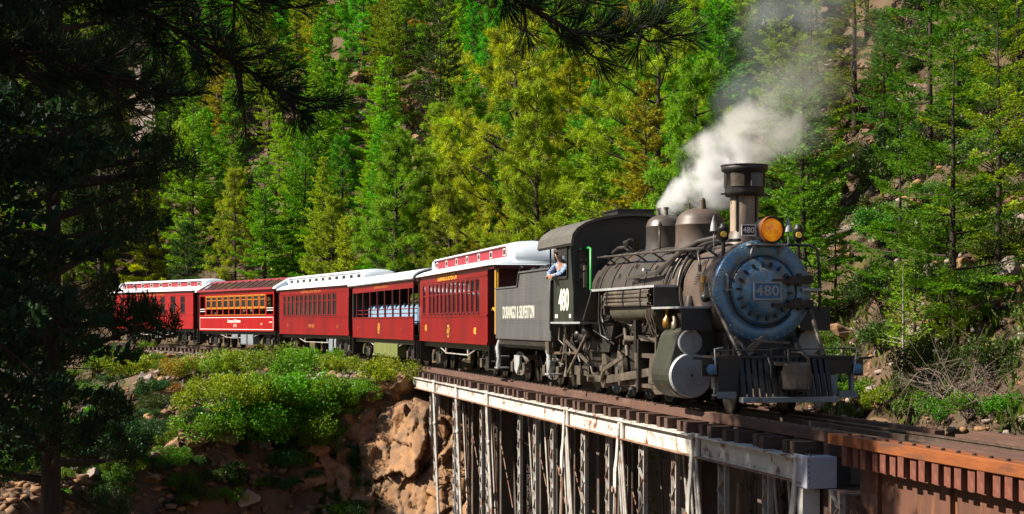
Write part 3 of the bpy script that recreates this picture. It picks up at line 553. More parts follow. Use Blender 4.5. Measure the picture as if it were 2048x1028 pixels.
# cylinders
def hull2(c1, r1, c2, r2, n=26):
    pts = [(c[0] + r * math.cos(2 * PI * i / n), c[1] + r * math.sin(2 * PI * i / n)) for c, r in ((c1, r1), (c2, r2)) for i in range(n)]
    pts = sorted(set(pts)); 
    def half(ps):
        h = []
        for p in ps:
            while len(h) > 1 and (h[-1][0] - h[-2][0]) * (p[1] - h[-2][1]) - (h[-1][1] - h[-2][1]) * (p[0] - h[-2][0]) <= 0: h.pop()
            h.append(p)
        return h
    a = half(pts); b = half(pts[::-1]); return a[:-1] + b[:-1]
jk = mat('dark_green_jacket', (0.045, 0.05, 0.035), (0.03, 0.03, 0.025), 2.5, 0.35, rvar=0.1, c3=(0.12, 0.10, 0.075), s3=2, t3=(0.55, 0.75))
for sg in (1, -1):
    poly = hull2((sg * 1.07, 0.65), 0.405, (sg * 1.08, 1.22), 0.25)
    m = MB(); m.prism(poly, 'x', 0.66, 1.68)
    m.box(0.75, 1.6, sg * 0.35 if sg > 0 else -0.95, 0.95 if sg > 0 else -0.35, 0.45, 1.5); cb = m.build('cylinder_block', jk, loco, bevel=0.02)
    m = MB(); m.lathe([(0.70, 0.385), (0.60, 0.385), (0.575, 0.365), (0.57, 0.0)], (0, sg * 1.07, 0.65), (1, 0, 0), 40, smooth=False); m.build('cylinder_head', M['silver'], cb)
    m = MB(); m.cyl((0.57, sg * 1.07, 0.65), (0.55, sg * 1.07, 0.65), 0.02, n=8); m.build('head_bolt', M['soot'], cb)
    m = MB(); m.lathe([(0.70, 0.215), (0.60, 0.215), (0.585, 0.2), (0.58, 0.0)], (0, sg * 1.08, 1.22), (1, 0, 0), 32, smooth=False); m.build('valve_head', M['silver'], cb)
    m = MB(); m.cyl((1.68, sg * 1.08, 1.22), (2.3, sg * 1.08, 1.22), 0.09, 0.06, 12); m.cyl((1.68, sg * 1.07, 0.65), (1.95, sg * 1.07, 0.65), 0.22, 0.12, 14); m.cyl((1.9, sg * 1.07, 0.65), (3.2, sg * 1.07, 0.65), 0.035, n=8); m.build('piston_rod', M['steel'], cb)
    m = MB(); m.tube([(1.2, sg * 0.85, 1.4), (1.25, sg * 0.92, 1.7), (1.3, sg * 0.85, 2.0)], 0.11, 12); m.build('steam_pipe', M['soot'], loco)
m = MB(); m.lathe([(0, 0.06), (0.06, 0.085), (0.16, 0.075), (0.2, 0.035), (0.3, 0.03), (0.32, 0.06), (0.36, 0.06), (0.37, 0.01)], (1.55, 1.22, 1.46), (0, 0, 1), 14); m.build('lubricator', M['brass'], loco)
m = MB(); m.lathe([(0, 0.07), (0.1, 0.07), (0.12, 0.04), (0.2, 0.05), (0.25, 0.0)], (1.2, 1.18, 1.46), (0, 0, 1), 12); m.build('relief_valve', M['steel'], loco)
# frame, wheels, rods
m = MB(); m.box(0.2, 9.6, 0.66, 0.74, 0.42, 1.05); m.box(0.2, 9.6, -0.74, -0.66, 0.42, 1.05); m.box(0.0, 1.7, -0.6, 0.6, 0.8, 1.4); m.box(-0.9, 0.3, -0.5, 0.5, 0.6, 1.0); m.build('frame', M['soot'], loco)
m = MB(); m.box(6.3, 9.2, -0.8, 0.8, 0.75, 1.65); m.prism([(6.2, 1.55), (9.0, 1.55), (8.6, 0.95), (6.6, 0.95)], 'y', 0.8, 0.95); m.build('firebox', M['soot'], loco)
def wheel_mesh(r, w, n=28):
    m = MB(); m.lathe([(-w / 2, 0.07), (-w / 2, r * 0.55), (-w / 2 + 0.02, r * 0.82), (-w / 2 - 0.01, r * 0.84), (-w / 2 - 0.01, r), (w / 2 - 0.03, r), (w / 2 - 0.03, r + 0.03), (w / 2, r + 0.03), (w / 2, r * 0.8), (w / 2, 0.07)], (0, 0, 0), (0, 1, 0), n)
    return m.mesh('wheel', M['soot'])
wm = wheel_mesh(0.555, 0.14)
DR = (3.55, 4.82, 6.09, 7.36)
for s_ in DR:
    for sg in (1, -1):
        o = link('driving_wheel', wm, loco, (s_, sg * 0.50, 0.57)); o.rotation_euler = (0, 0, 0 if sg < 0 else PI)
    for sg in (1, -1):
        ang = -0.7 if sg > 0 else 0.9
        m = MB(); fan = [(0.42 * math.cos(a), 0.42 * math.sin(a)) for a in np.linspace(ang + PI - 0.95, ang + PI + 0.95, 11)] + [(0.17 * math.cos(a), 0.17 * math.sin(a)) for a in np.linspace(ang + 1.2, ang - 1.2, 5)]
        fan2 = [(s_ + x, 0.57 + z) for x, z in fan]
        m.prism(fan2, 'y', sg * 0.80, sg * 0.90); m.cyl((s_, sg * 0.72, 0.57), (s_, sg * 0.93, 0.57), 0.10, n=14); m.cyl((s_ + 0.28 * math.cos(ang), sg * 0.85, 0.57 + 0.28 * math.sin(ang)), (s_ + 0.28 * math.cos(ang), sg * 1.16, 0.57 + 0.28 * math.sin(ang)), 0.075, n=12)
        m.build('counterweight', M['steel'], loco)
for sg, ang in ((1, -0.7), (-1, 0.9)):
    px, pz = 0.28 * math.cos(ang), 0.57 + 0.28 * math.sin(ang)
    m = MB()
    for a, b_ in zip(DR[:-1], DR[1:]): m.bar((a + px, sg * 0.99, pz), (b_ + px, sg * 0.99, pz), 0.06, 0.13)
    for a in DR: m.cyl((a + px, sg * 0.95, pz), (a + px, sg * 1.03, pz), 0.12, n=14)
    m.build('side_rod', M['steel'], loco)
    ms_ = DR[2] + px
    m = MB(); m.bar((2.75, sg * 1.10, 0.66), (ms_, sg * 1.10, pz), 0.07, 0.15); m.cyl((ms_, sg * 1.05, pz), (ms_, sg * 1.16, pz), 0.16, n=16); m.cyl((2.75, sg * 1.05, 0.66), (2.75, sg * 1.15, 0.66), 0.12, n=14); m.build('main_rod', M['steel'], loco)
    m = MB(); m.prism([(2.45, 0.42), (3.05, 0.42), (2.95, 0.9), (2.55, 0.9)], 'y', sg * 1.0, sg * 1.14); m.build('crosshead', M['steel'], loco, bevel=0.015)
    m = MB(); m.box(1.75, 3.6, sg * 1.07 - 0.06, sg * 1.07 + 0.06, 0.90, 0.98); m.box(1.75, 3.6, sg * 1.07 - 0.06, sg * 1.07 + 0.06, 0.34, 0.41); m.prism([(1.70, 0.30), (2.6, 0.24), (2.9, 0.34), (1.7, 0.5)], 'y', sg * 1.0, sg * 1.12); m.build('crosshead_guide', M['steel'], loco)
    m = MB(); m.box(3.5, 3.62, sg * 0.72, sg * 1.2, 0.3, 1.25); m.build('guide_yoke', M['soot'], loco)
    # valve gear
    m = MB(); m.tube([(4.55 + 0.10 * math.sin(q_), sg * 1.14, 1.18 + 0.26 * q_) for q_ in np.linspace(-1, 1, 7)], 0.045, 6); m.cyl((4.55, sg * 0.9, 1.18), (4.55, sg * 1.2, 1.18), 0.06, n=10); m.build('expansion_link', M['steel'], loco)
    m = MB(); m.bar((4.5, sg * 1.14, 1.27), (2.45, sg * 1.14, 1.24), 0.04, 0.07); m.build('radius_rod', M['steel'], loco)
    m = MB(); m.bar((2.4, sg * 1.16, 1.30), (2.48, sg * 1.16, 0.58), 0.04, 0.08); m.bar((2.48, sg * 1.16, 0.56), (2.75, sg * 1.16, 0.5), 0.03, 0.05); m.build('combination_lever', M['steel'], loco)
    m = MB(); m.bar((4.55, sg * 1.2, 0.90), (ms_ - 0.25, sg * 1.2, pz + 0.22), 0.04, 0.08); m.bar((ms_ - 0.25, sg * 1.2, pz + 0.22), (ms_, sg * 1.2, pz), 0.05, 0.09); m.build('eccentric_rod', M['steel'], loco)
    m = MB(); m.bar((4.3, sg * 1.0, 1.62), (8.0, sg * 1.0, 1.72), 0.03, 0.05); m.bar((4.3, sg * 1.05, 1.62), (4.35, sg * 1.1, 1.28), 0.04, 0.05); m.bar((4.3, sg * 1.0, 1.62), (4.75, sg * 1.0, 1.45), 0.05, 0.07); m.build('reach_rod', M['soot'], loco)
m = MB(); m.box(3.6, 3.75, 0.95, 1.22, 1.0, 1.6); m.box(2.95, 3.6, 0.98, 1.1, 1.35, 1.5); m.prism([(3.9, 0.95), (4.5, 1.0), (4.4, 1.35), (3.95, 1.35)], 'y', 0.95, 1.05); m.build('valve_gear_bracket', M['soot'], loco)
wm2 = wheel_mesh(0.33, 0.12, 20)
for s_ in (0.15, 9.1):
    for sg in (1, -1): link('pilot_wheel' if s_ < 1 else 'trailing_wheel', wm2, loco, (s_, sg * 0.48, 0.34))
m = MB(); m.box(8.5, 9.8, 0.78, 0.9, 0.4, 0.6); m.box(8.95, 9.25, 0.72, 0.98, 0.2, 0.55); m.build('trailing_truck_frame', M['steel'], loco)
# clutter under the cab: injector, pipes, rods, valves
rr = random.Random(3)
m = MB(); m.cyl((7.6, 1.15, 1.25), (8.2, 1.15, 1.25), 0.09, 0.07, 10); m.cyl((7.9, 1.15, 1.25), (7.9, 1.15, 1.48), 0.05, n=8); m.ball((8.25, 1.18, 1.3), 0.11, 10); m.ball((7.45, 1.18, 1.38), 0.14, 10); m.build('injector', M['soot'], loco)
for k in range(15):
    s_ = rr.uniform(7.0, 9.9); t_ = rr.uniform(0.95, 1.3); z_ = rr.uniform(0.9, 1.45)
    p = [(s_, t_, 1.5), (s_ + rr.uniform(-.1, .1), t_, z_), (s_ + rr.uniform(-.5, .5), t_ + rr.uniform(-.08, .08), z_ - rr.uniform(.02, .2)), (s_ + rr.uniform(-.5, .5), t_, z_ - rr.uniform(.2, .75))]
    m = MB(); m.tube(p, rr.uniform(0.014, 0.034), 6); m.build('feed_pipe', M['steel'] if k % 3 else M['soot'], loco)
m = MB(); m.bar((9.3, 1.26, 1.20), (7.2, 1.24, 0.72), 0.04, 0.06); m.build('grate_rod', M['steel'], loco)
m = MB(); m.bar((8.9, 1.28, 0.45), (7.3, 1.26, 1.30), 0.035, 0.05); m.build('drain_rod', M['steel'], loco)
m = MB(); m.cyl((8.9, 1.3, 0.42), (8.9, 1.3, 1.1), 0.018, n=6); m.lathe([(0, 0.07), (0.1, 0.05), (0.22, 0.02)], (8.9, 1.3, 0.38), (0, 0, 1), 12); m.build('oil_can', M['steel'], loco)
for k in range(9):
    s_ = rr.uniform(2.2, 6.6); z_ = rr.uniform(1.3, 1.62); t_ = rr.uniform(0.85, 1.2)
    m = MB(); m.tube([(s_, t_, z_ + 0.2), (s_ + rr.uniform(-.1, .1), t_ + 0.05, z_), (s_ + rr.uniform(-.9, .9), t_ + 0.03, z_ - rr.uniform(.0, .2)), (s_ + rr.uniform(-.9, .9), t_, z_ - rr.uniform(.1, .5))], rr.uniform(0.014, 0.032), 6); m.build('oil_pipe', M['steel'] if k % 2 else M['soot'], loco)
for k in range(7):
    s_ = 2.1 + 0.08 * k; m = MB(); m.tube([(s_, 1.30, 1.84), (s_ + 0.02, 1.31, 1.66), (s_ + rr.uniform(-.1, .1), 1.27, 1.5), (s_ + rr.uniform(-.1, .2), 1.2, 1.3)], 0.011, 5); m.build('lubricator_line', M['steel'], loco)
m = MB(); m.cyl((5.9, 1.33, 2.15), (5.95, 1.33, 1.65), 0.02, n=6); m.tube([(5.95, 1.33, 1.65), (5.9, 1.3, 1.3), (5.6, 1.2, 1.2)], 0.026, 6); m.tube([(5.8, 1.30, 2.1), (5.75, 1.31, 1.9), (5.85, 1.3, 1.7), (5.7, 1.3, 1.55)], 0.03, 6); m.build('air_hose', M['soot'], loco)
# pilot and front end
m = MB(); m.box(-1.12, -0.92, -1.16, 1.20, 0.72, 0.98); m.box(-1.18, -0.2, -1.16, 1.20, 0.98, 1.01); pb = m.build('pilot_beam', M['soot'], loco)
m = MB(); m.tube([(-1.12, 1.22, 1.10), (-1.12, 0.3, 1.11), (-1.12, 0.1, 1.14), (-1.12, -0.1, 1.12), (-1.12, -1.14, 1.14)], 0.014, 6); m.build('uncoupling_lever', M['steel'], pb)
for t_ in (1.15, 0.9, 0.25, 0.02, -0.6, -1.0): m = MB(); m.cyl((-1.12, t_, 1.0), (-1.12, t_, 1.15), 0.018, n=6); m.build('lever_bracket', M['steel'], pb)
for i in range(15):
    t_ = 0.78 - i * 0.104
    m = MB(); m.bar((-1.14, t_, 0.96), (-1.34 - 0.10 * (1 - abs(t_ - 0.05) / 0.75), t_ * 1.02, 0.34), 0.055, 0.07, up=(0, 1, 0)); m.build('pilot_slat', M['black'], loco)
m = MB(); m.bar((-1.38, 0.86, 0.31), (-1.38, -0.78, 0.31), 0.20, 0.09); m.build('footboard', mat('blue_white_board', (0.20, 0.26, 0.32), (0.30, 0.30, 0.28), 4, 0.6, c3=(0.16, 0.12, 0.09), s3=3), loco, bevel=0.01)
for t_ in (1.05, -1.03):
    m = MB(); m.box(-1.25, -0.95, t_ - 0.16, t_ + 0.16, 0.36, 0.39); m.box(-1.26, -1.24, t_ - 0.16, t_ + 0.16, 0.33, 0.44); m.bar((-1.05, t_ + 0.14, 0.38), (-1.02, t_ + 0.14, 0.98), 0.03, 0.05); m.bar((-1.05, t_ - 0.14, 0.38), (-1.02, t_ - 0.14, 0.98), 0.06, 0.10); m.build('pilot_step', M['grey_box'], loco)
m = MB(); m.box(-1.2, -1.0, 0.80, 1.18, 0.40, 0.98); m.build('pilot_plate', M['black'], loco)
m = MB(); m.box(-1.2, -1.17, -0.86, -0.70, 0.36, 0.70); m.build('grey_plate', M['grey_box'], loco)
m = MB(); m.box(-1.72, -1.15, -0.10, 0.14, 0.60, 0.80); m.prism([(0.24, -1.70), (0.10, -1.82), (-0.1, -1.86), (-0.18, -1.76), (-0.12, -1.55), (0.20, -1.5)], 'z', 0.48, 0.90); 
m.v[-12:] = [(b, a, c) for a, b, c in m.v[-12:]]
m.build('coupler', M['steel'], loco, bevel=0.02)
m = MB(); m.tube([(-1.70, 0.17, 0.86), (-1.70, 0.17, 1.10), (-1.5, 0.12, 1.13), (-1.12, 0.1, 1.13)], 0.02, 6); m.build('coupler_lift', M['soot'], loco); m = MB(); m.box(-1.55, -1.15, -0.22, 0.24, 0.86, 0.92); m.build('coupler_hood', M['steel'], loco); m = MB(); m.bar((-1.4, 0.2, 0.5), (-1.4, -0.25, 0.44), 0.2, 0.04); m.build('coupler_shelf', M['soot'], loco)
m = MB(); m.tube([(-1.0, -0.15, 1.06), (-1.2, -0.25, 1.06), (-1.32, -0.30, 0.98), (-1.36, -0.32, 0.72), (-1.36, -0.32, 0.52)], 0.032, 8); m.build('air_hose', M['steel'], loco)
m = MB(); m.tube([(-1.05, 0.35, 1.03), (-1.15, 0.32, 1.0), (-1.25, 0.30, 0.85), (-1.28, 0.3, 0.6)], 0.026, 8); m.build('air_hose', M['soot'], loco)
for sg in (1, -1):
    m = MB(); m.cyl((0.12, sg * 0.84, 1.95), (-0.98, sg * 0.72, 1.0), 0.042, n=8); m.build('pilot_brace', M['steel'], loco)
    m = MB(); m.cyl((-0.1, sg * 0.52, 1.3), (-0.75, sg * 0.42, 1.0), 0.05, 0.06, 8); m.build('steam_chest_pipe', M['soot'], loco)
m = MB(); m.bar((-0.65, 0.42, 1.26), (-0.62, -0.25, 1.22), 0.04, 0.04); m.bar((-0.6, 0.5, 1.08), (-0.6, 0.2, 1.3), 0.1, 0.08); m.bar((-0.9, 0.75, 1.05), (-0.7, 0.7, 1.25), 0.03, 0.05); m.build('front_deck_fittings', M['steel'], loco)
for t_ in (1.28, -1.24):
    m = MB(); m.cyl((-1.02, t_, 0.80), (-1.16, t_, 0.80), 0.085, 0.095, 16); m.box(-1.06, -1.0, t_ - 0.13, t_ + 0.13, 0.68, 0.95); m.bar((-1.05, t_ - 0.05, 0.96), (-1.05, t_ + 0.28 * (1 if t_ > 0 else -1), 0.98), 0.04, 0.04); cl = m.build('class_lamp', M['soot'], loco)
    m = MB(); m.lathe([(0, 0.085), (-0.03, 0.05), (-0.04, 0)], (-1.16, t_, 0.80), (1, 0, 0), 16); m.build('lamp_lens', M['lampblue'], cl)
    m = MB(); m.tube([(-1.15, t_ * 0.94, 0.72), (-1.2, t_ * 0.97, 1.13), (-1.15, t_ * 0.85, 1.15)], 0.016, 6); m.build('corner_handrail', M['silver'], loco)
# ================================================================== TENDER
tender = thing('coal_tender', 'grey black coal tender lettered DURANGO & SILVERTON behind the cab', 'tender', (W(13.95, 0)[0].item(), W(13.95, 0)[1].item(), 0), RZ)
# local x: -3.25 (front) .. 3.25 (rear)
m = MB(); m.box(-3.25, 3.25, -1.25, 1.25, 1.13, 2.44); tb = m.build('water_tank', M['tender'], tender, bevel=0.02)
prof = [(-3.25, 2.44), (0.42, 2.44), (0.2, 2.80), (-3.25, 2.80)]
m = MB(); m.prism(prof, 'y', 1.20, 1.24); m.prism(prof, 'y', -1.24, -1.20); m.box(0.2, 0.24, -1.2, 1.2, 2.44, 2.78); m.build('coal_bunker', M['tender'], tender)
m = MB(); m.bar((-3.25, 1.255, 2.80), (0.2, 1.255, 2.80), 0.04, 0.04); m.bar((0.2, 1.255, 2.80), (0.44, 1.255, 2.45), 0.04, 0.04); m.bar((0.44, 1.255, 2.46), (3.25, 1.255, 2.46), 0.04, 0.04); m.build('bunker_rim', M['tender'], tender)
m = MB(); m.tube([(0.3, 1.2, 2.44), (0.3, 1.22, 2.85), (0.1, 1.22, 2.95), (-0.15, 1.22, 2.9)], 0.02, 6); m.build('hand_iron', M['black'], tender)
m = MB()
for j, z_ in enumerate((2.06, 2.02, 1.98, 1.62, 1.58, 1.54)):
    for i in range(38): m.ball((-2.7 + i * 0.14 + 0.07 * (j % 2), 1.25, z_), 0.011, 5)
for i in range(46): m.ball((-3.15 + i * 0.14, 1.25, 1.2), 0.009, 5); m.ball((-3.15 + i * 0.14, 1.25, 2.38), 0.009, 5)
m.build('rivet_rows', M['tender'], tb)['kind'] = 'stuff'
put_text(text_mesh('DURANGO & SILVERTON', 0.44, 'lettering', M['cream'], 0.70, 0.002, 0.003, 1.12), 'lettering', tender, (0.35, 1.254, 1.80), SIDE)
m = MB(); m.box(-3.3, 3.3, -1.1, 1.1, 0.92, 1.12); m.box(-3.3, 3.3, 1.1, 1.2, 1.0, 1.12); m.build('underframe', M['soot'], tender)
def truck(parent, x, gauge=0.46, arm=0.85, light=None, r=0.36):
    t = MB(); L = light or M['soot']
    for sg in (1, -1):
        y = sg * arm
        t.bar((x - arm, y, 0.56), (x - 0.25, y, 0.78), 0.06, 0.06); t.bar((x - 0.25, y, 0.78), (x + 0.25, y, 0.78), 0.06, 0.06); t.bar((x + 0.25, y, 0.78), (x + arm, y, 0.56), 0.06, 0.06)
        t.bar((x - arm, y, 0.40), (x - 0.25, y, 0.24), 0.06, 0.05); t.bar((x - 0.25, y, 0.24), (x + 0.25, y, 0.24), 0.06, 0.05); t.bar((x + 0.25, y, 0.24), (x + arm, y, 0.40), 0.06, 0.05)
        for dx in (-0.25, 0.25): t.bar((x + dx, y, 0.24), (x + dx, y, 0.78), 0.05, 0.05)
        for k in range(3): t.cyl((x - 0.14 + k * 0.14, y, 0.28), (x - 0.14 + k * 0.14, y, 0.60), 0.06, n=8)
    t.box(x - 0.2, x + 0.2, -arm, arm, 0.60, 0.74)
    tr = t.build('truck', L, parent)
    for dx in (-0.72, 0.72):
        for sg in (1, -1):
            link('wheel', wm3, tr, (x + dx, sg * gauge, 0.37))
            b = MB(); b.box(x + dx - 0.12, x + dx + 0.12, sg * arm - 0.10, sg * arm + 0.10, 0.28, 0.54); b.build('journal_box', M['steel'], tr, bevel=0.015)
    return tr
wm3 = wheel_mesh(0.345, 0.12, 20)
lt = mat('sunlit_truck_steel', (0.30, 0.28, 0.26), (0.12, 0.10, 0.09), 4, 0.5, 0.2, c3=(0.06, 0.05, 0.045), s3=3, t3=(0.5, 0.6))  # sunlit look of the tender trucks put into the colour
truck(tender, -1.9, light=lt); truck(tender, 1.9, light=lt)
for x in (-1.9, 1.9):
    m = MB(); m.prism([(x - 0.35, 0.72), (x + 0.35, 0.72), (x + 0.30, 0.36), (x + 0.05, 0.24), (x - 0.3, 0.5)], 'y', 0.90, 0.96); m.build('sunlit_side_plate', M['silver'], tender)  # added silver plates stand in for sunlit truck sides
for x in (3.05, -3.0):
    m = MB(); m.tube([(x, 1.18, 1.1), (x + 0.05, 1.22, 0.9), (x - 0.12, 1.22, 0.62), (x + 0.02, 1.22, 0.40), (x + 0.12, 1.22, 0.34)], [0.05, 0.07, 0.06, 0.06, 0.04], 4); m.box(x - 0.2, x + 0.2, 0.95, 1.28, 0.36, 0.39); m.box(x - 0.18, x + 0.18, 0.95, 1.24, 0.66, 0.69); m.build('corner_step', M['silver'], tender)
m = MB(); m.box(-3.2, -2.85, 1.15, 1.28, 0.86, 1.12); m.build('corner_block', M['steel'], tender)
rr = random.Random(5)
# coal heap: hundreds of lumps nobody could count
cv = MB()
for k in range(420):
    x = rr.uniform(10.85, 14.0); y = rr.uniform(-1.1, 1.1)
    top = 2.72 + 0.34 * (1 - (y / 1.2) ** 2) * (1 - max(0, (x - 12.6) / 1.9) ** 2); z = top - rr.random() ** 2 * 0.12
    r = rr.uniform(0.05, 0.13); pts = []
    ico = [(0, 0, 1), (0.9, 0, .45), (.28, .85, .45), (-.72, .53, .45), (-.72, -.53, .45), (.28, -.85, .45), (.72, .53, -.45), (-.28, .85, -.45), (-.9, 0, -.45), (-.28, -.85, -.45), (.72, -.53, -.45), (0, 0, -1)]
    fc = [(0, 1, 2), (0, 2, 3), (0, 3, 4), (0, 4, 5), (0, 5, 1), (1, 6, 2), (2, 6, 7), (2, 7, 3), (3, 7, 8), (3, 8, 4), (4, 8, 9), (4, 9, 5), (5, 9, 10), (5, 10, 1), (1, 10, 6), (11, 7, 6), (11, 8, 7), (11, 9, 8), (11, 10, 9), (11, 6, 10)]
    q_ = [rr.uniform(0.7, 1.25) for _ in ico]
    cv.add([(x - 13.95 + a * r * w, y + b_ * r * w * 0.9, z + c_ * r * w * 0.8) for (a, b_, c_), w in zip(ico, q_)], fc)
cv.box(-3.2, 0.2, -1.19, 1.19, 2.3, 2.62)
tag(cv.build('coal', M['coal'], None, tender.location, rot=(0, 0, RZ)), 'heap of black coal lumps filling the tender bunker', kind='stuff')
# ================================================================== COACHES
M['darkpane'] = mat('dark_pane', (0.02, 0.02, 0.024), rough=0.15)
def s_at(u, t=1.22):
    x, y = W(_S, t); uu = 1024 + 3500 * x / np.maximum(y, 1); k = (_S > 5) & (_S < 140)
    return float(np.interp(-u, -uu[k], _S[k]))
class Car:
    def __init__(c, name, label, cat, u0, u1, group=None):
        s0, s1 = s_at(u0), s_at(u1)
        x0, y0 = W(s0, 0); x1, y1 = W(s1, 0)
        c.L = math.hypot(x1 - x0, y1 - y0); c.h = c.L / 2
        z = float(zt((s0 + s1) / 2)); rz = math.atan2(y1 - y0, x1 - x0)
        c.root = thing(name, label, cat, ((x0 + x1) / 2, (y0 + y1) / 2, z), rz, group)
        c.c = np.array([(x0 + x1) / 2, (y0 + y1) / 2]); c.d = np.array([math.cos(rz), math.sin(rz)]); c.n = np.array([-math.sin(rz), math.cos(rz)])
    def x(c, u, t=1.22):
        """place along the car body seen at photo column u on its near side"""
        k = (u - 1024) / 3500; o = c.c + c.n * t
        return (o[0] - k * o[1]) / (k * c.d[1] - c.d[0])
ZB, ZBELT, ZW0, ZW1, ZE = 0.95, 1.76, 1.83, 2.80, 3.12
HW = 1.22
def body(c, wins, red, style='sash', frame=None, belt=None, zw=(ZW0, ZW1), extra=(), vest=0.0):
    """side walls with real window openings; wins = list of (x0, x1)"""
    h = c.h; L = c.root
    allw = sorted(list(wins) + list(extra))
    for sg in (1, -1):
        y0, y1 = (HW - 0.05, HW) if sg > 0 else (-HW, -HW + 0.05)
        m = MB(); m.box(-h, h, y0, y1, ZB, zw[0]); m.box(-h, h, y0, y1, zw[1], ZE)
        e = -h
        for a, b in allw:
            m.box(e, a, y0, y1, zw[0], zw[1]); e = b
        m.box(e, h, y0, y1, zw[0], zw[1]); m.build('side_wall', red, L)
    m = MB(); m.box(-h, h, HW + 0.001, HW + 0.022, ZBELT - 0.03, ZBELT + 0.025); m.box(-h, h, HW + 0.001, HW + 0.018, ZB + 0.0, ZB + 0.07); m.box(-h, h, HW + 0.001, HW + 0.018, zw[1] + 0.045, zw[1] + 0.075); m.build('belt_rail', belt or red, L)
    m = MB(); m.box(-h, -h + 0.06, -HW + 0.05, HW - 0.05, ZB, ZE); m.build('end_wall', M['maroon'], L); m = MB(); m.box(h - 0.06, h, -HW + 0.05, HW - 0.05, ZB, ZE); m.build('end_wall', M['maroon'], L)
    m = MB(); m.box(-h + 0.06, h - 0.06, -HW + 0.05, HW - 0.05, ZB, ZB + 0.12); m.build('floor', M['interior'], L)
    m = MB(); m.box(-h + 0.06, h - 0.06, -HW + 0.05, HW - 0.05, 3.02, 3.08); m.build('ceiling', M['interior'], L)
def sashes(c, wins, red, zw=(ZW0, ZW1), sash_reflection=(), sill=True, fr=None, mid=0.62):
    cache = {}
    for i, (a, b) in enumerate(wins):
        w = round(b - a, 2); key = w
        if key not in cache:
            zm = zw[0] + (zw[1] - zw[0]) * mid; f = MB(); q = 0.035
            f.box(0, q, HW - 0.035, HW - 0.012, zw[0], zw[1]); f.box(w - q, w, HW - 0.035, HW - 0.012, zw[0], zw[1])
            f.box(q, w - q, HW - 0.035, HW - 0.012, zw[0], zw[0] + 0.05); f.box(q, w - q, HW - 0.035, HW - 0.012, zw[1] - 0.04, zw[1]); f.box(q, w - q, HW - 0.035, HW - 0.006, zm - 0.025, zm + 0.025)
            if sill: f.box(-0.01, w + 0.01, HW - 0.012, HW + 0.03, zw[0] - 0.035, zw[0] + 0.004)
            p1 = MB(); p1.box(q, w - q, HW - 0.030, HW - 0.026, zw[0] + 0.05, zm - 0.025); p2 = MB(); p2.box(q, w - q, HW - 0.030, HW - 0.026, zm + 0.025, zw[1] - 0.04)
            bl = MB(); bl.box(q, w - q, HW - 0.055, HW - 0.045, zm + 0.02, zw[1])  # pale panel behind the upper pane stands for its reflection
            cache[key] = [x.mesh(nm, mt) for x, nm, mt in ((f, 'window', fr or M['maroon']), (p1, 'pane', M['win']), (p2, 'pane', M['win']), (bl, 'sash_reflection', M['sash_reflection']))]
        fm, a1, a2, bm_ = cache[key]
        o = link('window', fm, c.root, (a, 0, 0)); link('pane', a1, o); link('pane', a2, o)
        if i in sash_reflection: link('sash_reflection', bm_, o)
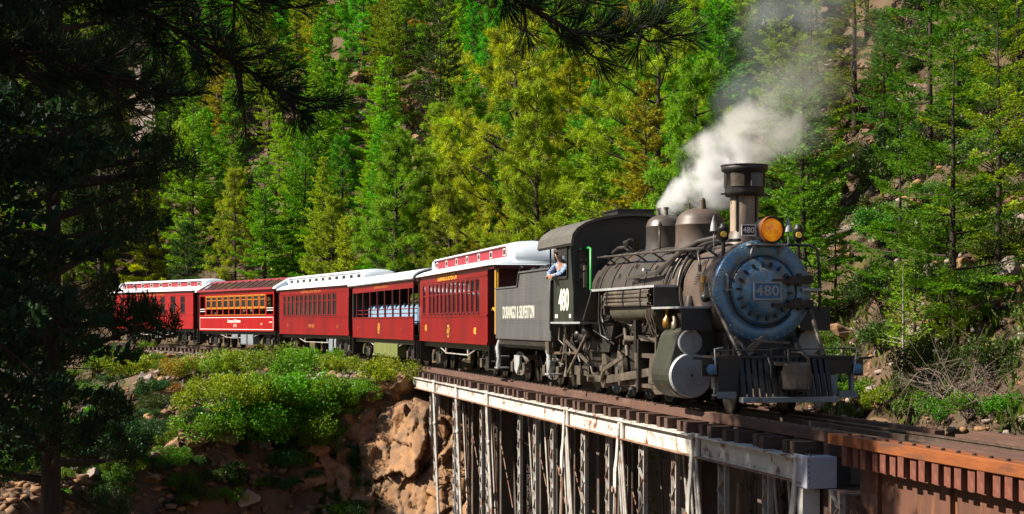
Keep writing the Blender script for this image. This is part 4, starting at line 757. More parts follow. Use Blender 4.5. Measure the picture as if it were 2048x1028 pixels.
def roof(c, kind, mw, front=0.62, rear=0.62, deckmat=None, nwin=10, hood=None, light_deck=False):
    h = c.h
    if kind == 'arch':
        pr = [(1.36 * math.cos(a), 3.10 + 0.42 * math.sin(a) ** 0.9) for a in np.linspace(0, PI, 17)]
        m = MB(); m.prism(pr + [(y * 0.97, z - 0.04) for y, z in pr[::-1]], 'x', -h - front, h + rear); m.build('roof', mw, c.root)
        pr2 = pr
    else:
        dk = [(1.36, 3.10), (1.30, 3.17), (1.10, 3.26), (0.85, 3.33), (0.68, 3.36)]
        up = [(0.76, 3.655), (0.70, 3.70), (0.4, 3.77), (0, 3.795)]
        for sg in (1, -1):
            m = MB(); p = [(sg * y, z) for y, z in dk]; m.prism(p + [(sg * 0.68, 3.30), (sg * 0.85, 3.28), (sg * 1.30, 3.08)], 'x', -h, h); m.build('lower_roof', mw, c.root)
        p = [(y, z) for y, z in up] + [(-y, z) for y, z in up[-2::-1]]
        m = MB(); m.prism(p + [(-0.70, 3.65), (0.70, 3.65)], 'x', -h, h); m.build('roof', mw, c.root)
        xs = np.linspace(-h + 0.35, h - 0.35, nwin); ww = 0.30 if not light_deck else 0.55
        for sg in (1, -1):
            m = MB(); y0, y1 = (0.64, 0.68) if sg > 0 else (-0.68, -0.64)
            m.box(-h, h, y0, y1, 3.34, 3.42); m.box(-h, h, y0, y1, 3.57, 3.65); e = -h
            for xx in xs: m.box(e, xx - ww / 2, y0, y1, 3.42, 3.57); e = xx + ww / 2
            m.box(e, h, y0, y1, 3.42, 3.57); m.build('clerestory_wall', deckmat, c.root)
        f = MB(); f.box(-ww / 2 - 0.018, -ww / 2, 0.68, 0.69, 3.40, 3.59); f.box(ww / 2, ww / 2 + 0.018, 0.68, 0.69, 3.40, 3.59); f.box(-ww / 2, ww / 2, 0.68, 0.69, 3.40, 3.42); f.box(-ww / 2, ww / 2, 0.68, 0.69, 3.57, 3.59)
        fm = f.mesh('clerestory_window', M['white'] if not light_deck else deckmat); p = MB(); p.box(-ww / 2, ww / 2, 0.655, 0.665, 3.42, 3.57); pm = p.mesh('pane', M['darkpane'])
        for xx in xs: o = link('clerestory_window', fm, c.root, (float(xx), 0, 0)); link('pane', pm, o)
        full = dk + [(0.70, 3.60)] + up; pr2 = full + [(-y, z) for y, z in full[-2::-1]]
        for sg, ln in ((-1, front), (1, rear)):
            m = MB(); N = 9; v = []; kk = len(pr2)
            for i in range(N + 1):
                f_ = i / N; sc = math.sqrt(max(0, 1 - (f_ * 0.985) ** 2.2))
                for y, z in pr2: v.append((sg * (h + ln * f_), y * (1 - 0.06 * f_ ** 2), 3.10 + (z - 3.10) * (0.12 + 0.88 * sc)))
            fs = [(i * kk + j, i * kk + j + 1, (i + 1) * kk + j + 1, (i + 1) * kk + j) for i in range(N) for j in range(kk - 1)] + [tuple(range(N * kk, N * kk + kk))]
            m.add(v, fs, 0, True); m.build('roof_hood', hood or mw, c.root)
    for sg, ln in ((-1, front), (1, rear)):
        m = MB(); a, b = sorted((sg * (h + 0.02), sg * (h + ln - 0.05))); m.box(a, b, -1.25, 1.25, 3.0, 3.09); m.build('roof_beam', M['maroon'], c.root)
def under(c, boxes=(), front=0.62, rear=0.62, rail=None):
    h = c.h
    m = MB(); m.box(-h - front + 0.1, h + rear - 0.1, -1.05, 1.05, 0.78, 0.94); m.build('underframe', M['soot'], c.root)
    tx = h - 1.75
    for x in (-tx, tx): truck(c.root, x)
    for sg in (1, -1):
        m = MB(); q = h * 0.32; m.tube([(-h * 0.66, sg * 1.0, 0.9), (-q, sg * 1.0, 0.60), (q, sg * 1.0, 0.60), (h * 0.66, sg * 1.0, 0.9)], 0.022, 6); m.cyl((-q, sg * 1.0, 0.58), (-q, sg * 1.0, 0.9), 0.04, n=8); m.cyl((q, sg * 1.0, 0.58), (q, sg * 1.0, 0.9), 0.04, n=8); m.build('truss_rod', M['rod'], c.root)
    m = MB(); m.cyl((-0.3, -0.3, 0.6), (0.9, -0.3, 0.6), 0.2, n=12); m.box(-1.6, -1.0, -0.5, 0.4, 0.45, 0.78); m.build('brake_cylinder', M['soot'], c.root)
    for (x0, x1, z0, mt) in boxes:
        m = MB(); m.box(x0, x1, 0.72, 1.06, z0, 0.78); m.box(x0 + 0.02, x1 - 0.02, 1.06, 1.075, z0 + 0.04, 0.74); m.build('equipment_box', mt, c.root)
    for sg, ln in ((-1, front), (1, rear)):
        m = MB(); a, b = sorted((sg * (h + 0.05), sg * (h + ln - 0.08)))
        for k in range(3): m.box(a, b, 0.95 + 0.08 * k - 0.12, 1.05 + 0.08 * k, 0.72 - 0.22 * k, 0.75 - 0.22 * k)
        m.box(a, a + 0.03, 0.8, 1.2, 0.26, 0.95); m.box(b - 0.03, b, 0.8, 1.2, 0.26, 0.95); m.build('platform_step', M['soot'], c.root)
        m = MB(); x = sg * (h + ln - 0.1)
        for y in (-0.95, -0.55, 0.55, 0.95): m.tube([(x, y, 0.9), (x, y, 1.9)], 0.018, 5)
        m.tube([(x, -1.0, 1.9), (x, -0.5, 1.95)], 0.02, 5); m.tube([(x, 0.5, 1.95), (x, 1.0, 1.9)], 0.02, 5); m.tube([(x, 1.05, 0.9), (x, 1.12, 1.3), (x, 1.12, 3.05)], 0.022, 6); m.build('platform_railing', rail or M['soot'], c.root)
        m = MB(); m.box(*sorted((sg * (h + ln - 0.1), sg * (h + ln + 0.12))), -0.12, 0.12, 0.55, 0.8); m.build('coupler', M['soot'], c.root)
def emblem(c, x, z, r=0.17, inner=None):
    m = MB(); m.cyl((x, HW, z), (x, HW + 0.008, z), r, n=24, smooth=False); m.prism([(x - r * 0.7, z + r * 0.45), (x - r * 1.35, z + r * 0.35), (x - r * 0.9, z + r * 0.1)], 'y', HW, HW + 0.007); o = m.build('emblem', M['gold'], c.root)
    m = MB(); m.cyl((x, HW, z), (x, HW + 0.012, z), r * 0.78, n=24, smooth=False); m.build('emblem_field', inner or M['orange'], o)
    m = MB()
    for k in range(4): m.box(x - r * 0.55 + k * r * 0.3, x - r * 0.37 + k * r * 0.3, HW + 0.012, HW + 0.016, z - r * 0.3, z + r * 0.35 - 0.03 * (k % 2))
    m.build('emblem_figure', M['gold'], o)
def words(c, body_, size, x, z, mt, width=1.0, bold=0.004, **k):
    put_text(text_mesh(body_, size, 'lettering', mt, width, bold, 0.003, **k), 'lettering', c.root, (x, HW + 0.004, z), SIDE)
def benches(c, n, mt, z=ZB + 0.12, top=0.95):
    h = c.h; s = MB(); s.box(0, 0.42, -0.45, 0.45, 0.32, 0.42); s.bar((0.42, 0, 0.42), (0.52, 0, top), 0.9, 0.07, up=(0, 1, 0)); s.box(0.1, 0.35, -0.4, 0.4, 0, 0.32)
    v = [(p[0], p[1], p[2]) for p in s.v]; sm = s.mesh('seat', mt)
    for i in range(n):
        for y in (0.62, -0.62): link('seat', sm, c.root, (-h + 0.5 + (2 * h - 1.2) * i / max(1, n - 1), y, z))
def even(c, ua, ub, n, post=0.28):
    """n windows between photo columns ua (rear) .. ub (front), evenly along the car"""
    a, b = c.x(ub), c.x(ua); st = (b - a) / n; return [(a + st * (i + post / 2), a + st * (i + 1 - post / 2)) for i in range(n)]
# --- coach next to the tender
A = Car('red_coach', 'dark red coach with twelve narrow sash windows coupled right behind the black tender', 'railway coach', 975, 840, 'red coaches of the train')
wa = even(A, 857, 960, 12); small = [(A.x(851.0), A.x(846.0))]
body(A, wa, M['red'], extra=small); sashes(A, wa, M['red'], sash_reflection=(10, 9, 8, 7, 6), mid=0.63); sashes(A, small, M['red'], sash_reflection=(0,))
roof(A, 'deck', M['roofwhite'], 1.15, 0.62, M['red_deck'] if 'red_deck' in M else mat('faded_red_clerestory', (0.30, 0.03, 0.045), (0.25, 0.022, 0.035), 2, 0.5), 7, hood=M['roofshade'])
under(A, front=1.1, rail=M['yellow'])
emblem(A, A.x(896.5), 1.30, 0.20, M['interior']); words(A, 'DURANGO & SILVERTON', 0.30, A.x(894), 2.955, M['gold'], 1.05, 0.005)
words(A, '482', 0.24, A.x(852), 1.38, M['gold'], 1.0, 0.012); words(A, '482', 0.24, A.x(950), 1.32, M['gold'], 1.0, 0.012)
m = MB(); m.tube([(-A.h - 0.95, 1.16, 1.25), (-A.h - 0.95, 1.16, 3.05)], 0.05, 8); m.tube([(-A.h - 0.6, 1.2, 1.9), (-A.h - 0.85, 1.22, 1.95), (-A.h - 0.95, 1.18, 1.85)], 0.03, 6)
for k in range(4): m.tube([(-A.h - 0.98, 0.9 - 0.1 * k, 0.95), (-A.h - 0.98, 0.95 - 0.1 * k, 1.4), (-A.h - 0.98, 0.88 - 0.1 * k, 1.85)], 0.018, 5)
m.build('yellow_handrail', M['yellow'], A.root)
m = MB(); m.cyl((-A.h - 0.92, 0.95, 1.72), (-A.h - 0.99, 0.95, 1.72), 0.12, n=14); m.build('brake_wheel', M['brass'], A.root)
benches(A, 12, M['maroon'])
# --- open gondola car
B = Car('open_observation_car', 'red open sided sightseeing car with pale blue seats and smooth white roof', 'railway coach', 826, 706, 'red coaches of the train')
pu = [706, 713, 725.5, 739.4, 753.8, 768.6, 784.3, 799, 816.6, 826]
h = B.h; m = MB()
for sg in (1, -1):
    y0, y1 = (HW - 0.05, HW) if sg > 0 else (-HW, -HW + 0.05)
    m = MB(); m.box(-h, h, y0, y1, ZB, 1.74); m.box(-h, h, y0, y1, 2.78, ZE); m.build('side_wall', M['red'], B.root)
    for i, u in enumerate(pu):
        xx = float(np.clip(B.x(u), -h + 0.06, h - 0.06)); m = MB(); w = 0.05 if 0 < i < 9 else 0.06; m.box(xx - w, xx + w, y0, y1, 1.74, 2.78); m.build('post', M['maroon'] if 0 < i < 9 else M['interior'], B.root)
m = MB(); m.box(-h, h, HW - 0.06, HW + 0.03, 1.74, 1.78); m.build('belt_rail', M['red'], B.root)
m = MB()
for z_ in (2.06, 1.90): m.tube([(-h, HW - 0.12, z_), (h, HW - 0.12, z_)], 0.02, 6)
m.build('safety_rail', M['red'], B.root)
m = MB(); m.tube([(-h, -HW + 0.12, 2.06), (h, -HW + 0.12, 2.06)], 0.02, 6); m.build('safety_rail', M['red'], B.root)
m = MB(); m.box(-h, h, -HW + 0.05, HW - 0.05, ZB, ZB + 0.12); m.build('floor', M['interior'], B.root)
m = MB(); m.box(-h, -h + 0.06, -HW + 0.05, 0.3, ZB, 3.1); m.build('end_wall', M['interior'], B.root); m = MB(); m.box(h - 0.06, h, -HW + 0.05, HW - 0.05, ZB, 3.1); m.build('end_wall', M['interior'], B.root)
s = MB(); s.box(0, 0.4, -0.4, 0.4, 0.42, 0.5); s.bar((0.4, 0, 0.5), (0.56, 0, 1.14), 0.85, 0.06, up=(0, 1, 0)); sm = s.mesh('seat', M['seat'])
for i in range(14):
    o = link('seat', sm, B.root, (-h + 0.35 + (2 * h - 1.3) * i / 13, 0.55, ZB + 0.1)); o = link('seat', sm, B.root, (-h + 0.35 + (2 * h - 1.3) * i / 13, -0.55, ZB + 0.1))
roof(B, 'arch', M['roofwhite'], 0.55, 0.55); under(B, ((B.x(787), B.x(740), 0.28, M['olive']),))
emblem(B, B.x(757.5), 1.34, 0.20); words(B, 'DURANGO & SILVERTON', 0.24, B.x(762), 2.955, mat('faded_gold', (0.42, 0.12, 0.02), rough=0.6), 1.1, 0.003)
words(B, '411', 0.17, B.x(718), 1.34, mat('faint_gold', (0.30, 0.06, 0.02), rough=0.6)); words(B, '411', 0.17, B.x(803), 1.30, bpy.data.materials['faint_gold'])
# --- coach with silver-white clerestory
C_ = Car('red_coach', 'dark red coach with white clerestory and twelve tall windows behind the open car', 'railway coach', 697, 560, 'red coaches of the train')
wc = even(C_, 566, 674, 12); body(C_, wc, M['red']); sashes(C_, wc, M['red'], mid=0.68, sash_reflection=(11,))
roof(C_, 'deck', M['roofwhite'], 0.6, 0.6, M['roofwhite'], 11, hood=M['roofshade'], light_deck=True); under(C_, ((C_.x(659), C_.x(651), 0.22, M['grey_box']), (C_.x(665), C_.x(662), 0.4, M['silver'])))
words(C_, 'DURANGO & SILVERTON', 0.30, C_.x(621), 2.955, bpy.data.materials['faded_gold'], 1.1, 0.004); words(C_, 'NEW ALBO', 0.22, C_.x(623), 1.34, bpy.data.materials['faded_gold'], 1.0, 0.004)
words(C_, '312', 0.17, C_.x(575.5), 1.36, bpy.data.materials['faded_gold']); words(C_, '312', 0.17, C_.x(675), 1.32, bpy.data.materials['faded_gold']); benches(C_, 12, M['maroon'])
m = MB(); m.tube([(-C_.h - 0.05, HW + 0.02, 1.2), (-C_.h - 0.12, HW + 0.04, 1.3), (-C_.h - 0.12, HW + 0.04, 2.6)], 0.022, 6); m.build('grab_rail', M['soot'], C_.root)
# --- glass roofed car
D = Car('glass_roof_car', 'bright red car with sloping glass roof and golden window frames', 'railway coach', 547, 400, 'red coaches of the train')
wd = even(D, 411.8, 531.7, 10, 0.16); body(D, wd, M['bright_red'], zw=(1.82, 2.82), extra=((-D.h + 0.12, D.x(533)), (D.x(410), D.h - 0.12)))
zm = 2.12
for a, b in wd:
    f = MB(); y0, y1 = HW - 0.03, HW + 0.012
    f.box(a, a + 0.06, y0, y1, zm, 2.82); f.box(b - 0.06, b, y0, y1, zm, 2.82); f.box(a + 0.06, b - 0.06, y0, y1, zm, zm + 0.10); f.box(a + 0.06, b - 0.06, y0, y1, 2.76, 2.82); f.box(a + 0.06, b - 0.06, y0, y1 - 0.01, 2.57, 2.61)
    o = f.build('window', M['goldwood'], D.root); p = MB(); p.box(a + 0.06, b - 0.06, HW - 0.02, HW - 0.015, zm + 0.1, 2.57); p.build('pane', M['win'], o); p = MB(); p.box(a + 0.06, b - 0.06, HW - 0.02, HW - 0.015, 2.61, 2.76); p.build('pane', M['win'], o)
m = MB(); m.box(D.x(532), D.x(411), HW, HW + 0.03, 1.79, 1.82); m.box(D.x(532), D.x(411), HW + 0.0, HW + 0.02, 2.80, 2.84); m.build('gold_sill', M['goldwood'], D.root)
m = MB()
for x0, x1 in ((-D.h + 0.1, D.x(533)), (D.x(410), D.h - 0.1)):
    for z_ in (2.12, 2.0): m.box(x0, x1, HW - 0.03, HW - 0.005, z_, z_ + 0.03)
m.build('platform_rail', M['white'], D.root)
m = MB(); y0, y1 = HW + 0.002, HW + 0.006; a, b = -D.h + 0.10, D.h - 0.10
m.box(a, b, y0, y1, 1.655, 1.68); m.box(a, b, y0, y1, 1.03, 1.055); m.box(a, a + 0.025, y0, y1, 1.055, 1.655); m.box(b - 0.025, b, y0, y1, 1.055, 1.655); m.build('pinstripe', M['white'], D.root)
words(D, 'Durango & Silverton', 0.235, D.x(468), 1.47, M['white'], 1.05, 0.004, shear=0.25); words(D, '(313)', 0.20, D.x(470), 1.24, M['cream'], 1.25, 0.0); words(D, '313', 0.12, D.x(523), 1.32, M['cream'])
m = MB(); m.box(D.x(544.5), D.x(538.5), HW, HW + 0.01, 1.40, 1.43); m.build('small_plate', M['white'], D.root)
h = D.h
for sg in (1, -1):
    m = MB(); m.bar((-h - 0.05, sg * 1.30, 3.12), (h + 0.05, sg * 1.30, 3.12), 0.14, 0.10); m.bar((-h - 0.05, sg * 0.5, 3.60), (h + 0.05, sg * 0.5, 3.60), 0.06, 0.06)
    xs = np.linspace(-h, h, 12)
    for x in xs: m.bar((x, sg * 1.30, 3.16), (x, sg * 0.5, 3.61), 0.06, 0.05)
    ro = m.build('roof_frame', bpy.data.materials['faded_red_clerestory'], D.root)
    p = MB(); p.add([(0, sg * 1.30, 3.15), (xs[1] - xs[0] - 0.06, sg * 1.30, 3.15), (xs[1] - xs[0] - 0.06, sg * 0.5, 3.60), (0, sg * 0.5, 3.60), (0, sg * 1.30, 3.14), (xs[1] - xs[0] - 0.06, sg * 1.30, 3.14), (xs[1] - xs[0] - 0.06, sg * 0.5, 3.59), (0, sg * 0.5, 3.59)], [(0, 1, 2, 3), (4, 7, 6, 5), (0, 4, 5, 1), (2, 6, 7, 3)])
    pm = p.mesh('roof_pane', M['roofglass'])
    for x in xs[:-1]: link('roof_pane', pm, D.root, (float(x) + 0.03, 0, 0))
m = MB(); m.prism([(0.52, 3.60), (0.4, 3.66), (-0.4, 3.66), (-0.52, 3.60)], 'x', -h, h); m.build('roof_ridge', bpy.data.materials['faded_red_clerestory'], D.root)
m = MB(); gp = [(1.34, 3.08), (1.30, 3.17), (0.5, 3.63), (-0.5, 3.63), (-1.30, 3.17), (-1.34, 3.08)]; m.prism(gp, 'x', -h - 0.5, -h - 0.06); m.build('roof_end', M['roofshade'], D.root); m = MB(); m.prism(gp, 'x', h + 0.06, h + 0.5); m.build('roof_end', M['roofshade'], D.root)
under(D, ((D.x(487.5), D.x(476), 0.26, M['grey_box']), (D.x(500.5), D.x(489.5), 0.26, M['grey_box']), (D.x(470), D.x(458), 0.56, M['grey_box']))); benches(D, 10, M['interior'])
# --- last visible coach
E_ = Car('red_coach', 'bright red coach with eight wide spaced windows half hidden by dark pine branches', 'railway coach', 385, 231, 'red coaches of the train')
we = [(E_.x(b), E_.x(a)) for a, b in ((241, 247.6), (254, 259.6), (268, 274), (288.5, 297), (304, 313), (321, 330), (341, 351), (361, 370))]
body(E_, we, M['bright_red']); sashes(E_, we, M['bright_red'], sash_reflection=(0, 1, 2, 3, 4, 5), mid=0.6)
roof(E_, 'deck', M['roofwhite'], 0.62, 0.62, bpy.data.materials['faded_red_clerestory'], 9, hood=M['roofshade']); under(E_, ((E_.x(318.5), E_.x(306), 0.42, M['grey_box']),))
words(E_, 'DURANGO & SILVERTON', 0.30, E_.x(300), 2.955, bpy.data.materials['faded_gold'], 1.1, 0.004); words(E_, '2278', 0.34, E_.x(305.5), 1.36, M['gold'], 1.1, 0.006); benches(E_, 10, M['interior'])
# ================================================================== TRACK
def rail_mesh(s0, s1, t, step=1.0, z=None):
    m = MB(); ss_ = np.arange(s0, s1 + 1e-6, step); pr = [(-0.055, -0.13), (0.055, -0.13), (0.055, -0.115), (0.012, -0.10), (0.012, -0.035), (0.033, -0.025), (0.033, 0), (-0.033, 0), (-0.033, -0.025), (-0.012, -0.035), (-0.012, -0.10), (-0.055, -0.115)]
    v = []; k = len(pr)
    for s_ in ss_:
        for a, z_ in pr:
            x, y = W(s_, t + a); v.append((float(x), float(y), float(zt(s_)) + z_))
    n = len(ss_); f = [(i * k + j, i * k + (j + 1) % k, (i + 1) * k + (j + 1) % k, (i + 1) * k + j) for i in range(n - 1) for j in range(k)] + [tuple(range(k))[::-1], tuple(range((n - 1) * k, n * k))]
    m.add(v, f); return m
G = 0.49
track = thing('railway_track', 'narrow gauge railway track curving along the bank under the train', 'railway track', (0, 0, 0))
for t_ in (G, -G): rail_mesh(-24, 120, t_).build('rail', M['railsteel'], track)
tm = MB(); tm.box(-0.11, 0.11, -1.1, 1.1, -0.31, -0.135); tmesh = tm.mesh('tie', M['tie']); rr = random.Random(9)
s_ = 33.6; k = 0
while s_ < 118:
    x, y = W(s_, 0); th = float(path(s_)[2]); o = link('tie', tmesh, track, (float(x), float(y), float(zt(s_)) + rr.uniform(-0.01, 0.0)), (0, 0, PI / 2 + th + rr.uniform(-.02, .02))); s_ += 0.55; k += 1
# ================================================================== BRIDGE (track frame of the locomotive)
bridge = thing('trestle_bridge', 'weathered silver and rust steel truss trestle carrying the locomotive over the gorge', 'bridge', (P0[0], P0[1], 0), RZ)
S0, S1 = -5.2, 32.6           # near and far end of the truss span
GT0, GT1 = -0.33, -0.69       # top chord girder
rr = random.Random(17)
for sg in (1, -1):
    y = sg * 1.22; parts = []
    m = MB(); m.box(S0, S1, min(y, y - sg * 0.02), max(y, y - sg * 0.02), GT1 + 0.02, GT0 - 0.02); m.build('girder_web', M['girder'], bridge)
    m = MB(); a, b = sorted((y + sg * 0.09, y - sg * 0.16)); m.box(S0, S1, a, b, GT0 - 0.02, GT0); m.build('top_flange', M['girder'], bridge)
    m = MB(); m.box(S0, S1, a, b, GT1, GT1 + 0.02); m.build('bottom_flange', M['rust'], bridge)
m = MB()
for k in range(150):
    s_ = S0 + 0.2 + k * 0.25; m.ball((s_, 1.27, GT0 + 0.003), 0.014, 5); m.ball((s_, 1.225, GT1 + 0.07), 0.012, 5)
m.build('rivet_rows', M['girder'], bridge)['kind'] = 'stuff'
# deck timbers: every tie is its own piece
t_long = MB(); t_long.box(-0.10, 0.10, -1.18, 1.18, -0.328, -0.135); tl = t_long.mesh('tie', M['tie'])
t_sh = MB(); t_sh.box(-0.10, 0.10, -0.84, 0.84, -0.328, -0.135); ts_ = t_sh.mesh('tie', M['tie'])
s_ = S0 + 0.15; k = 0
while s_ < S1:
    o = link('tie', tl if k % 3 else ts_, bridge, (s_ + rr.uniform(-.03, .03), rr.uniform(-.04, .04), rr.uniform(-.008, 0))); o.rotation_euler = (0, 0, rr.uniform(-.015, .015)); s_ += 0.43; k += 1
for sg in (1, -1):
    e = S0
    while e < S1:
        e2 = min(S1, e + 5.2); m = MB(); m.box(e + 0.015, e2, *sorted((sg * 0.70, sg * 0.86)), -0.133, 0.03); o = m.build('guard_timber', M['guard'], bridge, bevel=0.008); o.location.z = rr.uniform(-.004, .004); e = e2
    m = MB()
    for k in range(int((S1 - S0) / 0.43)): m.cyl((S0 + 0.15 + k * 0.43, sg * 0.78, 0.03), (S0 + 0.15 + k * 0.43, sg * 0.78, 0.055), 0.025, n=6)
    m.build('guard_bolts', M['steel'], bridge)['kind'] = 'stuff'
    m = MB(); m.box(S0, S1, *sorted((sg * 0.30, sg * 0.24)), -0.133, -0.03); m.build('guard_rail', M['railsteel'], bridge)
# panel points
import bisect
def s_u(u, t=1.25, z=-0.5):
    k = (u - 1024) / 3500; n_ = (-math.cos(H0), -math.sin(H0)); d_ = (-math.sin(H0), math.cos(H0)); a = P0[0] + n_[0] * t; b = P0[1] + n_[1] * t
    return (a - k * b) / (k * d_[1] - d_[0])
PP = [s_u(u) for u in (823, 868, 913, 974, 1134, 1243, 1392, 1600)]
def lattice(x, y, z0, z1, name, mt, parent, w=0.30):
    m = MB()
    for dx in (-w / 2, w / 2): m.box(x + dx - 0.028, x + dx + 0.028, y - 0.04, y + 0.04, z0, z1)
    n = int((z1 - z0) / 0.22)
    for i in range(n):
        za = z0 + (z1 - z0) * i / n; zb = z0 + (z1 - z0) * (i + 1) / n
        m.bar((x - w / 2, y + 0.045, za), (x + w / 2, y + 0.045, zb), 0.012, 0.045, up=(0, 1, 0)) if i % 2 else m.bar((x + w / 2, y + 0.045, za), (x - w / 2, y + 0.045, zb), 0.012, 0.045, up=(0, 1, 0))
    return m.build(name, mt, parent)
def rod(p, q, r, mt, name='tie_rod'):
    m = MB(); m.cyl(p, q, r, n=8); return m.build(name, mt, bridge)
for i, s_ in enumerate(PP):
    for sg in (1, -1):
        y = sg * 1.235; mt = M['rod'] if sg > 0 else M['darksteel']  # far truss darker: shade put into the steel's colour
        m = MB(); m.box(s_ - 0.17, s_ + 0.17, *sorted((y, y + sg * 0.05)), GT1 - 0.02, GT0 + 0.04); m.build('gusset_plate', M['girder'] if sg > 0 else M['darksteel'], bridge, bevel=0.01)
        lattice(s_ + 0.55 if i < 4 else s_ - 1.0, sg * 1.1, -7, GT1 - 0.02, 'lattice_post', mt, bridge)
        zlow = -7.0; drop = GT1 - zlow
        dx = -0.42 * drop
        for off in (0.0, 0.14):
            rod((s_ + off, y + sg * 0.02, GT1 + 0.1), (s_ + off + dx * 0.62, y + sg * 0.02, zlow), 0.032, mt)
            if i < 4: m = MB(); m.lathe([(0, 0.03), (0.03, 0.055), (0.10, 0.055), (0.13, 0.03)], (s_ + off + dx * 0.10, y + sg * 0.02, GT1 + 0.1 - (drop + .1) * 0.16), (dx * 0.62, 0, -drop), 8); m.build('turnbuckle', mt, bridge)
        rod((s_ + 0.9, sg * 1.08, GT1), (s_ + 0.9 + dx * 0.5, sg * 1.08, zlow), 0.03, mt)
        if i >= 4:
            # forged hanger with eyebar: flat bar widening to a paddle below the chord
            m = MB(); m.prism([(s_ - 0.05, GT0 - 0.05), (s_ + 0.06, GT0 - 0.05), (s_ + 0.22, GT1 - 0.35), (s_ + 0.36, GT1 - 0.62), (s_ + 0.38, GT1 - 1.0), (s_ + 0.30, GT1 - 1.15), (s_ + 0.20, GT1 - 1.05), (s_ + 0.16, GT1 - 0.7), (s_ + 0.06, GT1 - 0.35)], 'y', *sorted((y + sg * 0.05, y + sg * 0.085)))
            m.build('hanger_bar', M['girder'] if sg > 0 else M['darksteel'], bridge, bevel=0.006)
            m = MB(); m.cyl((s_ + 0.30, y + sg * 0.02, GT1 - 1.0), (s_ + 0.30, y + sg * 0.13, GT1 - 1.0), 0.06, n=12); m.build('pin', M['rust'], bridge)
            for off in (0, 0.12): rod((s_ + 0.30 + off, y + sg * 0.03, GT1 - 0.95), (s_ + 0.9 + off, y + sg * 0.03, zlow), 0.028, M['rod'] if off else M['rust'])
for i, s_ in enumerate([(a + b) / 2 for a, b in zip(PP[:-1], PP[1:])] + [PP[3] * 0.7 + PP[4] * 0.3, PP[3] * 0.3 + PP[4] * 0.7]):
    for y_, mt in ((0.62, M['rod']), (0.56, M['rust'])): rod((s_ + 0.4, y_, GT1), (s_ + 0.4 - 1.65, y_, -7.0), 0.03, mt)
    rod((s_ - 1.3, 0.3, -3.6), (s_ + 1.3, 0.3, -1.0), 0.015, M['rust'], 'cross_rod')
    lattice(s_ + 0.2, 0.45, -7, GT1 - 0.02, 'lattice_post', M['darksteel'], bridge); lattice(s_ - 0.4, 1.0, -7, GT1 - 0.02, 'lattice_post', M['rod'], bridge, 0.22)
    m = MB(); m.box(s_ - 0.9, s_ - 0.62, -0.75, -0.45, -9, GT1 - 0.02); m.build('added_dark_leg', M['darksteel'], bridge)  # added dark leg, deepens the shade behind the truss
    m = MB(); m.box(s_ + 0.3, s_ + 0.58, 0.0, 0.3, -9, GT1 - 0.02); m.build('added_dark_leg', M['darksteel'], bridge)  # second added leg that darkens the background under the deck
# pale panels in the chord end nearest the camera
m = MB(); m.box(S0 - 0.22, S0 + 0.16, 0.86, 1.30, GT1 - 0.05, GT0 + 0.03); m.build('chord_end_box', mat('blue_white_end_plate', (0.42, 0.44, 0.52), (0.35, 0.36, 0.42), 3, 0.5), bridge, bevel=0.008)
m = MB()
for k in range(5): m.ball((S0 - 0.225, 1.27, GT1 + 0.03 + 0.075 * k), 0.014, 5)
for k in range(4): m.ball((S0 - 0.1 + 0.08 * k, 1.2 - 0.08 * (k % 2), GT0 + 0.035), 0.02, 5)
m.build('end_bolts', M['steel'], bridge)
m = MB(); m.box(S0 - 0.06, S0 + 0.10, 1.05, 1.30, -7, GT1 - 0.06); m.build('end_post', M['girder'], bridge)
for z_ in (-1.5, -2.4, -3.3):
    m = MB(); m.ball((S0 - 0.07, 1.12, z_), 0.02, 5); m.ball((S0 - 0.07, 1.22, z_ + 0.3), 0.02, 5); m.build('post_bolt', M['soot'], bridge)
# floor beams and bottom laterals below the deck
for i, s_ in enumerate(PP + [S1 - 0.3]):
    m = MB(); m.box(s_ - 0.06, s_ + 0.06, -1.15, 1.15, GT1 - 0.06, GT0 - 0.03); m.build('floor_beam', M['darksteel'], bridge)
for sg in (1, -1):
    m = MB(); m.box(S0, S1, *sorted((sg * 0.42, sg * 0.56)), GT1 - 0.02, GT0 - 0.003); m.build('stringer', M['darksteel'], bridge)
# abutment at the far end: stacked dark timbers with a hanging lantern-like box
ab = thing('timber_abutment', 'stack of dark squared timbers at the far end of the trestle', 'abutment', (P0[0], P0[1], 0), RZ)
for k in range(4):
    m = MB(); m.box(S1 + 0.1, S1 + 0.5, -1.6, 1.75, -1.36 + 0.26 * k, -1.36 + 0.25 + 0.26 * k); m.build('timber', M['tie'], ab, bevel=0.01)
    m = MB(); m.box(S1 + 0.5, S1 + 2.2, 1.35, 1.65, -1.36 + 0.26 * k, -1.36 + 0.25 + 0.26 * k); m.build('timber', M['tie'], ab, bevel=0.01)
# ---- plate girder approach span nearest the camera
span = thing('plate_girder_span', 'rust red plate girder span with orange guard timber nearest the camera', 'bridge', (P0[0], P0[1], 0), RZ)
E0, E1 = -24.0, -6.4
for sg in (1, -1):
    m = MB(); y = sg * 0.92
    m.prism([(E0, -0.34), (E1, -0.34), (E1, -0.80), (E1 - 0.55, -1.18), (E0, -1.18)], 'y', y - 0.012, y + 0.012); m.build('girder_web', M['rustweb'], span)
    m = MB(); m.box(E0, E1, y - 0.15, y + 0.15, -0.365, -0.335); m.bar((E0, y, -1.18), (E1 - 0.55, y, -1.18), 0.30, 0.03); m.bar((E1 - 0.55, y, -1.18), (E1, y, -0.80), 0.30, 0.03); m.build('girder_flange', M['rustweb'], span)
    for k in range(8):
        m = MB(); s_ = E1 - 0.7 - k * 2.1; m.box(s_ - 0.01, s_ + 0.01, *sorted((y + sg * 0.013, y + sg * 0.075)), -1.16, -0.37); m.build('stiffener', M['rustweb'], span)
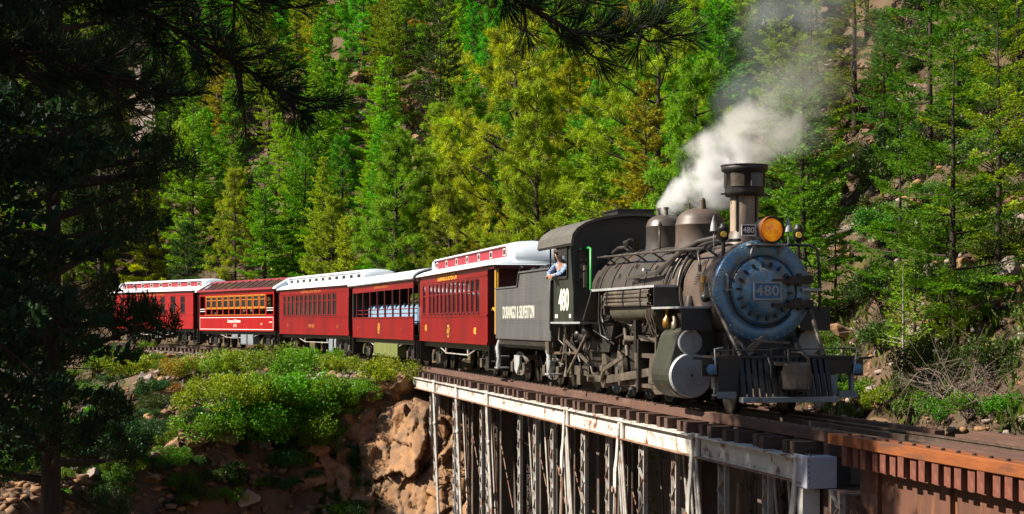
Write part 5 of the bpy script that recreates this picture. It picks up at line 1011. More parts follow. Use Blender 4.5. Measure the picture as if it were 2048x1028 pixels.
tm2 = MB(); tm2.box(-0.085, 0.085, -1.17, 1.17, -0.333, -0.085); tme = tm2.mesh('tie', M['redtie']); s_ = E1 - 0.05
while s_ > E0:
    o = link('tie', tme, span, (s_ + rr.uniform(-.02, .02), rr.uniform(-.025, .025), rr.uniform(-.006, 0)), (0, 0, rr.uniform(-.012, .012))); s_ -= 0.30
for sg in (1, -1):
    e = E1 + 0.5
    while e > E0:
        e2 = max(E0, e - 6.5); m = MB(); m.box(e2 + 0.015, e, *sorted((sg * 0.90, sg * 1.19)), -0.083, 0.06); m.build('guard_timber', M['orange'] if sg > 0 else M['guard'], span, bevel=0.008); e = e2
    m = MB(); s_ = E1
    while s_ > E0: m.cyl((s_, sg * 1.08, 0.06), (s_, sg * 1.08, 0.085), 0.028, n=6); s_ -= 0.4
    m.build('guard_bolts', M['soot'], span)['kind'] = 'stuff'
    m = MB(); m.box(E0, E1 + 0.4, *sorted((sg * 0.62, sg * 0.80)), -0.083, 0.03); m.build('deck_plank', M['guard'], span)
for y0 in (-0.42, -0.2, 0.02, 0.24):
    m = MB(); m.box(E0, E1, y0 - 0.0, y0 + 0.16, -0.083, -0.05); m.build('deck_plank', M['guard'], span)
pier = thing('bridge_pier', 'dark steel and stone pier under the joint of the two bridge spans', 'bridge pier', (P0[0], P0[1], 0), RZ)
m = MB(); m.box(S0 - 1.0, S0 - 0.3, -1.3, 1.0, -3.5, -1.2); m.box(S0 - 1.3, S0 + 0.1, -1.6, 1.0, -16, -3.5); m.build('pier_column', M['darksteel'], pier)
m = MB(); m.box(S0 - 1.2, S0 + 0.2, -1.3, 1.0, -1.2, -0.75); m.build('pier_cap', M['tie'], pier)
# ================================================================== PLANTS: mesh makers
def kites(P, D, Lh, Wd, Nn, fold=0.15):
    """one folded kite leaf per row: base P, direction D, length Lh, width Wd, normal hint Nn"""
    D = D / np.linalg.norm(D, axis=1, keepdims=True)
    Sd = np.cross(D, Nn); Sd /= np.linalg.norm(Sd, axis=1, keepdims=True) + 1e-9; U = np.cross(Sd, D)
    Lh = Lh[:, None]; Wd = Wd[:, None]; a = P; b = P + D * Lh * 0.55 + Sd * Wd * 0.5 + U * Wd * fold; c = P + D * Lh; d = P + D * Lh * 0.55 - Sd * Wd * 0.5 + U * Wd * fold
    V = np.stack([a, b, c, d], 1).reshape(-1, 3); n = len(P); F = np.arange(4 * n).reshape(n, 4); return V, F
def rep4(x): return np.repeat(x, 4)
def crown_mesh(name, parts, mt):
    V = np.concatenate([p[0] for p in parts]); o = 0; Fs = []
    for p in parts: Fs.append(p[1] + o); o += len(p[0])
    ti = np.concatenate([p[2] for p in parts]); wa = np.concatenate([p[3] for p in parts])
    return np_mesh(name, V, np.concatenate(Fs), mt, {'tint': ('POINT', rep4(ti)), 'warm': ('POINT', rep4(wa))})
def trunk_mb(rg, H, r0, lean=0.02, n=8, top=0.97):
    pts = []; x = y = 0.0
    for i in range(9):
        f = i / 8; pts.append((x, y, -0.5 + f * (H * top + 0.5))); x += rg.normal(0, lean) * H / 8; y += rg.normal(0, lean) * H / 8
    rs = [r0 * (1.25 if i == 0 else 1) * (1 - 0.93 * i / 8) for i in range(9)]
    m = MB(); m.tube(pts, rs, n); return m, np.array(pts)
def on_trunk(pts, z):
    return np.array([np.interp(z, pts[:, 2], pts[:, 0]), np.interp(z, pts[:, 2], pts[:, 1]), z])
def fir(seed, H, R, base=0.07, dens=34, gap=0.30, leaf=0.2, droop=0.25, shape=0.85, warm=0.12, sparse=0.0, flat=0.75, bark='bark'):
    rg = np.random.default_rng(seed); tm_, pts = trunk_mb(rg, H, 0.010 * H + 0.035, 0.012); parts = []
    z = base * H
    while z < H * 0.985:
        f = (z / H - base) / (1 - base); nb = rg.integers(4, 7); a0 = rg.uniform(0, 6.28)
        for b in range(nb):
            if rg.random() < sparse: continue
            az = a0 + b * 6.283 / nb + rg.normal(0, 0.25); L = R * (max(0.0, 1 - f) ** shape) * rg.uniform(0.5, 1.2) * (0.72 + 0.28 * min(1, f / 0.15)) + 0.10
            zz = z + rg.uniform(-.5, .5) * gap; o = on_trunk(pts, min(zz, H * 0.96)); el = 0.55 * max(0.0, f) ** 1.5 - droop * (1 - f) + rg.normal(0, 0.10)
            dx = np.array([math.cos(az), math.sin(az), 0.0]); lat = np.array([-math.sin(az), math.cos(az), 0.0])
            curve = 0.22 * rg.uniform(0.3, 1.2)
            n = max(8, int(L * dens * (0.75 + 0.5 * rg.random()))); u = 0.12 + 0.88 * rg.random(n) ** 0.75
            wmax = 0.30 * L * (1.0 - u) ** 0.55 + 0.05; w = rg.uniform(-1, 1, n); lateral = w * wmax
            P = o + dx * (u * L)[:, None] + np.array([0, 0, 1.0]) * ((math.sin(el) * u + curve * u * u) * L - np.abs(lateral) * 0.25 + rg.normal(0, 0.03, n))[:, None] + lat * lateral[:, None]
            D = dx * (0.9 - 0.3 * np.abs(w))[:, None] + lat * (np.sign(w) * 0.75 * np.abs(w) ** 0.5)[:, None] + np.array([0, 0, 1.0]) * (0.10 + curve * u + rg.normal(0, 0.22, n))[:, None] + rg.normal(0, 0.2, (n, 3))
            Nn = np.array([0, 0, 1.0]) * flat + rg.normal(0, 0.55, (n, 3))
            Lh = leaf * rg.uniform(0.6, 1.25, n) * (1 - 0.3 * f); V, F = kites(P, D, Lh, Lh * rg.uniform(0.30, 0.55, n), Nn)
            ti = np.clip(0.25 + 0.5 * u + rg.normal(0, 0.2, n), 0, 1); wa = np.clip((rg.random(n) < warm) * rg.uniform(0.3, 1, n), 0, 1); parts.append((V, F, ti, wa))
            if L > 0.5 and b % 2 == 0:
                tm_.tube([o, o + dx * L * 0.5 + np.array([0, 0, (math.sin(el) * 0.5 + curve * .25) * L]), o + dx * L * 0.92 + np.array([0, 0, (math.sin(el) * .92 + curve * .85) * L])], [0.012 + 0.012 * L, 0.008 + 0.006 * L, 0.004], 3, caps=False)
        z += gap * rg.uniform(0.75, 1.25) * (1.15 - 0.45 * f)
    for k in range(int(H * 0.9)):     # dead snags low on the trunk
        zz = rg.uniform(0.02, max(base, 0.12) + 0.12) * H; az = rg.uniform(0, 6.28); o = on_trunk(pts, zz); L = rg.uniform(.2, .7); tm_.tube([o, o + np.array([math.cos(az) * L, math.sin(az) * L, -L * .25])], [0.012, 0.004], 3, caps=False)
    return crown_mesh('crown', parts, M['leaf']), tm_.mesh('trunk', M[bark], fix=False)
def pine(seed, H, R, base=0.25, nbr=52, tuft=18, clus=8, needle=0.24, nw=0.03, warm=0.2, shape=0.7, bark='bark', up=0.25):
    rg = np.random.default_rng(seed); tm_, pts = trunk_mb(rg, H, 0.015 * H + 0.06, 0.016); parts = []
    for k in range(nbr):
        f = (k + rg.random()) / nbr; zz = H * (base + (0.97 - base) * f); az = k * 2.399 + rg.normal(0, 0.4)
        L = R * ((1 - f) ** shape * 0.9 + 0.12) * rg.uniform(0.55, 1.15) * (0.65 + 0.35 * min(1, f / 0.2)); o = on_trunk(pts, min(zz, H * .95)); el = rg.normal(-0.05 + 0.6 * f, 0.18)
        dx = np.array([math.cos(az), math.sin(az), 0.0]); lat = np.array([-math.sin(az), math.cos(az), 0.0]); cv = up * rg.uniform(0.4, 1.4)
        sw = rg.normal(0, 0.12)
        def bp(u): return o + dx * L * u + lat * sw * L * u * u + np.array([0, 0, (math.sin(el) * u + cv * u * u) * L])
        tm_.tube([bp(u) for u in (0, .3, .6, .95)], [0.016 + 0.016 * L, 0.012 + 0.012 * L, 0.010 + 0.007 * L, 0.008], 4, caps=False)
        nc = max(3, int(clus * (0.5 + L / R))); cs = []
        for c in range(nc):
            u = 0.35 + 0.65 * (c + rg.random()) / nc; b = bp(u); off = (1.05 - u) * 0.55 * L + 0.12; sd = 1 if c % 2 else -1
            e = b + lat * sd * off * rg.uniform(0.3, 1) + dx * off * rg.uniform(0, .5) + np.array([0, 0, rg.uniform(-.02, .22)]) * (0.5 + off); cs.append((e, e - b))
            if off > 0.15: tm_.tube([b, e], [0.008, 0.005], 3, caps=False)
        cs.append((bp(1.0), dx * 1.0))
        for e, dd in cs:
            n = int(tuft * rg.uniform(0.8, 1.3)); dd = dd / (np.linalg.norm(dd) + 1e-6)
            D = rg.normal(0, 1, (n, 3)); D /= np.linalg.norm(D, axis=1, keepdims=True); D = D + dd * 0.7 + np.array([0, 0, 0.35])
            P = e + rg.normal(0, 0.06, (n, 3)) - D * 0.03; Lh = needle * rg.uniform(0.65, 1.15, n)
            V, F = kites(P, D, Lh, np.full(n, nw) * rg.uniform(0.7, 1.4, n), rg.normal(0, 1, (n, 3)), 0.05)
            parts.append((V, F, np.clip(rg.normal(0.5, 0.2) + rg.normal(0, 0.15, n), 0, 1), np.clip((rg.random(n) < warm) * rg.uniform(.2, 1, n), 0, 1)))
    return crown_mesh('crown', parts, M['leaf']), tm_.mesh('trunk', M[bark], fix=False)
def bush(seed, R, Hh, n=2600, leaf=0.11, lobes=9, warm=0.12, wide=0.6):
    rg = np.random.default_rng(seed); parts = []; st = MB()
    for k in range(lobes):
        az = rg.uniform(0, 6.28); rr_ = R * math.sqrt(rg.random()) * 0.75; c = np.array([math.cos(az) * rr_, math.sin(az) * rr_, Hh * rg.uniform(0.35, 0.85) * (1 - 0.35 * (rr_ / R) ** 2)]); lr = rg.uniform(0.2, 0.46) * min(R, Hh)
        m_ = n // lobes; q = rg.normal(0, 1, (m_, 3)); q /= np.linalg.norm(q, axis=1, keepdims=True); rad = lr * rg.uniform(0.45, 1.08, m_) ** 0.7
        P = c + q * rad[:, None] * np.array([1, 1, 0.85]); P[:, 2] = np.maximum(P[:, 2], 0.02)
        D = q * 0.6 + rg.normal(0, 0.7, (m_, 3)) + np.array([0, 0, 0.25]); Lh = leaf * rg.uniform(0.6, 1.3, m_); V, F = kites(P, D, Lh, Lh * wide * rg.uniform(.7, 1.2, m_), q + rg.normal(0, 0.6, (m_, 3)), 0.12)
        wl = rg.random() < 0.3
        parts.append((V, F, np.clip(rg.normal(0.5, 0.12) + rg.normal(0, 0.17, m_), 0, 1), np.clip((rg.random(m_) < (warm * (2.5 if wl else 0.6))) * rg.uniform(.3, 1, m_), 0, 1)))
        st.tube([tuple(c * .6), tuple(c * .9 + rg.normal(0, .1, 3)), tuple(c + q[0] * lr * 1.25)], [0.012, 0.008, 0.003], 3, caps=False); st.tube([tuple(c * .7), tuple(c + q[1] * lr * 1.3)], [0.01, 0.003], 3, caps=False)
        st.tube([(rg.normal(0, .06) * R, rg.normal(0, .06) * R, -0.25), tuple(c * np.array([.5, .5, .45])), tuple(c + np.array([0, 0, lr * .5]))], [0.022, 0.014, 0.004], 4, caps=False)
    return crown_mesh('foliage', parts, M['broadleaf']), st.mesh('stems', M['bark'], fix=False)
def dead_bush(seed, R, n=46):
    rg = np.random.default_rng(seed); m = MB()
    for k in range(n):
        az = rg.uniform(0, 6.28); el = rg.uniform(0.1, 1.3); p = np.zeros(3) + rg.normal(0, .12, 3) * R * np.array([1, 1, 0.2]); d = np.array([math.cos(az) * math.cos(el), math.sin(az) * math.cos(el), math.sin(el)]); pts = [p.copy()]; L = R * rg.uniform(0.5, 1.2)
        for j in range(4): p = p + d * L / 4; d = d + rg.normal(0, 0.28, 3) + np.array([0, 0, -0.12]); d /= np.linalg.norm(d); pts.append(p.copy())
        m.tube(pts, [0.016, 0.012, 0.008, 0.006, 0.003], 3, caps=False)
        for q in range(3):
            b = pts[1 + q]; e = b + (d + rg.normal(0, 0.7, 3)) * L * 0.28; m.tube([b, e], [0.007, 0.002], 3, caps=False)
    return m.mesh('branches', M['deadwood'], fix=False)
def rock_mesh(seed, mt, sub=4, rough=0.16, flat=0.7):
    """faceted boulder: random cutting planes through a subdivided ball, then roughened"""
    rg = np.random.default_rng(seed); bm = bmesh.new(); bmesh.ops.create_icosphere(bm, subdivisions=sub, radius=1.0)
    pl = [(v / np.linalg.norm(v), rg.uniform(0.42, 0.74)) for v in rg.normal(0, 1, (15, 3))]
    for v in bm.verts:
        p = np.array(v.co)
        for nn, dd in pl:
            e = p @ nn - dd
            if e > 0: p = p - nn * e
        q = fbm(np.array([p[0] * 2.2 + p[2] * 1.3 + seed, p[0] * 6]), np.array([p[1] * 2.2 - p[2] * 0.9, p[1] * 6 + p[2] * 5]), 3, seed); p = p * (1 + 0.16 * q[0] + 0.05 * q[1])
        v.co = p * np.array([1, 1, flat])
    me = bpy.data.meshes.new('rock'); bm.to_mesh(me); bm.free(); me.materials.append(mt); return me
# variants
FIR = [fir(11, 9.5, 2.2, 0.06, 135, 0.36, 0.18), fir(12, 11.0, 2.4, 0.12, 130, 0.42, 0.185, 0.3), fir(13, 7.5, 2.0, 0.05, 135, 0.32, 0.17, 0.15), fir(14, 10.0, 2.1, 0.16, 125, 0.40, 0.18, 0.2, 0.6), fir(15, 12.0, 2.6, 0.22, 120, 0.48, 0.19, 0.3, 0.65)]
SPRUCE = [fir(21, 9.0, 2.7, 0.08, 185, 0.62, 0.15, 0.12, 0.75, 0.15, 0.26, 1.6), fir(22, 8.0, 2.5, 0.10, 175, 0.60, 0.145, 0.05, 0.7, 0.2, 0.2, 1.5), fir(23, 10.5, 2.9, 0.12, 175, 0.7, 0.155, 0.15, 0.7, 0.12, 0.18, 1.6)]
PINE = [pine(31, 9.5, 2.9, 0.20, 62, 74, 9, 0.24, 0.021), pine(32, 8.5, 2.5, 0.16, 54, 74, 9, 0.24, 0.021), pine(33, 11.0, 2.7, 0.28, 58, 74, 8, 0.24, 0.021, warm=0.22), pine(34, 11.0, 3.9, 0.16, 42, 78, 9, 0.27, 0.022, 0.15, 0.55)]
SAPL = [fir(41, 3.2, 0.75, 0.05, 60, 0.2, 0.13, 0.0, 0.9), fir(42, 2.6, 0.7, 0.28, 60, 0.2, 0.12, -0.1, 0.9, 0.35, 0.1, bark='palebark')]
BUSH = [bush(51, 1.5, 1.2, 5200, 0.085, 15), bush(52, 1.3, 1.0, 4000, 0.08, 13), bush(53, 2.1, 1.1, 6500, 0.085, 22), bush(54, 0.9, 0.8, 2600, 0.075, 10), bush(55, 0.9, 1.7, 3600, 0.08, 12, warm=0.3)]
DEAD = [dead_bush(61, 1.5), dead_bush(62, 1.1, 34)]
ROCK = [rock_mesh(70 + i, M['rock'] if i < 6 else M['greyrock'], 4, 0.16, (0.8, 0.6, 0.95, 0.7)[i % 4]) for i in range(8)]
# ================================================================== PLACEMENT HELPERS
_PX = np.stack([_x, _y], -1)
def to_st(x, y):
    x = np.atleast_1d(np.asarray(x, float)); y = np.atleast_1d(np.asarray(y, float)); cs, sn = np.cos(_th), np.sin(_th)
    dx = x[:, None] - _x[None]; dy = y[:, None] - _y[None]; i = np.argmin(dx * dx + dy * dy, 1); r = np.arange(len(x))
    al = -dx[r, i] * sn[i] + dy[r, i] * cs[i]; t = -dx[r, i] * cs[i] - dy[r, i] * sn[i]; return _S[i] + al, t
def ground(x, y):
    s_, t_ = to_st(x, y); return hgt(s_, t_)
def hit(u, v, y0=20, y1=170):
    ys = np.arange(y0, y1, 0.25); xs = (u - 1024) / 3500 * ys; zs = 1.55 - (v - 646) / 3500 * ys; g = ground(xs, ys); k = np.nonzero(g > zs)[0]
    i = k[0] if len(k) else len(ys) - 1; return float(xs[i]), float(ys[i]), float(g[i])
def col(u, t):
    """the point on photo column u that lies at distance t from the track"""
    ys = np.arange(18, 170, 0.25); xs = (u - 1024) / 3500 * ys; s_, tt_ = to_st(xs, ys); k = np.nonzero(tt_ < t)[0]; i = k[0] if len(k) else len(ys) - 1
    return float(xs[i]), float(ys[i]), float(hgt(s_[i], tt_[i]))
LAND = [(0, 'far left edge of the wood'), (235, 'last red coach'), (395, 'glass roofed car'), (553, 'white clerestory coach'), (700, 'open sided car'), (838, 'first red coach'), (985, 'tender'), (1105, 'engine cab'), (1240, 'engine domes'), (1440, 'smokestack'), (1560, 'headlight'), (1700, 'open scree slope'), (1860, 'right end of the bridge')]
used_labels = {}
def place_words(u, v):
    nm = [n for a, n in LAND if u >= a][-1] if u >= 0 else LAND[0][1]
    i = max(k for k, (a, n) in enumerate(LAND) if u >= a or k == 0); a = LAND[i][0]; b = LAND[i + 1][0] if i + 1 < len(LAND) else 2048
    f = (u - a) / (b - a); side = 'left of' if f < 0.33 else ('just above' if f < 0.67 else 'right of')
    return nm, f, side
ORD = ['lowest', 'second lowest', 'third lowest', 'fourth lowest', 'fifth lowest', 'sixth lowest', 'seventh lowest', 'eighth lowest', 'ninth lowest', 'tenth lowest', 'eleventh lowest', 'twelfth lowest', 'thirteenth lowest', 'fourteenth lowest', 'fifteenth lowest', 'sixteenth lowest', 'seventeenth lowest', 'eighteenth lowest', 'nineteenth lowest', 'twentieth lowest'] + [f'twenty {q}' for q in ('first lowest', 'second lowest', 'third lowest', 'fourth lowest', 'fifth lowest', 'sixth lowest', 'seventh lowest', 'eighth lowest')]
pend = []
def put(kind, var, x, y, z, sc, rz, color, cat, desc, group, label=None, sub=('trunk', 'crown'), tilt=0.0):
    root = thing(kind, label or desc, cat, (x, y, z), rz, group); root.scale = (sc[0], sc[0], sc[1]) if isinstance(sc, tuple) else (sc, sc, sc)
    if tilt: root.rotation_euler = (tilt, tilt * 0.5, rz)
    for nm, me in ((sub[1], var[0]), (sub[0], var[1])):
        if me is None: continue
        o = link(nm, me, root)
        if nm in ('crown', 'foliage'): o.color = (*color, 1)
    if label is None: pend.append((root, desc, x, y, z))
    return root
def finish_labels():
    rows = {}
    for r, d, x, y, z in pend:
        u, v = pix(x, y, z); nm, f, side = place_words(u, v); rows.setdefault((d, nm), []).append((v, u, r))
    for (d, nm), L in rows.items():
        L.sort(key=lambda e: -e[0]); wd = 'below' if ('bank' in d or 'cliff' in d) else 'above'
        for i, (v, u, r) in enumerate(L):
            w = ORD[min(i, len(ORD) - 1)] if len(L) > 1 else 'the one'
            r['label'] = f'{d}, {w} {wd} the {nm}' if len(L) > 1 else f'{d} {wd} the {nm}'
G1 = (0.075, 0.25, 0.007); G2 = (0.15, 0.29, 0.007); G3 = (0.25, 0.31, 0.008); G4 = (0.025, 0.10, 0.02); G5 = (0.035, 0.085, 0.010); YG = (0.22, 0.33, 0.007); OR = (0.20, 0.13, 0.012)
rg = np.random.default_rng(2024)
def jit(c, a=0.15): return tuple(float(max(0.004, q * (1 + rg.normal(0, a)))) for q in c)
taken = []
HV = {'fir': [9.5, 11.0, 7.5, 10.0, 12.0], 'spruce': [9.0, 8.0, 10.5], 'pine': [9.5, 8.5, 11.0, 11.0]}
VAR = {'fir': FIR, 'spruce': SPRUCE, 'pine': PINE}
DESC = {'fir': 'dense fir', 'spruce': 'layered spruce', 'pine': 'open crowned pine'}
def tree(kind, vi, x, y, z, H, color, label=None, wide=1.0):
    k = H / HV[kind][vi]; u, v = pix(x, y, z)
    put(kind + '_tree', VAR[kind][vi], x, y, z - 0.15, (k * wide * (0.9 if k > 1.15 else 1.0), k), rg.uniform(0, 6.28), jit(color), 'tree', ('tall ' if H > 9.4 else 'short ' if H < 7.6 else 'middling ') + ('bright green ' if color in (G1, G2) else 'yellow green ' if color in (G3, YG) else 'dark green ') + DESC[kind], {'fir': 'fir trees on the hillside', 'spruce': 'spruces on the scree slope', 'pine': 'pines on the hillside'}[kind], label)
    taken.append((x, y))
# ------------------------------------------------------------------ key trees read from the photograph
KEY = [ # u, t, v of the top, kind, variant, colour, width, label
    (1035, -6.5, 40, 'pine', 3, G3, 1.0, 'big open crowned yellow green pine with dark trunk behind the tender'),
    (1312, -8.0, 30, 'pine', 3, G3, 1.0, 'yellow green pine with thin bare trunk behind the white steam'),
    (770, -9.0, 215, 'fir', 0, G1, 1.0, 'bright green pointed fir behind the open sided car'),
    (690, -5.5, 420, 'fir', 2, YG, 0.8, 'small pale green young fir just above the white clerestory coach'),
    (610, -9.0, 230, 'fir', 3, G1, 1.0, 'slim bright green fir behind the white clerestory coach'),
    (530, -7.0, 300, 'fir', 1, G2, 1.0, 'tall green fir behind the glass roofed car'),
    (385, -8.0, 175, 'fir', 4, G2, 1.0, 'tall mid green fir with bare lower trunk behind the last coach'),
    (470, -6.5, 330, 'pine', 2, G3, 0.8, 'slender yellowish pine standing just above the glass roofed car'),
    (880, -16, -60, 'fir', 4, G5, 0.7, 'tall dark trunked fir above the rock ledge in the middle'),
    (1205, -9, 250, 'pine', 1, G3, 0.9, 'yellow bushy pine between the cab roof and the steam'),
    (900, -7.0, 330, 'pine', 1, YG, 0.9, 'pale green round pine behind the first red coach'),
    (1800, -7.5, 175, 'spruce', 0, (0.08, 0.17, 0.008), 0.9, 'layered green spruce with pale trunk standing on the scree slope'),  # shade of this slope put into the spruce colour
    (1910, -6.5, 20, 'spruce', 2, (0.08, 0.17, 0.008), 1.0, 'tall spruce with wide flat boughs beside the right end of the bridge'),
    (1995, -8.5, -40, 'spruce', 1, (0.15, 0.22, 0.008), 1.0, 'sunlit yellow green spruce at the right edge of the picture'),
    (1600, -8.0, 330, 'spruce', 1, G2, 0.9, 'green spruce behind the smokestack and headlight'),
    (1440, -12, -20, 'fir', 3, G1, 1.1, 'dense fir with layered boughs left of the smoke'),
    (1560, -12, 20, 'fir', 4, G2, 1.1, 'tall fir seen through the grey smoke'),
    (200, -7, 150, 'pine', 2, G5, 1.0, 'dark pine far back between the boughs of the shaded foreground fir'),
    (130, -9, 120, 'fir', 1, G2, 1.0, 'green fir far back at the left edge of the wood')]
for u, t, vt, k, vi, c, wd, lab in KEY:
    x, y, z = col(u, t); zt_ = 1.55 + (646 - vt) / 3500 * y; tree(k, vi, x, y, z, max(3.0, zt_ - z), c, lab, wd)
# ------------------------------------------------------------------ the wood on the slope
tries = 0; n_fill = 0
while n_fill < 250 and tries < 12000:
    tries += 1
    s_ = rg.uniform(-12, 155); t_ = -rg.uniform(5.5, 78) ; x, y = [float(q) for q in W(s_, t_)]
    if y < 20: continue
    z = float(hgt(s_, t_)); u, v = pix(x, y, z)
    H = rg.uniform(6.0, 11.5); vtop = 646 - (z + H - 1.55) * 3500 / y
    if u < -60 or u > 2110 or vtop > 620 or v < -110: continue
    right = u > 1480
    # leave the scree openings on the right free
    if right and fbm(x * 0.09 + 2, y * 0.09, 2, 77) > (0.02 if 1640 < u < 1800 and v > 250 else 0.32): continue
    if 1625 < u < 1800 and v > 330: continue
    if right and rg.random() < 0.1: continue
    if (240 < u < 320 and 100 < v < 520) or (805 < u < 900 and 180 < v < 540): continue
    dmin = 2.9 if not right else 3.6
    if taken and min((x - a) ** 2 + (y - b) ** 2 for a, b in taken) < dmin ** 2: continue
    r = rg.random()
    if right: k = 'spruce' if r < 0.65 else 'fir'; c = ((0.10, 0.19, 0.008), G5, (0.05, 0.13, 0.008), (0.05, 0.16, 0.008))[int(rg.integers(0, 4))]  # right slope: its shade put into the foliage as darker greens
    elif u > 850: k = 'pine' if r < 0.45 else 'fir'; c = (G3, G2, G1, G2)[int(rg.integers(0, 4))]
    elif u > 430: k = 'fir' if r < 0.8 else 'pine'; c = (G1, G2, G2, YG, G1)[int(rg.integers(0, 5))]
    else: k = 'fir' if r < 0.6 else 'pine'; c = (G2, G2, G3, G5)[int(rg.integers(0, 4))]
    tree(k, int(rg.integers(0, 3 if k == 'pine' else len(VAR[k]))), x, y, z, H, c, None, rg.uniform(0.85, 1.1)); n_fill += 1
print('trees', n_fill, 'tries', tries)
x, y, z = hit(1806, 758); put('sapling', SAPL[1], x, y, z - .1, (0.85, 1.05), 1.0, (0.13, 0.22, 0.008), 'tree', '', 'young trees by the track', 'young tree with pale bare trunk beside the bridge on the right')
for u, v, sc, c in ((1672, 640, 0.9, YG), (1830, 700, 0.8, G2), (1900, 745, 0.7, YG), (700, 545, 0.9, YG), (240, 940, 0.9, G4), (205, 900, 0.8, G4)):
    x, y, z = hit(u, v); put('sapling', SAPL[0], x, y, z - .1, sc, u, c, 'tree', 'small bright green young fir', 'young firs')
# ------------------------------------------------------------------ undergrowth on the hillside
n_b = 0; tries = 0; btk = []
while n_b < 295 and tries < 8000:
    tries += 1; u = rg.uniform(0, 2048); v = rg.uniform(0, 790)
    if u < 1650 and v > 520: continue
    x, y, z = hit(u, v); s_, t_ = to_st(x, y)
    if t_[0] > -3.8 or y > 160: continue
    if btk and min((x - a) ** 2 + (y - b) ** 2 for a, b in btk) < 0.9: continue
    btk.append((x, y)); c = (G2, YG, G3, OR, G1, G3, G2, YG)[int(rg.integers(0, 8))]
    if u > 1450: c = (G5, (0.06, 0.13, 0.01), (0.04, 0.10, 0.012))[n_b % 3]  # shrubs there get the slope's shade as darker greens too
    if u < 1500 and rg.random() < 0.06: c = (0.38, 0.22, 0.01)
    put('shrub', BUSH[int(rg.integers(0, 5))], x, y, z - 0.1, rg.uniform(0.5, 1.05), rg.uniform(0, 6.28), jit(c, 0.2), 'shrub', {OR: 'orange brown autumn shrub', G3: 'yellow green shrub'}.get(c, 'leafy green shrub'), 'shrubs on the hillside', sub=('stems', 'foliage')); n_b += 1
# ------------------------------------------------------------------ scrub oak on the near bank
YG_, G2_ = YG, G2; YG = (0.20, 0.28, 0.008); G2 = (0.105, 0.23, 0.008)
OAK = [ # u, v of the foot, scale, colour, variant, label
    (250, 752, 1.45, YG, 0, 'round yellow green bush on the bank below the last coach'), (205, 745, 1.1, G2, 1, 'small green bush at the left end of the bank'),
    (310, 735, 1.0, YG, 3, 'low pale bush beside the broken rocks'), (365, 752, 1.1, (0.26, 0.20, 0.012), 1, 'yellow autumn bush below the glass roofed car'),
    (420, 752, 1.35, YG, 0, 'large yellow green oak bush below the glass roofed car'), (485, 742, 1.3, YG, 2, 'broad yellow green bush in the middle of the bank'),
    (350, 790, 0.8, (0.24, 0.12, 0.012), 3, 'small orange tinged bush above the tumbled stones'), (560, 750, 1.5, G2, 0, 'tall green oak bush below the white clerestory coach'),
    (620, 752, 1.3, G2, 2, 'broad bright green bush left of the olive box'), (672, 748, 1.0, YG, 1, 'light green bush near the rear truck of the open car'),
    (455, 815, 1.2, YG, 2, 'yellow green bush halfway down the bank'), (520, 820, 1.3, G2, 0, 'leafy green bush at the centre of the bank'), (590, 825, 1.35, G1, 2, 'dark green bush above the brown cliff'),
    (655, 822, 1.2, G2, 0, 'green bush right of the bank centre'), (705, 800, 0.9, G2, 1, 'small green bush above the cliff edge'), (775, 765, 1.0, YG, 0, 'fresh green bush beside the timber abutment'),
    (735, 775, 0.7, G2, 3, 'low green bush left of the timber abutment'), (410, 880, 1.2, G2, 1, 'green bush low on the bank'), (480, 890, 1.3, G1, 0, 'wide green bush low on the bank'), (540, 885, 1.2, G1, 2, 'deep green bush above the dark hollow'),
    (615, 880, 1.2, G2, 0, 'green bush hanging over the cliff'), (660, 905, 1.0, G2, 1, 'small bush clinging to the cliff top'), (340, 890, 0.9, G2, 3, 'small olive bush among the stones'), (250, 930, 1.2, G4, 4, 'shaded upright bush in the lower left'),
    (170, 930, 1.0, G4, 1, 'shaded green bush beside the dark trunk'), (600, 930, 0.7, G2, 3, 'tiny bush on the cliff shoulder'), (640, 1005, 0.4, G2, 3, 'small tuft of leaves at the foot of the cliff'), (380, 990, 0.8, G5, 1, 'shaded low bush at the bottom of the bank'),
    (520, 700, 0.7, YG, 4, 'upright leafy shoot just below the white clerestory coach'), (440, 705, 0.7, YG, 3, 'pale leafy shoot just below the glass roofed car'), (715, 735, 0.5, G2, 4, 'thin green shoot under the open car')]
for u, v, sc, c, vi, lab in OAK:
    x, y, z = hit(u, v, 30); put('scrub_oak', BUSH[vi], x, y, z - 0.15, sc * (0.70 if v < 745 else 0.88), u * 1.3, jit(c, 0.08), 'bush', '', 'oak bushes on the near bank', lab, sub=('stems', 'foliage'))
for i in range(14):
    u = rg.uniform(400, 730); v = rg.uniform(780, 790 + (u - 330) * 0.25); x, y, z = hit(u, v, 30); put('scrub_oak', BUSH[int(rg.integers(0, 3))], x, y, z - 0.15, rg.uniform(0.6, 0.95), i, jit((G2, (0.20, 0.20, 0.01), G1)[i % 3], 0.2), 'bush', 'leafy bank bush', 'oak bushes on the near bank', sub=('stems', 'foliage'))
for i, (u, v, sc) in enumerate(((1905, 800, 1.2), (1960, 825, 1.3), (1850, 770, 0.9), (1990, 760, 1.0), (1780, 690, 0.9))):
    x, y, z = hit(u, v); r = put('dead_bush', (DEAD[i % 2], None), x, y, z, sc * 0.8, i * 1.7, G1, 'dead bush', '', 'bleached dead bushes by the track', ['bleached tangle of dead branches behind the orange timber', 'large bare grey bush at the far right of the bridge', 'grey dry twigs left of the bare grey bush', 'pale dead branches high at the right edge', 'dry twigs beside the thin young tree'][i], sub=('trunk', 'branches'))
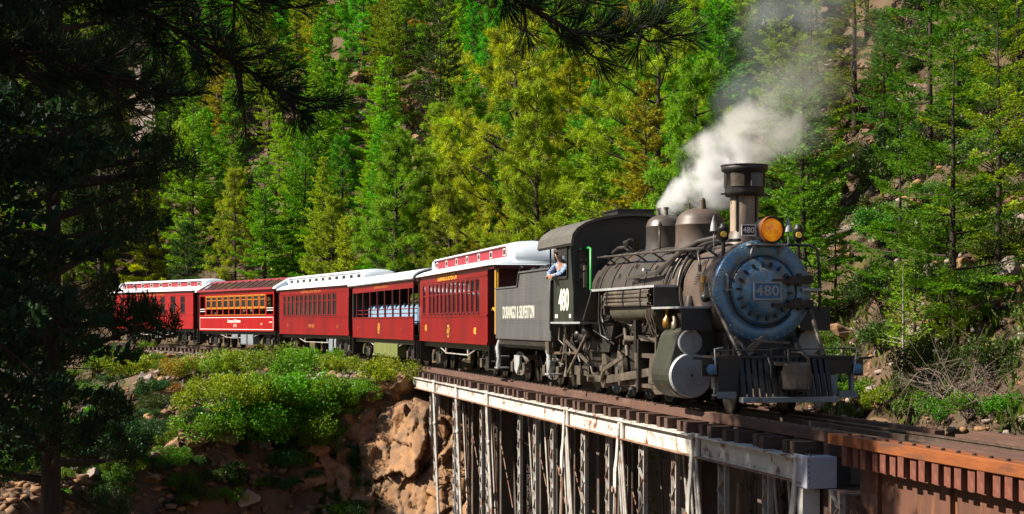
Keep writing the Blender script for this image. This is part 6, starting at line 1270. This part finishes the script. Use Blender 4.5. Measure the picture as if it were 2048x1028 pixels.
for i, (u, v, sc, c) in enumerate(((1715, 812, 0.7, G2), (1760, 822, 0.6, YG), (1830, 830, 0.7, G2), (1880, 842, 0.55, G1), (1940, 850, 0.6, G2), (1690, 790, 0.6, G4), (2010, 835, 0.6, G1))):
    x, y, z = hit(u, v); put('low_shrub', BUSH[3], x, y, z - 0.05, sc, i, c, 'shrub', 'low green deck side shrub', 'low shrubs beside the deck', sub=('stems', 'foliage'))
# ------------------------------------------------------------------ rocks
RK = [(340, 798, 1.3, 0.5, 0), (362, 782, 0.7, 0.4, 1), (318, 822, 0.8, 0.5, 2), (230, 838, 1.3, 0.5, 3), (205, 850, 0.8, 0.5, 4), (262, 845, 0.7, 0.6, 5), (300, 770, 0.7, 0.6, 6), (285, 765, 0.8, 0.6, 7), (335, 715, 0.7, 0.5, 0), (375, 815, 0.5, 0.5, 1), (388, 900, 0.8, 0.45, 2), (420, 870, 0.6, 0.5, 3), (270, 800, 0.6, 0.6, 4), (195, 800, 1.5, 1.0, 5), (225, 795, 1.1, 0.9, 6), (190, 960, 0.9, 0.6, 7), (705, 740, 0.6, 0.4, 0), (725, 735, 0.4, 0.4, 1),
      (765, 790, 1.2, 0.8, 0), (800, 800, 1.2, 0.9, 2), (735, 815, 1.0, 0.7, 5), (690, 868, 0.9, 0.7, 1), (640, 905, 0.9, 0.7, 3), (745, 800, 0.6, 0.5, 4)]
for i, (u, v, sc, hh, vi) in enumerate(RK):
    x, y, z = hit(u, v, 30); o = link('boulder', ROCK[vi], None, (x, y, z + 0.05), (rg.normal(0, .25), rg.normal(0, .25), i * 1.9), (sc * 0.62, sc * 0.55, hh * 0.75))
    where = 'bank below the coaches' if u < 560 else 'cliff by the abutment'; pend.append((o, 'brown angular ' + ('bank' if u < 560 else 'cliff') + ' boulder', x, y, z)); tag(o, 'boulder', 'boulder', 'boulders of the ' + where)
for i in range(14):
    u = rg.uniform(575, 835); v = 1040 - 230 * rg.random() ** 0.8
    if v < 800 + (830 - u) * 0.6: continue
    x, y, z = hit(u, v, 30); q = rg.uniform(0.3, 0.85); o = link('boulder', ROCK[int(rg.integers(0, 6))], None, (x, y, z), (rg.normal(0, .4), rg.normal(0, .4), i), (q, q * rg.uniform(.7, 1), q * rg.uniform(.6, 1.1))); pend.append((o, ('large' if q > 0.68 else 'middling' if q > 0.48 else 'small') + ' brown angular cliff boulder', x, y, z)); tag(o, 'boulder', 'boulder', 'boulders of the cliff by the abutment')
for i in range(34):
    u = rg.uniform(120, 640); v = rg.uniform(790, 1028); x, y, z = hit(u, v, 30); q = rg.uniform(0.2, 0.6); o = link('boulder', ROCK[int(rg.integers(0, 8))], None, (x, y, z), (rg.normal(0, .3), rg.normal(0, .3), i), (q, q * rg.uniform(.6, 1), q * rg.uniform(.4, .8))); pend.append((o, 'rough bank boulder', x, y, z)); tag(o, 'boulder', 'boulder', 'boulders of the bank below the coaches')
for i in range(150):
    u = rg.uniform(110, 720) if i % 5 < 3 else rg.uniform(0, 340); v = rg.uniform(780, 1040) if i % 5 < 3 else rg.uniform(690, 960); x, y, z = hit(u, v, 30); put('low_shrub', BUSH[int(rg.integers(0, 5))], x, y, z - 0.1, rg.uniform(0.22, 0.6) * (1.0 if i % 5 < 3 else 1.5), i, jit((G4, G5, G2)[i % 3], 0.2), 'shrub', ('dark green ', 'olive green ', 'fresh green ')[i % 3] + 'low bank shrub', 'low shrubs of the bank', sub=('stems', 'foliage'))
for i in range(46):
    u = rg.uniform(1640, 2048) if i % 3 else rg.uniform(250, 1000); v = rg.uniform(230, 700) if u > 1600 else rg.uniform(60, 480)
    x, y, z = hit(u, v); s_, t_ = to_st(x, y)
    if t_[0] > -4 : continue
    q = rg.uniform(0.25, 0.7) if i % 6 or u > 1500 else rg.uniform(1.0, 1.8); o = link('boulder', ROCK[int(rg.integers(0, 8))], None, (x, y, z + 0.1), (rg.normal(0, .2), rg.normal(0, .2), i), (q, q * 0.8, q * 0.75)); pend.append((o, 'pale rough boulder on the wooded hillside', x, y, z)); tag(o, 'boulder', 'boulder', 'boulders on the hillside')
# loose stones, ballast and leaf litter that nobody could count
def scatter(name, pts, size, mts, label, squash=0.6):
    rgs = np.random.default_rng(len(pts)); ico = np.array([(0, 0, 1), (0.9, 0, .45), (.28, .85, .45), (-.72, .53, .45), (-.72, -.53, .45), (.28, -.85, .45), (.72, .53, -.45), (-.28, .85, -.45), (-.9, 0, -.45), (-.28, -.85, -.45), (.72, -.53, -.45), (0, 0, -1)])
    fc = np.array([(0, 1, 2), (0, 2, 3), (0, 3, 4), (0, 4, 5), (0, 5, 1), (1, 6, 2), (2, 6, 7), (2, 7, 3), (3, 7, 8), (3, 8, 4), (4, 8, 9), (4, 9, 5), (5, 9, 10), (5, 10, 1), (1, 10, 6), (11, 7, 6), (11, 8, 7), (11, 9, 8), (11, 10, 9), (11, 6, 10)])
    n = len(pts); sz = rgs.uniform(*size, n) ** 1.0; V = ico[None] * rgs.uniform(0.6, 1.3, (n, 12, 1)) * sz[:, None, None]
    V = V * np.stack([rgs.uniform(.7, 1.4, n), rgs.uniform(.6, 1.1, n), np.full(n, squash) * rgs.uniform(.6, 1.3, n)], -1)[:, None]
    a = rgs.uniform(0, 6.28, n); c_, s_ = np.cos(a)[:, None], np.sin(a)[:, None]; V = np.stack([V[..., 0] * c_ - V[..., 1] * s_, V[..., 0] * s_ + V[..., 1] * c_, V[..., 2]], -1) + np.asarray(pts)[:, None]
    F_ = (fc[None] + (np.arange(n) * 12)[:, None, None]).reshape(-1, 3); mi = np.repeat(rgs.integers(0, len(mts), n), 20)
    tag(link(name, np_mesh(name, V.reshape(-1, 3), F_, mts, mi=mi)), label, kind='stuff')
def on(s_, t_): 
    x, y = W(s_, t_); return np.stack([x, y, hgt(s_, t_)], -1)
n = 5200; s_ = rg.uniform(-14, 60, n); t_ = -3.5 - rg.random(n) ** 1.4 * 32; k = fbm(s_ * 0.2, t_ * 0.2, 3, 5) > -0.08; scatter('scree', on(s_[k], t_[k]), (0.05, 0.26), [M['greyrock'], M['rock'], M['ground']], 'loose brown and pinkish scree stones on the hillside')
n = 7500; s_ = rg.uniform(22, 75, n); t_ = 2.0 + rg.random(n) * 20; k = fbm(s_ * 0.25, t_ * 0.25, 3, 6) > -0.12; scatter('bank_stones', on(s_[k], t_[k]), (0.04, 0.26), [M['greyrock'], M['rock'], M['ground']], 'loose stones and rubble on the near bank')
n = 5200; s_ = rg.uniform(-16, 14, n); t_ = -3.0 - rg.random(n) ** 1.2 * 12; scatter('scree', on(s_, t_), (0.03, 0.17), [M['greyrock'], M['rock'], M['ground']], 'broken grey brown scree beside the bridge')
n = 5000; s_ = rg.uniform(20, 40, n); t_ = rg.uniform(4, 18, n); scatter('bank_stones', on(s_, t_), (0.05, 0.24), [M['rock'], M['rock'], M['ground']], 'broken brown rubble on the lower bank')
n = 7000; s_ = rg.uniform(33.2, 95, n); t_ = rg.choice([-1, 1], n) * rg.uniform(0.2, 2.6, n); k = (np.abs(np.abs(t_) - G) > 0.10); p = on(s_, t_); p[:, 2] += 0.02; scatter('ballast', p[k], (0.03, 0.075), [M['ballast'], M['greyrock']], 'grey brown ballast stones along the track', 0.8)
# dry grass and weeds
def weeds(name, s_, t_, color, label, h=(0.12, 0.35), per=7):
    rgs = np.random.default_rng(3); p = np.repeat(on(s_, t_), per, 0); n = len(p); p = p + rgs.normal(0, 0.10, (n, 3)) * np.array([1, 1, 0.1]); D = rgs.normal(0, 0.45, (n, 3)) + np.array([0, 0, 1.0]); Lh = rgs.uniform(*h, n)
    V, F_ = kites(p, D, Lh, Lh * rgs.uniform(0.12, 0.3, n), rgs.normal(0, 1, (n, 3))); me = np_mesh(name, V, F_, M['broadleaf'], {'tint': ('POINT', rep4(rgs.random(n))), 'warm': ('POINT', rep4((rgs.random(n) < .3) * 1.0))})
    o = link(name, me); o.color = (*color, 1); tag(o, label, kind='stuff')
n = 9000; s_ = rg.uniform(-16, 110, n); t_ = -3.0 - rg.random(n) ** 1.3 * 45; k = fbm(s_ * 0.12, t_ * 0.12, 3, 8) > 0.0; weeds('ground_cover', s_[k], t_[k], (0.10, 0.12, 0.015), 'patchy green and straw ground cover on the hillside')
n = 5000; s_ = rg.uniform(-16, 14, n); t_ = -3.0 - rg.random(n) * 10; k = fbm(s_ * 0.3, t_ * 0.3, 3, 18) > -0.05; weeds('ground_cover', s_[k], t_[k], (0.06, 0.11, 0.012), 'low weeds and dry grass among the scree beside the bridge')
n = 6500; s_ = rg.uniform(22, 80, n); t_ = 2.2 + rg.random(n) * 20; k = fbm(s_ * 0.15, t_ * 0.15, 3, 12) > 0.02; weeds('bank_weeds', s_[k], t_[k], (0.07, 0.11, 0.012), 'green weeds and dry grass on the near bank')
# fallen logs on the slope
for i, (u, v, q) in enumerate(((262, 120, 2.2), (285, 165, 2.8), (300, 215, 2.4), (290, 270, 2.6), (850, 235, 2.6), (880, 262, 2.2), (838, 300, 2.4), (862, 345, 2.0), (845, 395, 1.8), (900, 215, 1.6))):
    x, y, z = hit(u, v); o = link('rock_outcrop', ROCK[6 + i % 2] if i < 4 else ROCK[i % 6], None, (x, y, z + 0.2), (rg.normal(0, .3), rg.normal(0, .3), i * 1.3), (q, q * 0.8, q * 0.95)); pend.append((o, 'big pale rock outcrop' if i < 4 else 'big shadowed rock outcrop', x, y, z)); tag(o, 'rock_outcrop', 'rock outcrop', 'rock outcrops among the trees')
for i, (u, v, L, a) in enumerate(((1600, 330, 5, 0.6), (1740, 460, 4, 1.9), (1850, 560, 4.5, 0.3), (1960, 430, 4, 2.3), (860, 300, 5, 0.7), (900, 200, 4, 2.0))):
    x, y, z = hit(u, v); m = MB(); d = Vector((math.cos(a), math.sin(a), 0)); p = Vector((x, y, z)); q = p + d * L; q.z = float(ground(q.x, q.y)[0]) + 0.15; p.z += 0.15
    m.tube([p, (p + q) / 2 + Vector((0, 0, .05)), q], [0.14, 0.11, 0.06], 8)
    for j in range(6): b = p.lerp(q, 0.25 + 0.12 * j); m.tube([b, b + Vector((rg.normal(0, .3), rg.normal(0, .3), rg.uniform(.2, .6)))], [0.02, 0.006], 4, caps=False)
    pend.append((tag(m.build('fallen_log', M['deadwood']), 'log', 'fallen log', 'fallen logs on the slope'), 'bare fallen log lying on the slope', x, y, z))
# ================================================================== FOREGROUND TREES (between the camera and the gorge)
def near_conifer(seed, H, R, base, nbr, needle=0.15, nw=0.012, tuft=26, clus=12, zlow=0.0):
    rg_ = np.random.default_rng(seed); return pine(seed, H, R, base, nbr, tuft, clus, needle, nw, 0.08, 0.45, 'bark', 0.05)
nf = near_conifer(81, 15.0, 3.4, 0.30, 95, 0.21, 0.018, 40, 16)
nf2 = fir(82, 13.0, 3.4, 0.38, 95, 0.30, 0.19, 0.45, 0.55, 0.03, 0.0, 0.7)
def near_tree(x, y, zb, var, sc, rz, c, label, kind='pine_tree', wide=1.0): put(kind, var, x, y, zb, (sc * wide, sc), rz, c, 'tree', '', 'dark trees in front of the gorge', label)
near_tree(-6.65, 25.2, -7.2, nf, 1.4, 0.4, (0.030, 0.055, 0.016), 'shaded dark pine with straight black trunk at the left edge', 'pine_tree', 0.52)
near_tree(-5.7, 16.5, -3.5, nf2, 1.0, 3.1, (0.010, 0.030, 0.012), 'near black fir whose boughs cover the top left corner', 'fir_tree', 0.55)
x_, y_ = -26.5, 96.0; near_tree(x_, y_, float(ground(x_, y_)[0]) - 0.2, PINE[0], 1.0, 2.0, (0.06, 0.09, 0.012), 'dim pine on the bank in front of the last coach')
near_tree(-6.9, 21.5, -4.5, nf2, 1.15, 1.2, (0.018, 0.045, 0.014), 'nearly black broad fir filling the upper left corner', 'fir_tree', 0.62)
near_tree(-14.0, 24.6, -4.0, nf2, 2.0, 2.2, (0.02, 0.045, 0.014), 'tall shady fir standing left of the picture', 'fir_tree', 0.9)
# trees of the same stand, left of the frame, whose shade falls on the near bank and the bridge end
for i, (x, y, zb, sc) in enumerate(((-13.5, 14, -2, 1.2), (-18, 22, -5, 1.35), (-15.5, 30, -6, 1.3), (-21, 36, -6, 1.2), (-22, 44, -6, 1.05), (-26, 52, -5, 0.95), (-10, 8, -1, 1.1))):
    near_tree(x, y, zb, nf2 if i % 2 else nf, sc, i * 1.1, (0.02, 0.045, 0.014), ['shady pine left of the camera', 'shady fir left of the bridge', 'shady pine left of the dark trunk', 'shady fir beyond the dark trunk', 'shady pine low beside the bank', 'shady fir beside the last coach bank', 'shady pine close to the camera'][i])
# overhanging pine limb above the camera
lt_ = thing('pine_tree', 'near pine whose needle tipped limbs hang into the top of the picture', 'tree', (-3.9, 9.4, -0.5), 0, 'dark trees in front of the gorge')
rgl = np.random.default_rng(5); tb_ = MB(); parts = []
tb_.tube([(0, 0, -0.6), (0.05, 0, 3), (0.0, 0.1, 8)], [0.22, 0.18, 0.12], 10)
def limb(pts, r, twigs, needle=0.16, first=0.3, spread=0.5, nn=44):
    pts = [np.array(p, float) for p in pts]; tb_.tube(pts, list(np.linspace(r, 0.008, len(pts))), 6)
    P_ = np.array(pts); cum = np.concatenate([[0], np.cumsum(np.linalg.norm(np.diff(P_, axis=0), axis=1))]); 
    def at(f): return np.array([np.interp(f * cum[-1], cum, P_[:, k]) for k in range(3)])
    for k in range(twigs):
        f = first + (1 - first) * (k + rgl.random()) / twigs; b = at(f); ax = at(min(1, f + 0.04)) - at(max(0, f - 0.04)); ax /= np.linalg.norm(ax); off = ax * rgl.uniform(0.4, 1.0) + rgl.normal(0, 0.55, 3) * np.array([1, 1, 0.8]); off *= spread * rgl.uniform(0.4, 1.0) * (1.15 - 0.6 * f); e = b + off; mid = b + off * 0.5 + np.array([0, 0, -0.03]); tb_.tube([b, mid, e], [0.010, 0.007, 0.005], 4)
        dd = (e - mid) / np.linalg.norm(e - mid); n = nn; along = rgl.random(n) ** 0.7; Pn = mid + (e - mid) * along[:, None]; D = rgl.normal(0, 0.55, (n, 3)) + dd * 1.0; V, F_ = kites(Pn, D, needle * rgl.uniform(0.7, 1.1, n), np.full(n, 0.0055), rgl.normal(0, 1, (n, 3)), 0.0); parts.append((V, F_, rgl.random(n), np.zeros(n)))
def RS(p): return [p[0]] + [(a, b, c + 0.30) for a, b, c in p[1:]]
limb(RS([(0, 0, 3.0), (1.5, 0.1, 4.0), (2.9, 0, 4.05), (3.72, -0.2, 3.66), (3.95, -0.3, 3.42), (4.2, -0.35, 3.26), (4.45, -0.4, 3.22), (4.68, -0.45, 3.30)]), 0.028, 54, 0.20, 0.62, 0.28, 70)
limb(RS([(2.6, 0, 4.08), (3.6, 0.3, 3.95), (4.0, 0.4, 3.72), (4.3, 0.5, 3.62)]), 0.014, 26, 0.18, 0.3, 0.28, 60)
limb(RS([(0, 0, 3.2), (0.8, 0.2, 3.75), (1.6, 0.3, 3.60), (2.3, 0.35, 3.25), (2.7, 0.4, 2.98)]), 0.02, 120, 0.17, 0.12, 0.42, 60)
limb(RS([(0, 0, 3.4), (0.9, -0.3, 3.9), (1.9, -0.3, 3.78), (2.6, -0.2, 3.45)]), 0.02, 110, 0.17, 0.12, 0.42, 60)
limb(RS([(0, 0, 3.0), (0.6, 0.5, 3.3), (1.2, 0.7, 3.3), (1.8, 0.8, 3.1)]), 0.02, 90, 0.17, 0.12, 0.45, 60)
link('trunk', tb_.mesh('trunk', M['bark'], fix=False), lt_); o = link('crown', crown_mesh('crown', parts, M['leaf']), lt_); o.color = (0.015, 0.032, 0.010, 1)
# ================================================================== ENGINEER at the cab window
per = thing('person', 'person in dark cap and blue striped shirt leaning out of the cab window', 'person', (P0[0], P0[1], 0), RZ)
def skin(name, verts, edges, rad, mt, parent, sub=2, root=0):
    me = bpy.data.meshes.new(name); me.from_pydata(verts, edges, []); me.materials.append(mt); o = link(name, me, parent)
    md = o.modifiers.new('skin', 'SKIN'); md.use_smooth_shade = True; md.use_x_symmetry = False
    for i, r in enumerate(rad):
        sv = me.skin_vertices[0].data[i]; sv.radius = (r, r) if not isinstance(r, tuple) else r; sv.use_root = (i == root)
    s_ = o.modifiers.new('sub', 'SUBSURF'); s_.levels = sub; s_.render_levels = sub; return o
bv = [(9.78, 0.98, 2.12), (9.74, 1.05, 2.36), (9.68, 1.14, 2.62), (9.64, 1.20, 2.82), (9.61, 1.27, 2.93), (9.585, 1.30, 2.98), (9.56, 1.33, 3.07), (9.55, 1.335, 3.15),
      (9.82, 1.30, 2.84), (9.76, 1.50, 2.64), (9.55, 1.53, 2.60), (9.46, 1.53, 2.585), (9.45, 1.08, 2.84), (9.38, 1.30, 2.62), (9.48, 1.48, 2.60), (9.56, 1.52, 2.59), (9.60, 0.9, 1.98), (9.35, 0.98, 2.02), (9.30, 0.98, 1.62), (9.85, 0.78, 1.98), (9.5, 0.75, 2.02), (9.45, 0.75, 1.62)]
be = [(0, 1), (1, 2), (2, 3), (3, 4), (4, 5), (5, 6), (6, 7), (3, 8), (8, 9), (9, 10), (10, 11), (3, 12), (12, 13), (13, 14), (14, 15), (0, 16), (16, 17), (17, 18), (0, 19), (19, 20), (20, 21)]
br = [0.13, 0.125, 0.14, 0.11, 0.055, 0.06, 0.095, 0.075, 0.062, 0.048, 0.036, 0.03, 0.062, 0.048, 0.036, 0.03, 0.08, 0.065, 0.045, 0.08, 0.065, 0.045]
pb_ = skin('body', bv, be, br, M['skin'], per)
iv = [0, 1, 2, 3, 8, 9, 10, 12, 13, 14]; mp = {a: i for i, a in enumerate(iv)}
skin('shirt', [bv[i] for i in iv], [(mp[a], mp[b]) for a, b in be if a in mp and b in mp], [br[i] * 1.16 + 0.008 for i in iv], M['shirt'], per)
iv = [0, 16, 17, 18, 19, 20, 21]; mp = {a: i for i, a in enumerate(iv)}
skin('trousers', [bv[i] for i in iv], [(mp[a], mp[b]) for a, b in be if a in mp and b in mp], [br[i] * 1.15 for i in iv], M['denim'], per)
hd = Vector((9.555, 1.333, 3.11)); fw = Vector((-0.72, 0.55, -0.25)).normalized(); up = Vector((0, 0, 1)); up = (up - fw * up.dot(fw)).normalized(); lf = up.cross(fw)
def H_(a, b, c): return hd + fw * a + lf * b + up * c
m = MB(); m.ball(H_(-0.012, 0, 0.035), 0.108, 14, 0, (1, 1, 0.88)); v = [H_(0.07, y_, 0.055) for y_ in (-0.075, -0.04, 0.04, 0.075)] + [H_(0.155, y_, 0.035) for y_ in (-0.05, -0.02, 0.02, 0.05)]
v2 = [p + up * 0.014 for p in v]; k0 = len(m.v); m.add(v + v2, [(0, 1, 5, 4), (1, 2, 6, 5), (2, 3, 7, 6), (8, 12, 13, 9), (9, 13, 14, 10), (10, 14, 15, 11), (4, 5, 13, 12), (5, 6, 14, 13), (6, 7, 15, 14), (0, 4, 12, 8), (3, 11, 15, 7)]); m.build('cap', M['hair'], per)
m = MB(); m.ball(H_(-0.03, 0, -0.01), 0.10, 12, 0, (1, 1, 1)); m.build('hair', M['hair'], per)
m = MB(); m.lathe([(0, 0.02), (0.03, 0.012), (0.045, 0.003)], H_(0.085, 0, -0.02), fw, 8)
for sg in (1, -1): m.ball(H_(0.01, sg * 0.095, -0.01), 0.024, 8)
m.build('face_features', M['skin'], per)
m = MB()
for sg in (1, -1): m.ball(H_(0.086, sg * 0.033, 0.012), 0.010, 6)
m.bar(H_(0.09, -0.022, -0.055), H_(0.09, 0.022, -0.055), 0.006, 0.006); m.build('eyes_and_mouth', M['hair'], per)
for wrist, sg in ((Vector((9.46, 1.53, 2.585)), 1), (Vector((9.56, 1.52, 2.59)), -1)):
    dv = Vector((-0.9 * sg, 0.25, -0.25)).normalized(); sd = dv.cross(Vector((0, 0, 1))).normalized(); m = MB(); m.bar(wrist, wrist + dv * 0.085, 0.075, 0.03)
    for k in range(4):
        a = wrist + dv * 0.08 + sd * (0.028 - 0.019 * k); b = a + dv * (0.045 + 0.008 * (k in (1, 2))); m.tube([a, b, b + dv * 0.02 + Vector((0, 0, -0.022))], 0.009, 6)
    a = wrist + dv * 0.03 - sd * 0.035; m.tube([a, a + dv * 0.04 - sd * 0.02, a + dv * 0.065 - sd * 0.015], 0.010, 6); m.build('hand', M['skin'], per)
# second figure, dark, standing inside the cab beside the front window
# ================================================================== STEAM AND SMOKE
def plume(name, base, tip, r0, r1, dens, col_, label, nscale, thr, seed, absorb=0.0, fade=(0.05, 0.55), soft=0.25, aniso=0.2):
    base = Vector(base); tip = Vector(tip); ax = tip - base; L = ax.length; m = MB()
    m.lathe([(0, 0.0), (0, r0 * 1.05), (L * 0.5, (r0 + r1) / 2 * 1.05), (L, r1 * 1.05), (L, 0.0)], (0, 0, 0), (0, 0, 1), 20)
    mt = bpy.data.materials.new(name); mt.use_nodes = True; nt = mt.node_tree; N = nt.nodes; K = nt.links; N.remove(N['Principled BSDF']); out = N['Material Output']
    tc = N.new('ShaderNodeTexCoord'); sp = N.new('ShaderNodeSeparateXYZ'); K.new(tc.outputs['Object'], sp.inputs[0])
    def mth(op, a, b=None, c=None):
        n = N.new('ShaderNodeMath'); n.operation = op
        for i, q in enumerate((a, b, c)):
            if q is None: continue
            if isinstance(q, (int, float)): n.inputs[i].default_value = q
            else: K.new(q, n.inputs[i])
        return n.outputs[0]
    def mr(x, a, b, c, d, sm=True):
        n = N.new('ShaderNodeMapRange'); n.interpolation_type = 'SMOOTHSTEP' if sm else 'LINEAR'
        for i, q in zip((1, 2, 3, 4), (a, b, c, d)): n.inputs[i].default_value = q
        K.new(x, n.inputs[0]); return n.outputs[0]
    z = sp.outputs[2]; rad = mr(z, 0, L, r0, r1, False); q = mth('DIVIDE', mth('SQRT', mth('ADD', mth('MULTIPLY', sp.outputs[0], sp.outputs[0]), mth('MULTIPLY', sp.outputs[1], sp.outputs[1]))), rad)
    n1 = N.new('ShaderNodeTexNoise'); n1.noise_dimensions = '4D'; n1.inputs['W'].default_value = seed; n1.inputs['Scale'].default_value = nscale; n1.inputs['Detail'].default_value = 6; n1.inputs['Roughness'].default_value = 0.6; n1.inputs['Distortion'].default_value = 0.9; K.new(tc.outputs['Object'], n1.inputs['Vector'])
    qq = mth('ADD', q, mth('MULTIPLY', mth('SUBTRACT', n1.outputs[0], 0.5), -3.2)); body = mr(qq, 0.25, 0.95, 1, 0)
    edge = mr(q, 0.75, 1.0, 1, 0); nn_ = mr(n1.outputs[0], thr, thr + soft, 0, 1); f1 = mr(z, L * fade[1], L, 1, 0); f0 = mr(z, 0, L * fade[0], 0.3, 1)
    d = mth('MULTIPLY', mth('MULTIPLY', mth('MULTIPLY', body, edge), mth('MULTIPLY', nn_, f1)), mth('MULTIPLY', f0, dens))
    pv = N.new('ShaderNodeVolumePrincipled'); pv.inputs['Color'].default_value = (*col_, 1); pv.inputs['Anisotropy'].default_value = aniso; K.new(d, pv.inputs['Density']); K.new(pv.outputs[0], out.inputs['Volume'])
    o = m.build(name, mt, None, base); o.rotation_mode = 'QUATERNION'; o.rotation_quaternion = ax.to_track_quat('Z', 'Y'); tag(o, label, kind='stuff'); return o
def lw(s_, t_, z_): x, y = W(s_, t_); return Vector((float(x), float(y), z_))
b0 = lw(5.8, 0.05, 3.9)
plume('steam', b0 + Vector((-0.05, 0, -0.1)), b0 + Vector((1.75, 0.7, 1.05)), 0.18, 1.2, 9.0, (0.98, 0.98, 0.98), 'dense white steam jet rising from the safety valves', 1.7, 0.36, 1.3, fade=(0.05, 0.55), soft=0.14)
plume('steam', b0 + Vector((0.5, 0.2, 0.75)), b0 + Vector((3.4, 1.6, 2.3)), 0.5, 1.15, 1.6, (0.96, 0.93, 0.89), 'thinning cream white steam drifting past the smokestack', 1.3, 0.40, 5.1, fade=(0.15, 0.3), soft=0.18)
plume('smoke', b0 + Vector((1.5, 1.4, 1.3)), b0 + Vector((5.4, 5.0, 9.0)), 0.8, 3.1, 0.15, (0.80, 0.86, 0.92), 'thin blue grey smoke veil rising in front of the wooded slope', 0.6, 0.38, 9.7, fade=(0.1, 0.6), soft=0.25)
plume('smoke', lw(0.9, 0, 4.2), lw(0.9, 0, 4.2) + Vector((2.6, 2.2, 3.6)), 0.3, 1.5, 0.5, (0.60, 0.56, 0.53), 'faint brownish smoke leaving the smokestack', 1.0, 0.42, 3.3, fade=(0.05, 0.2), soft=0.2)
finish_labels()
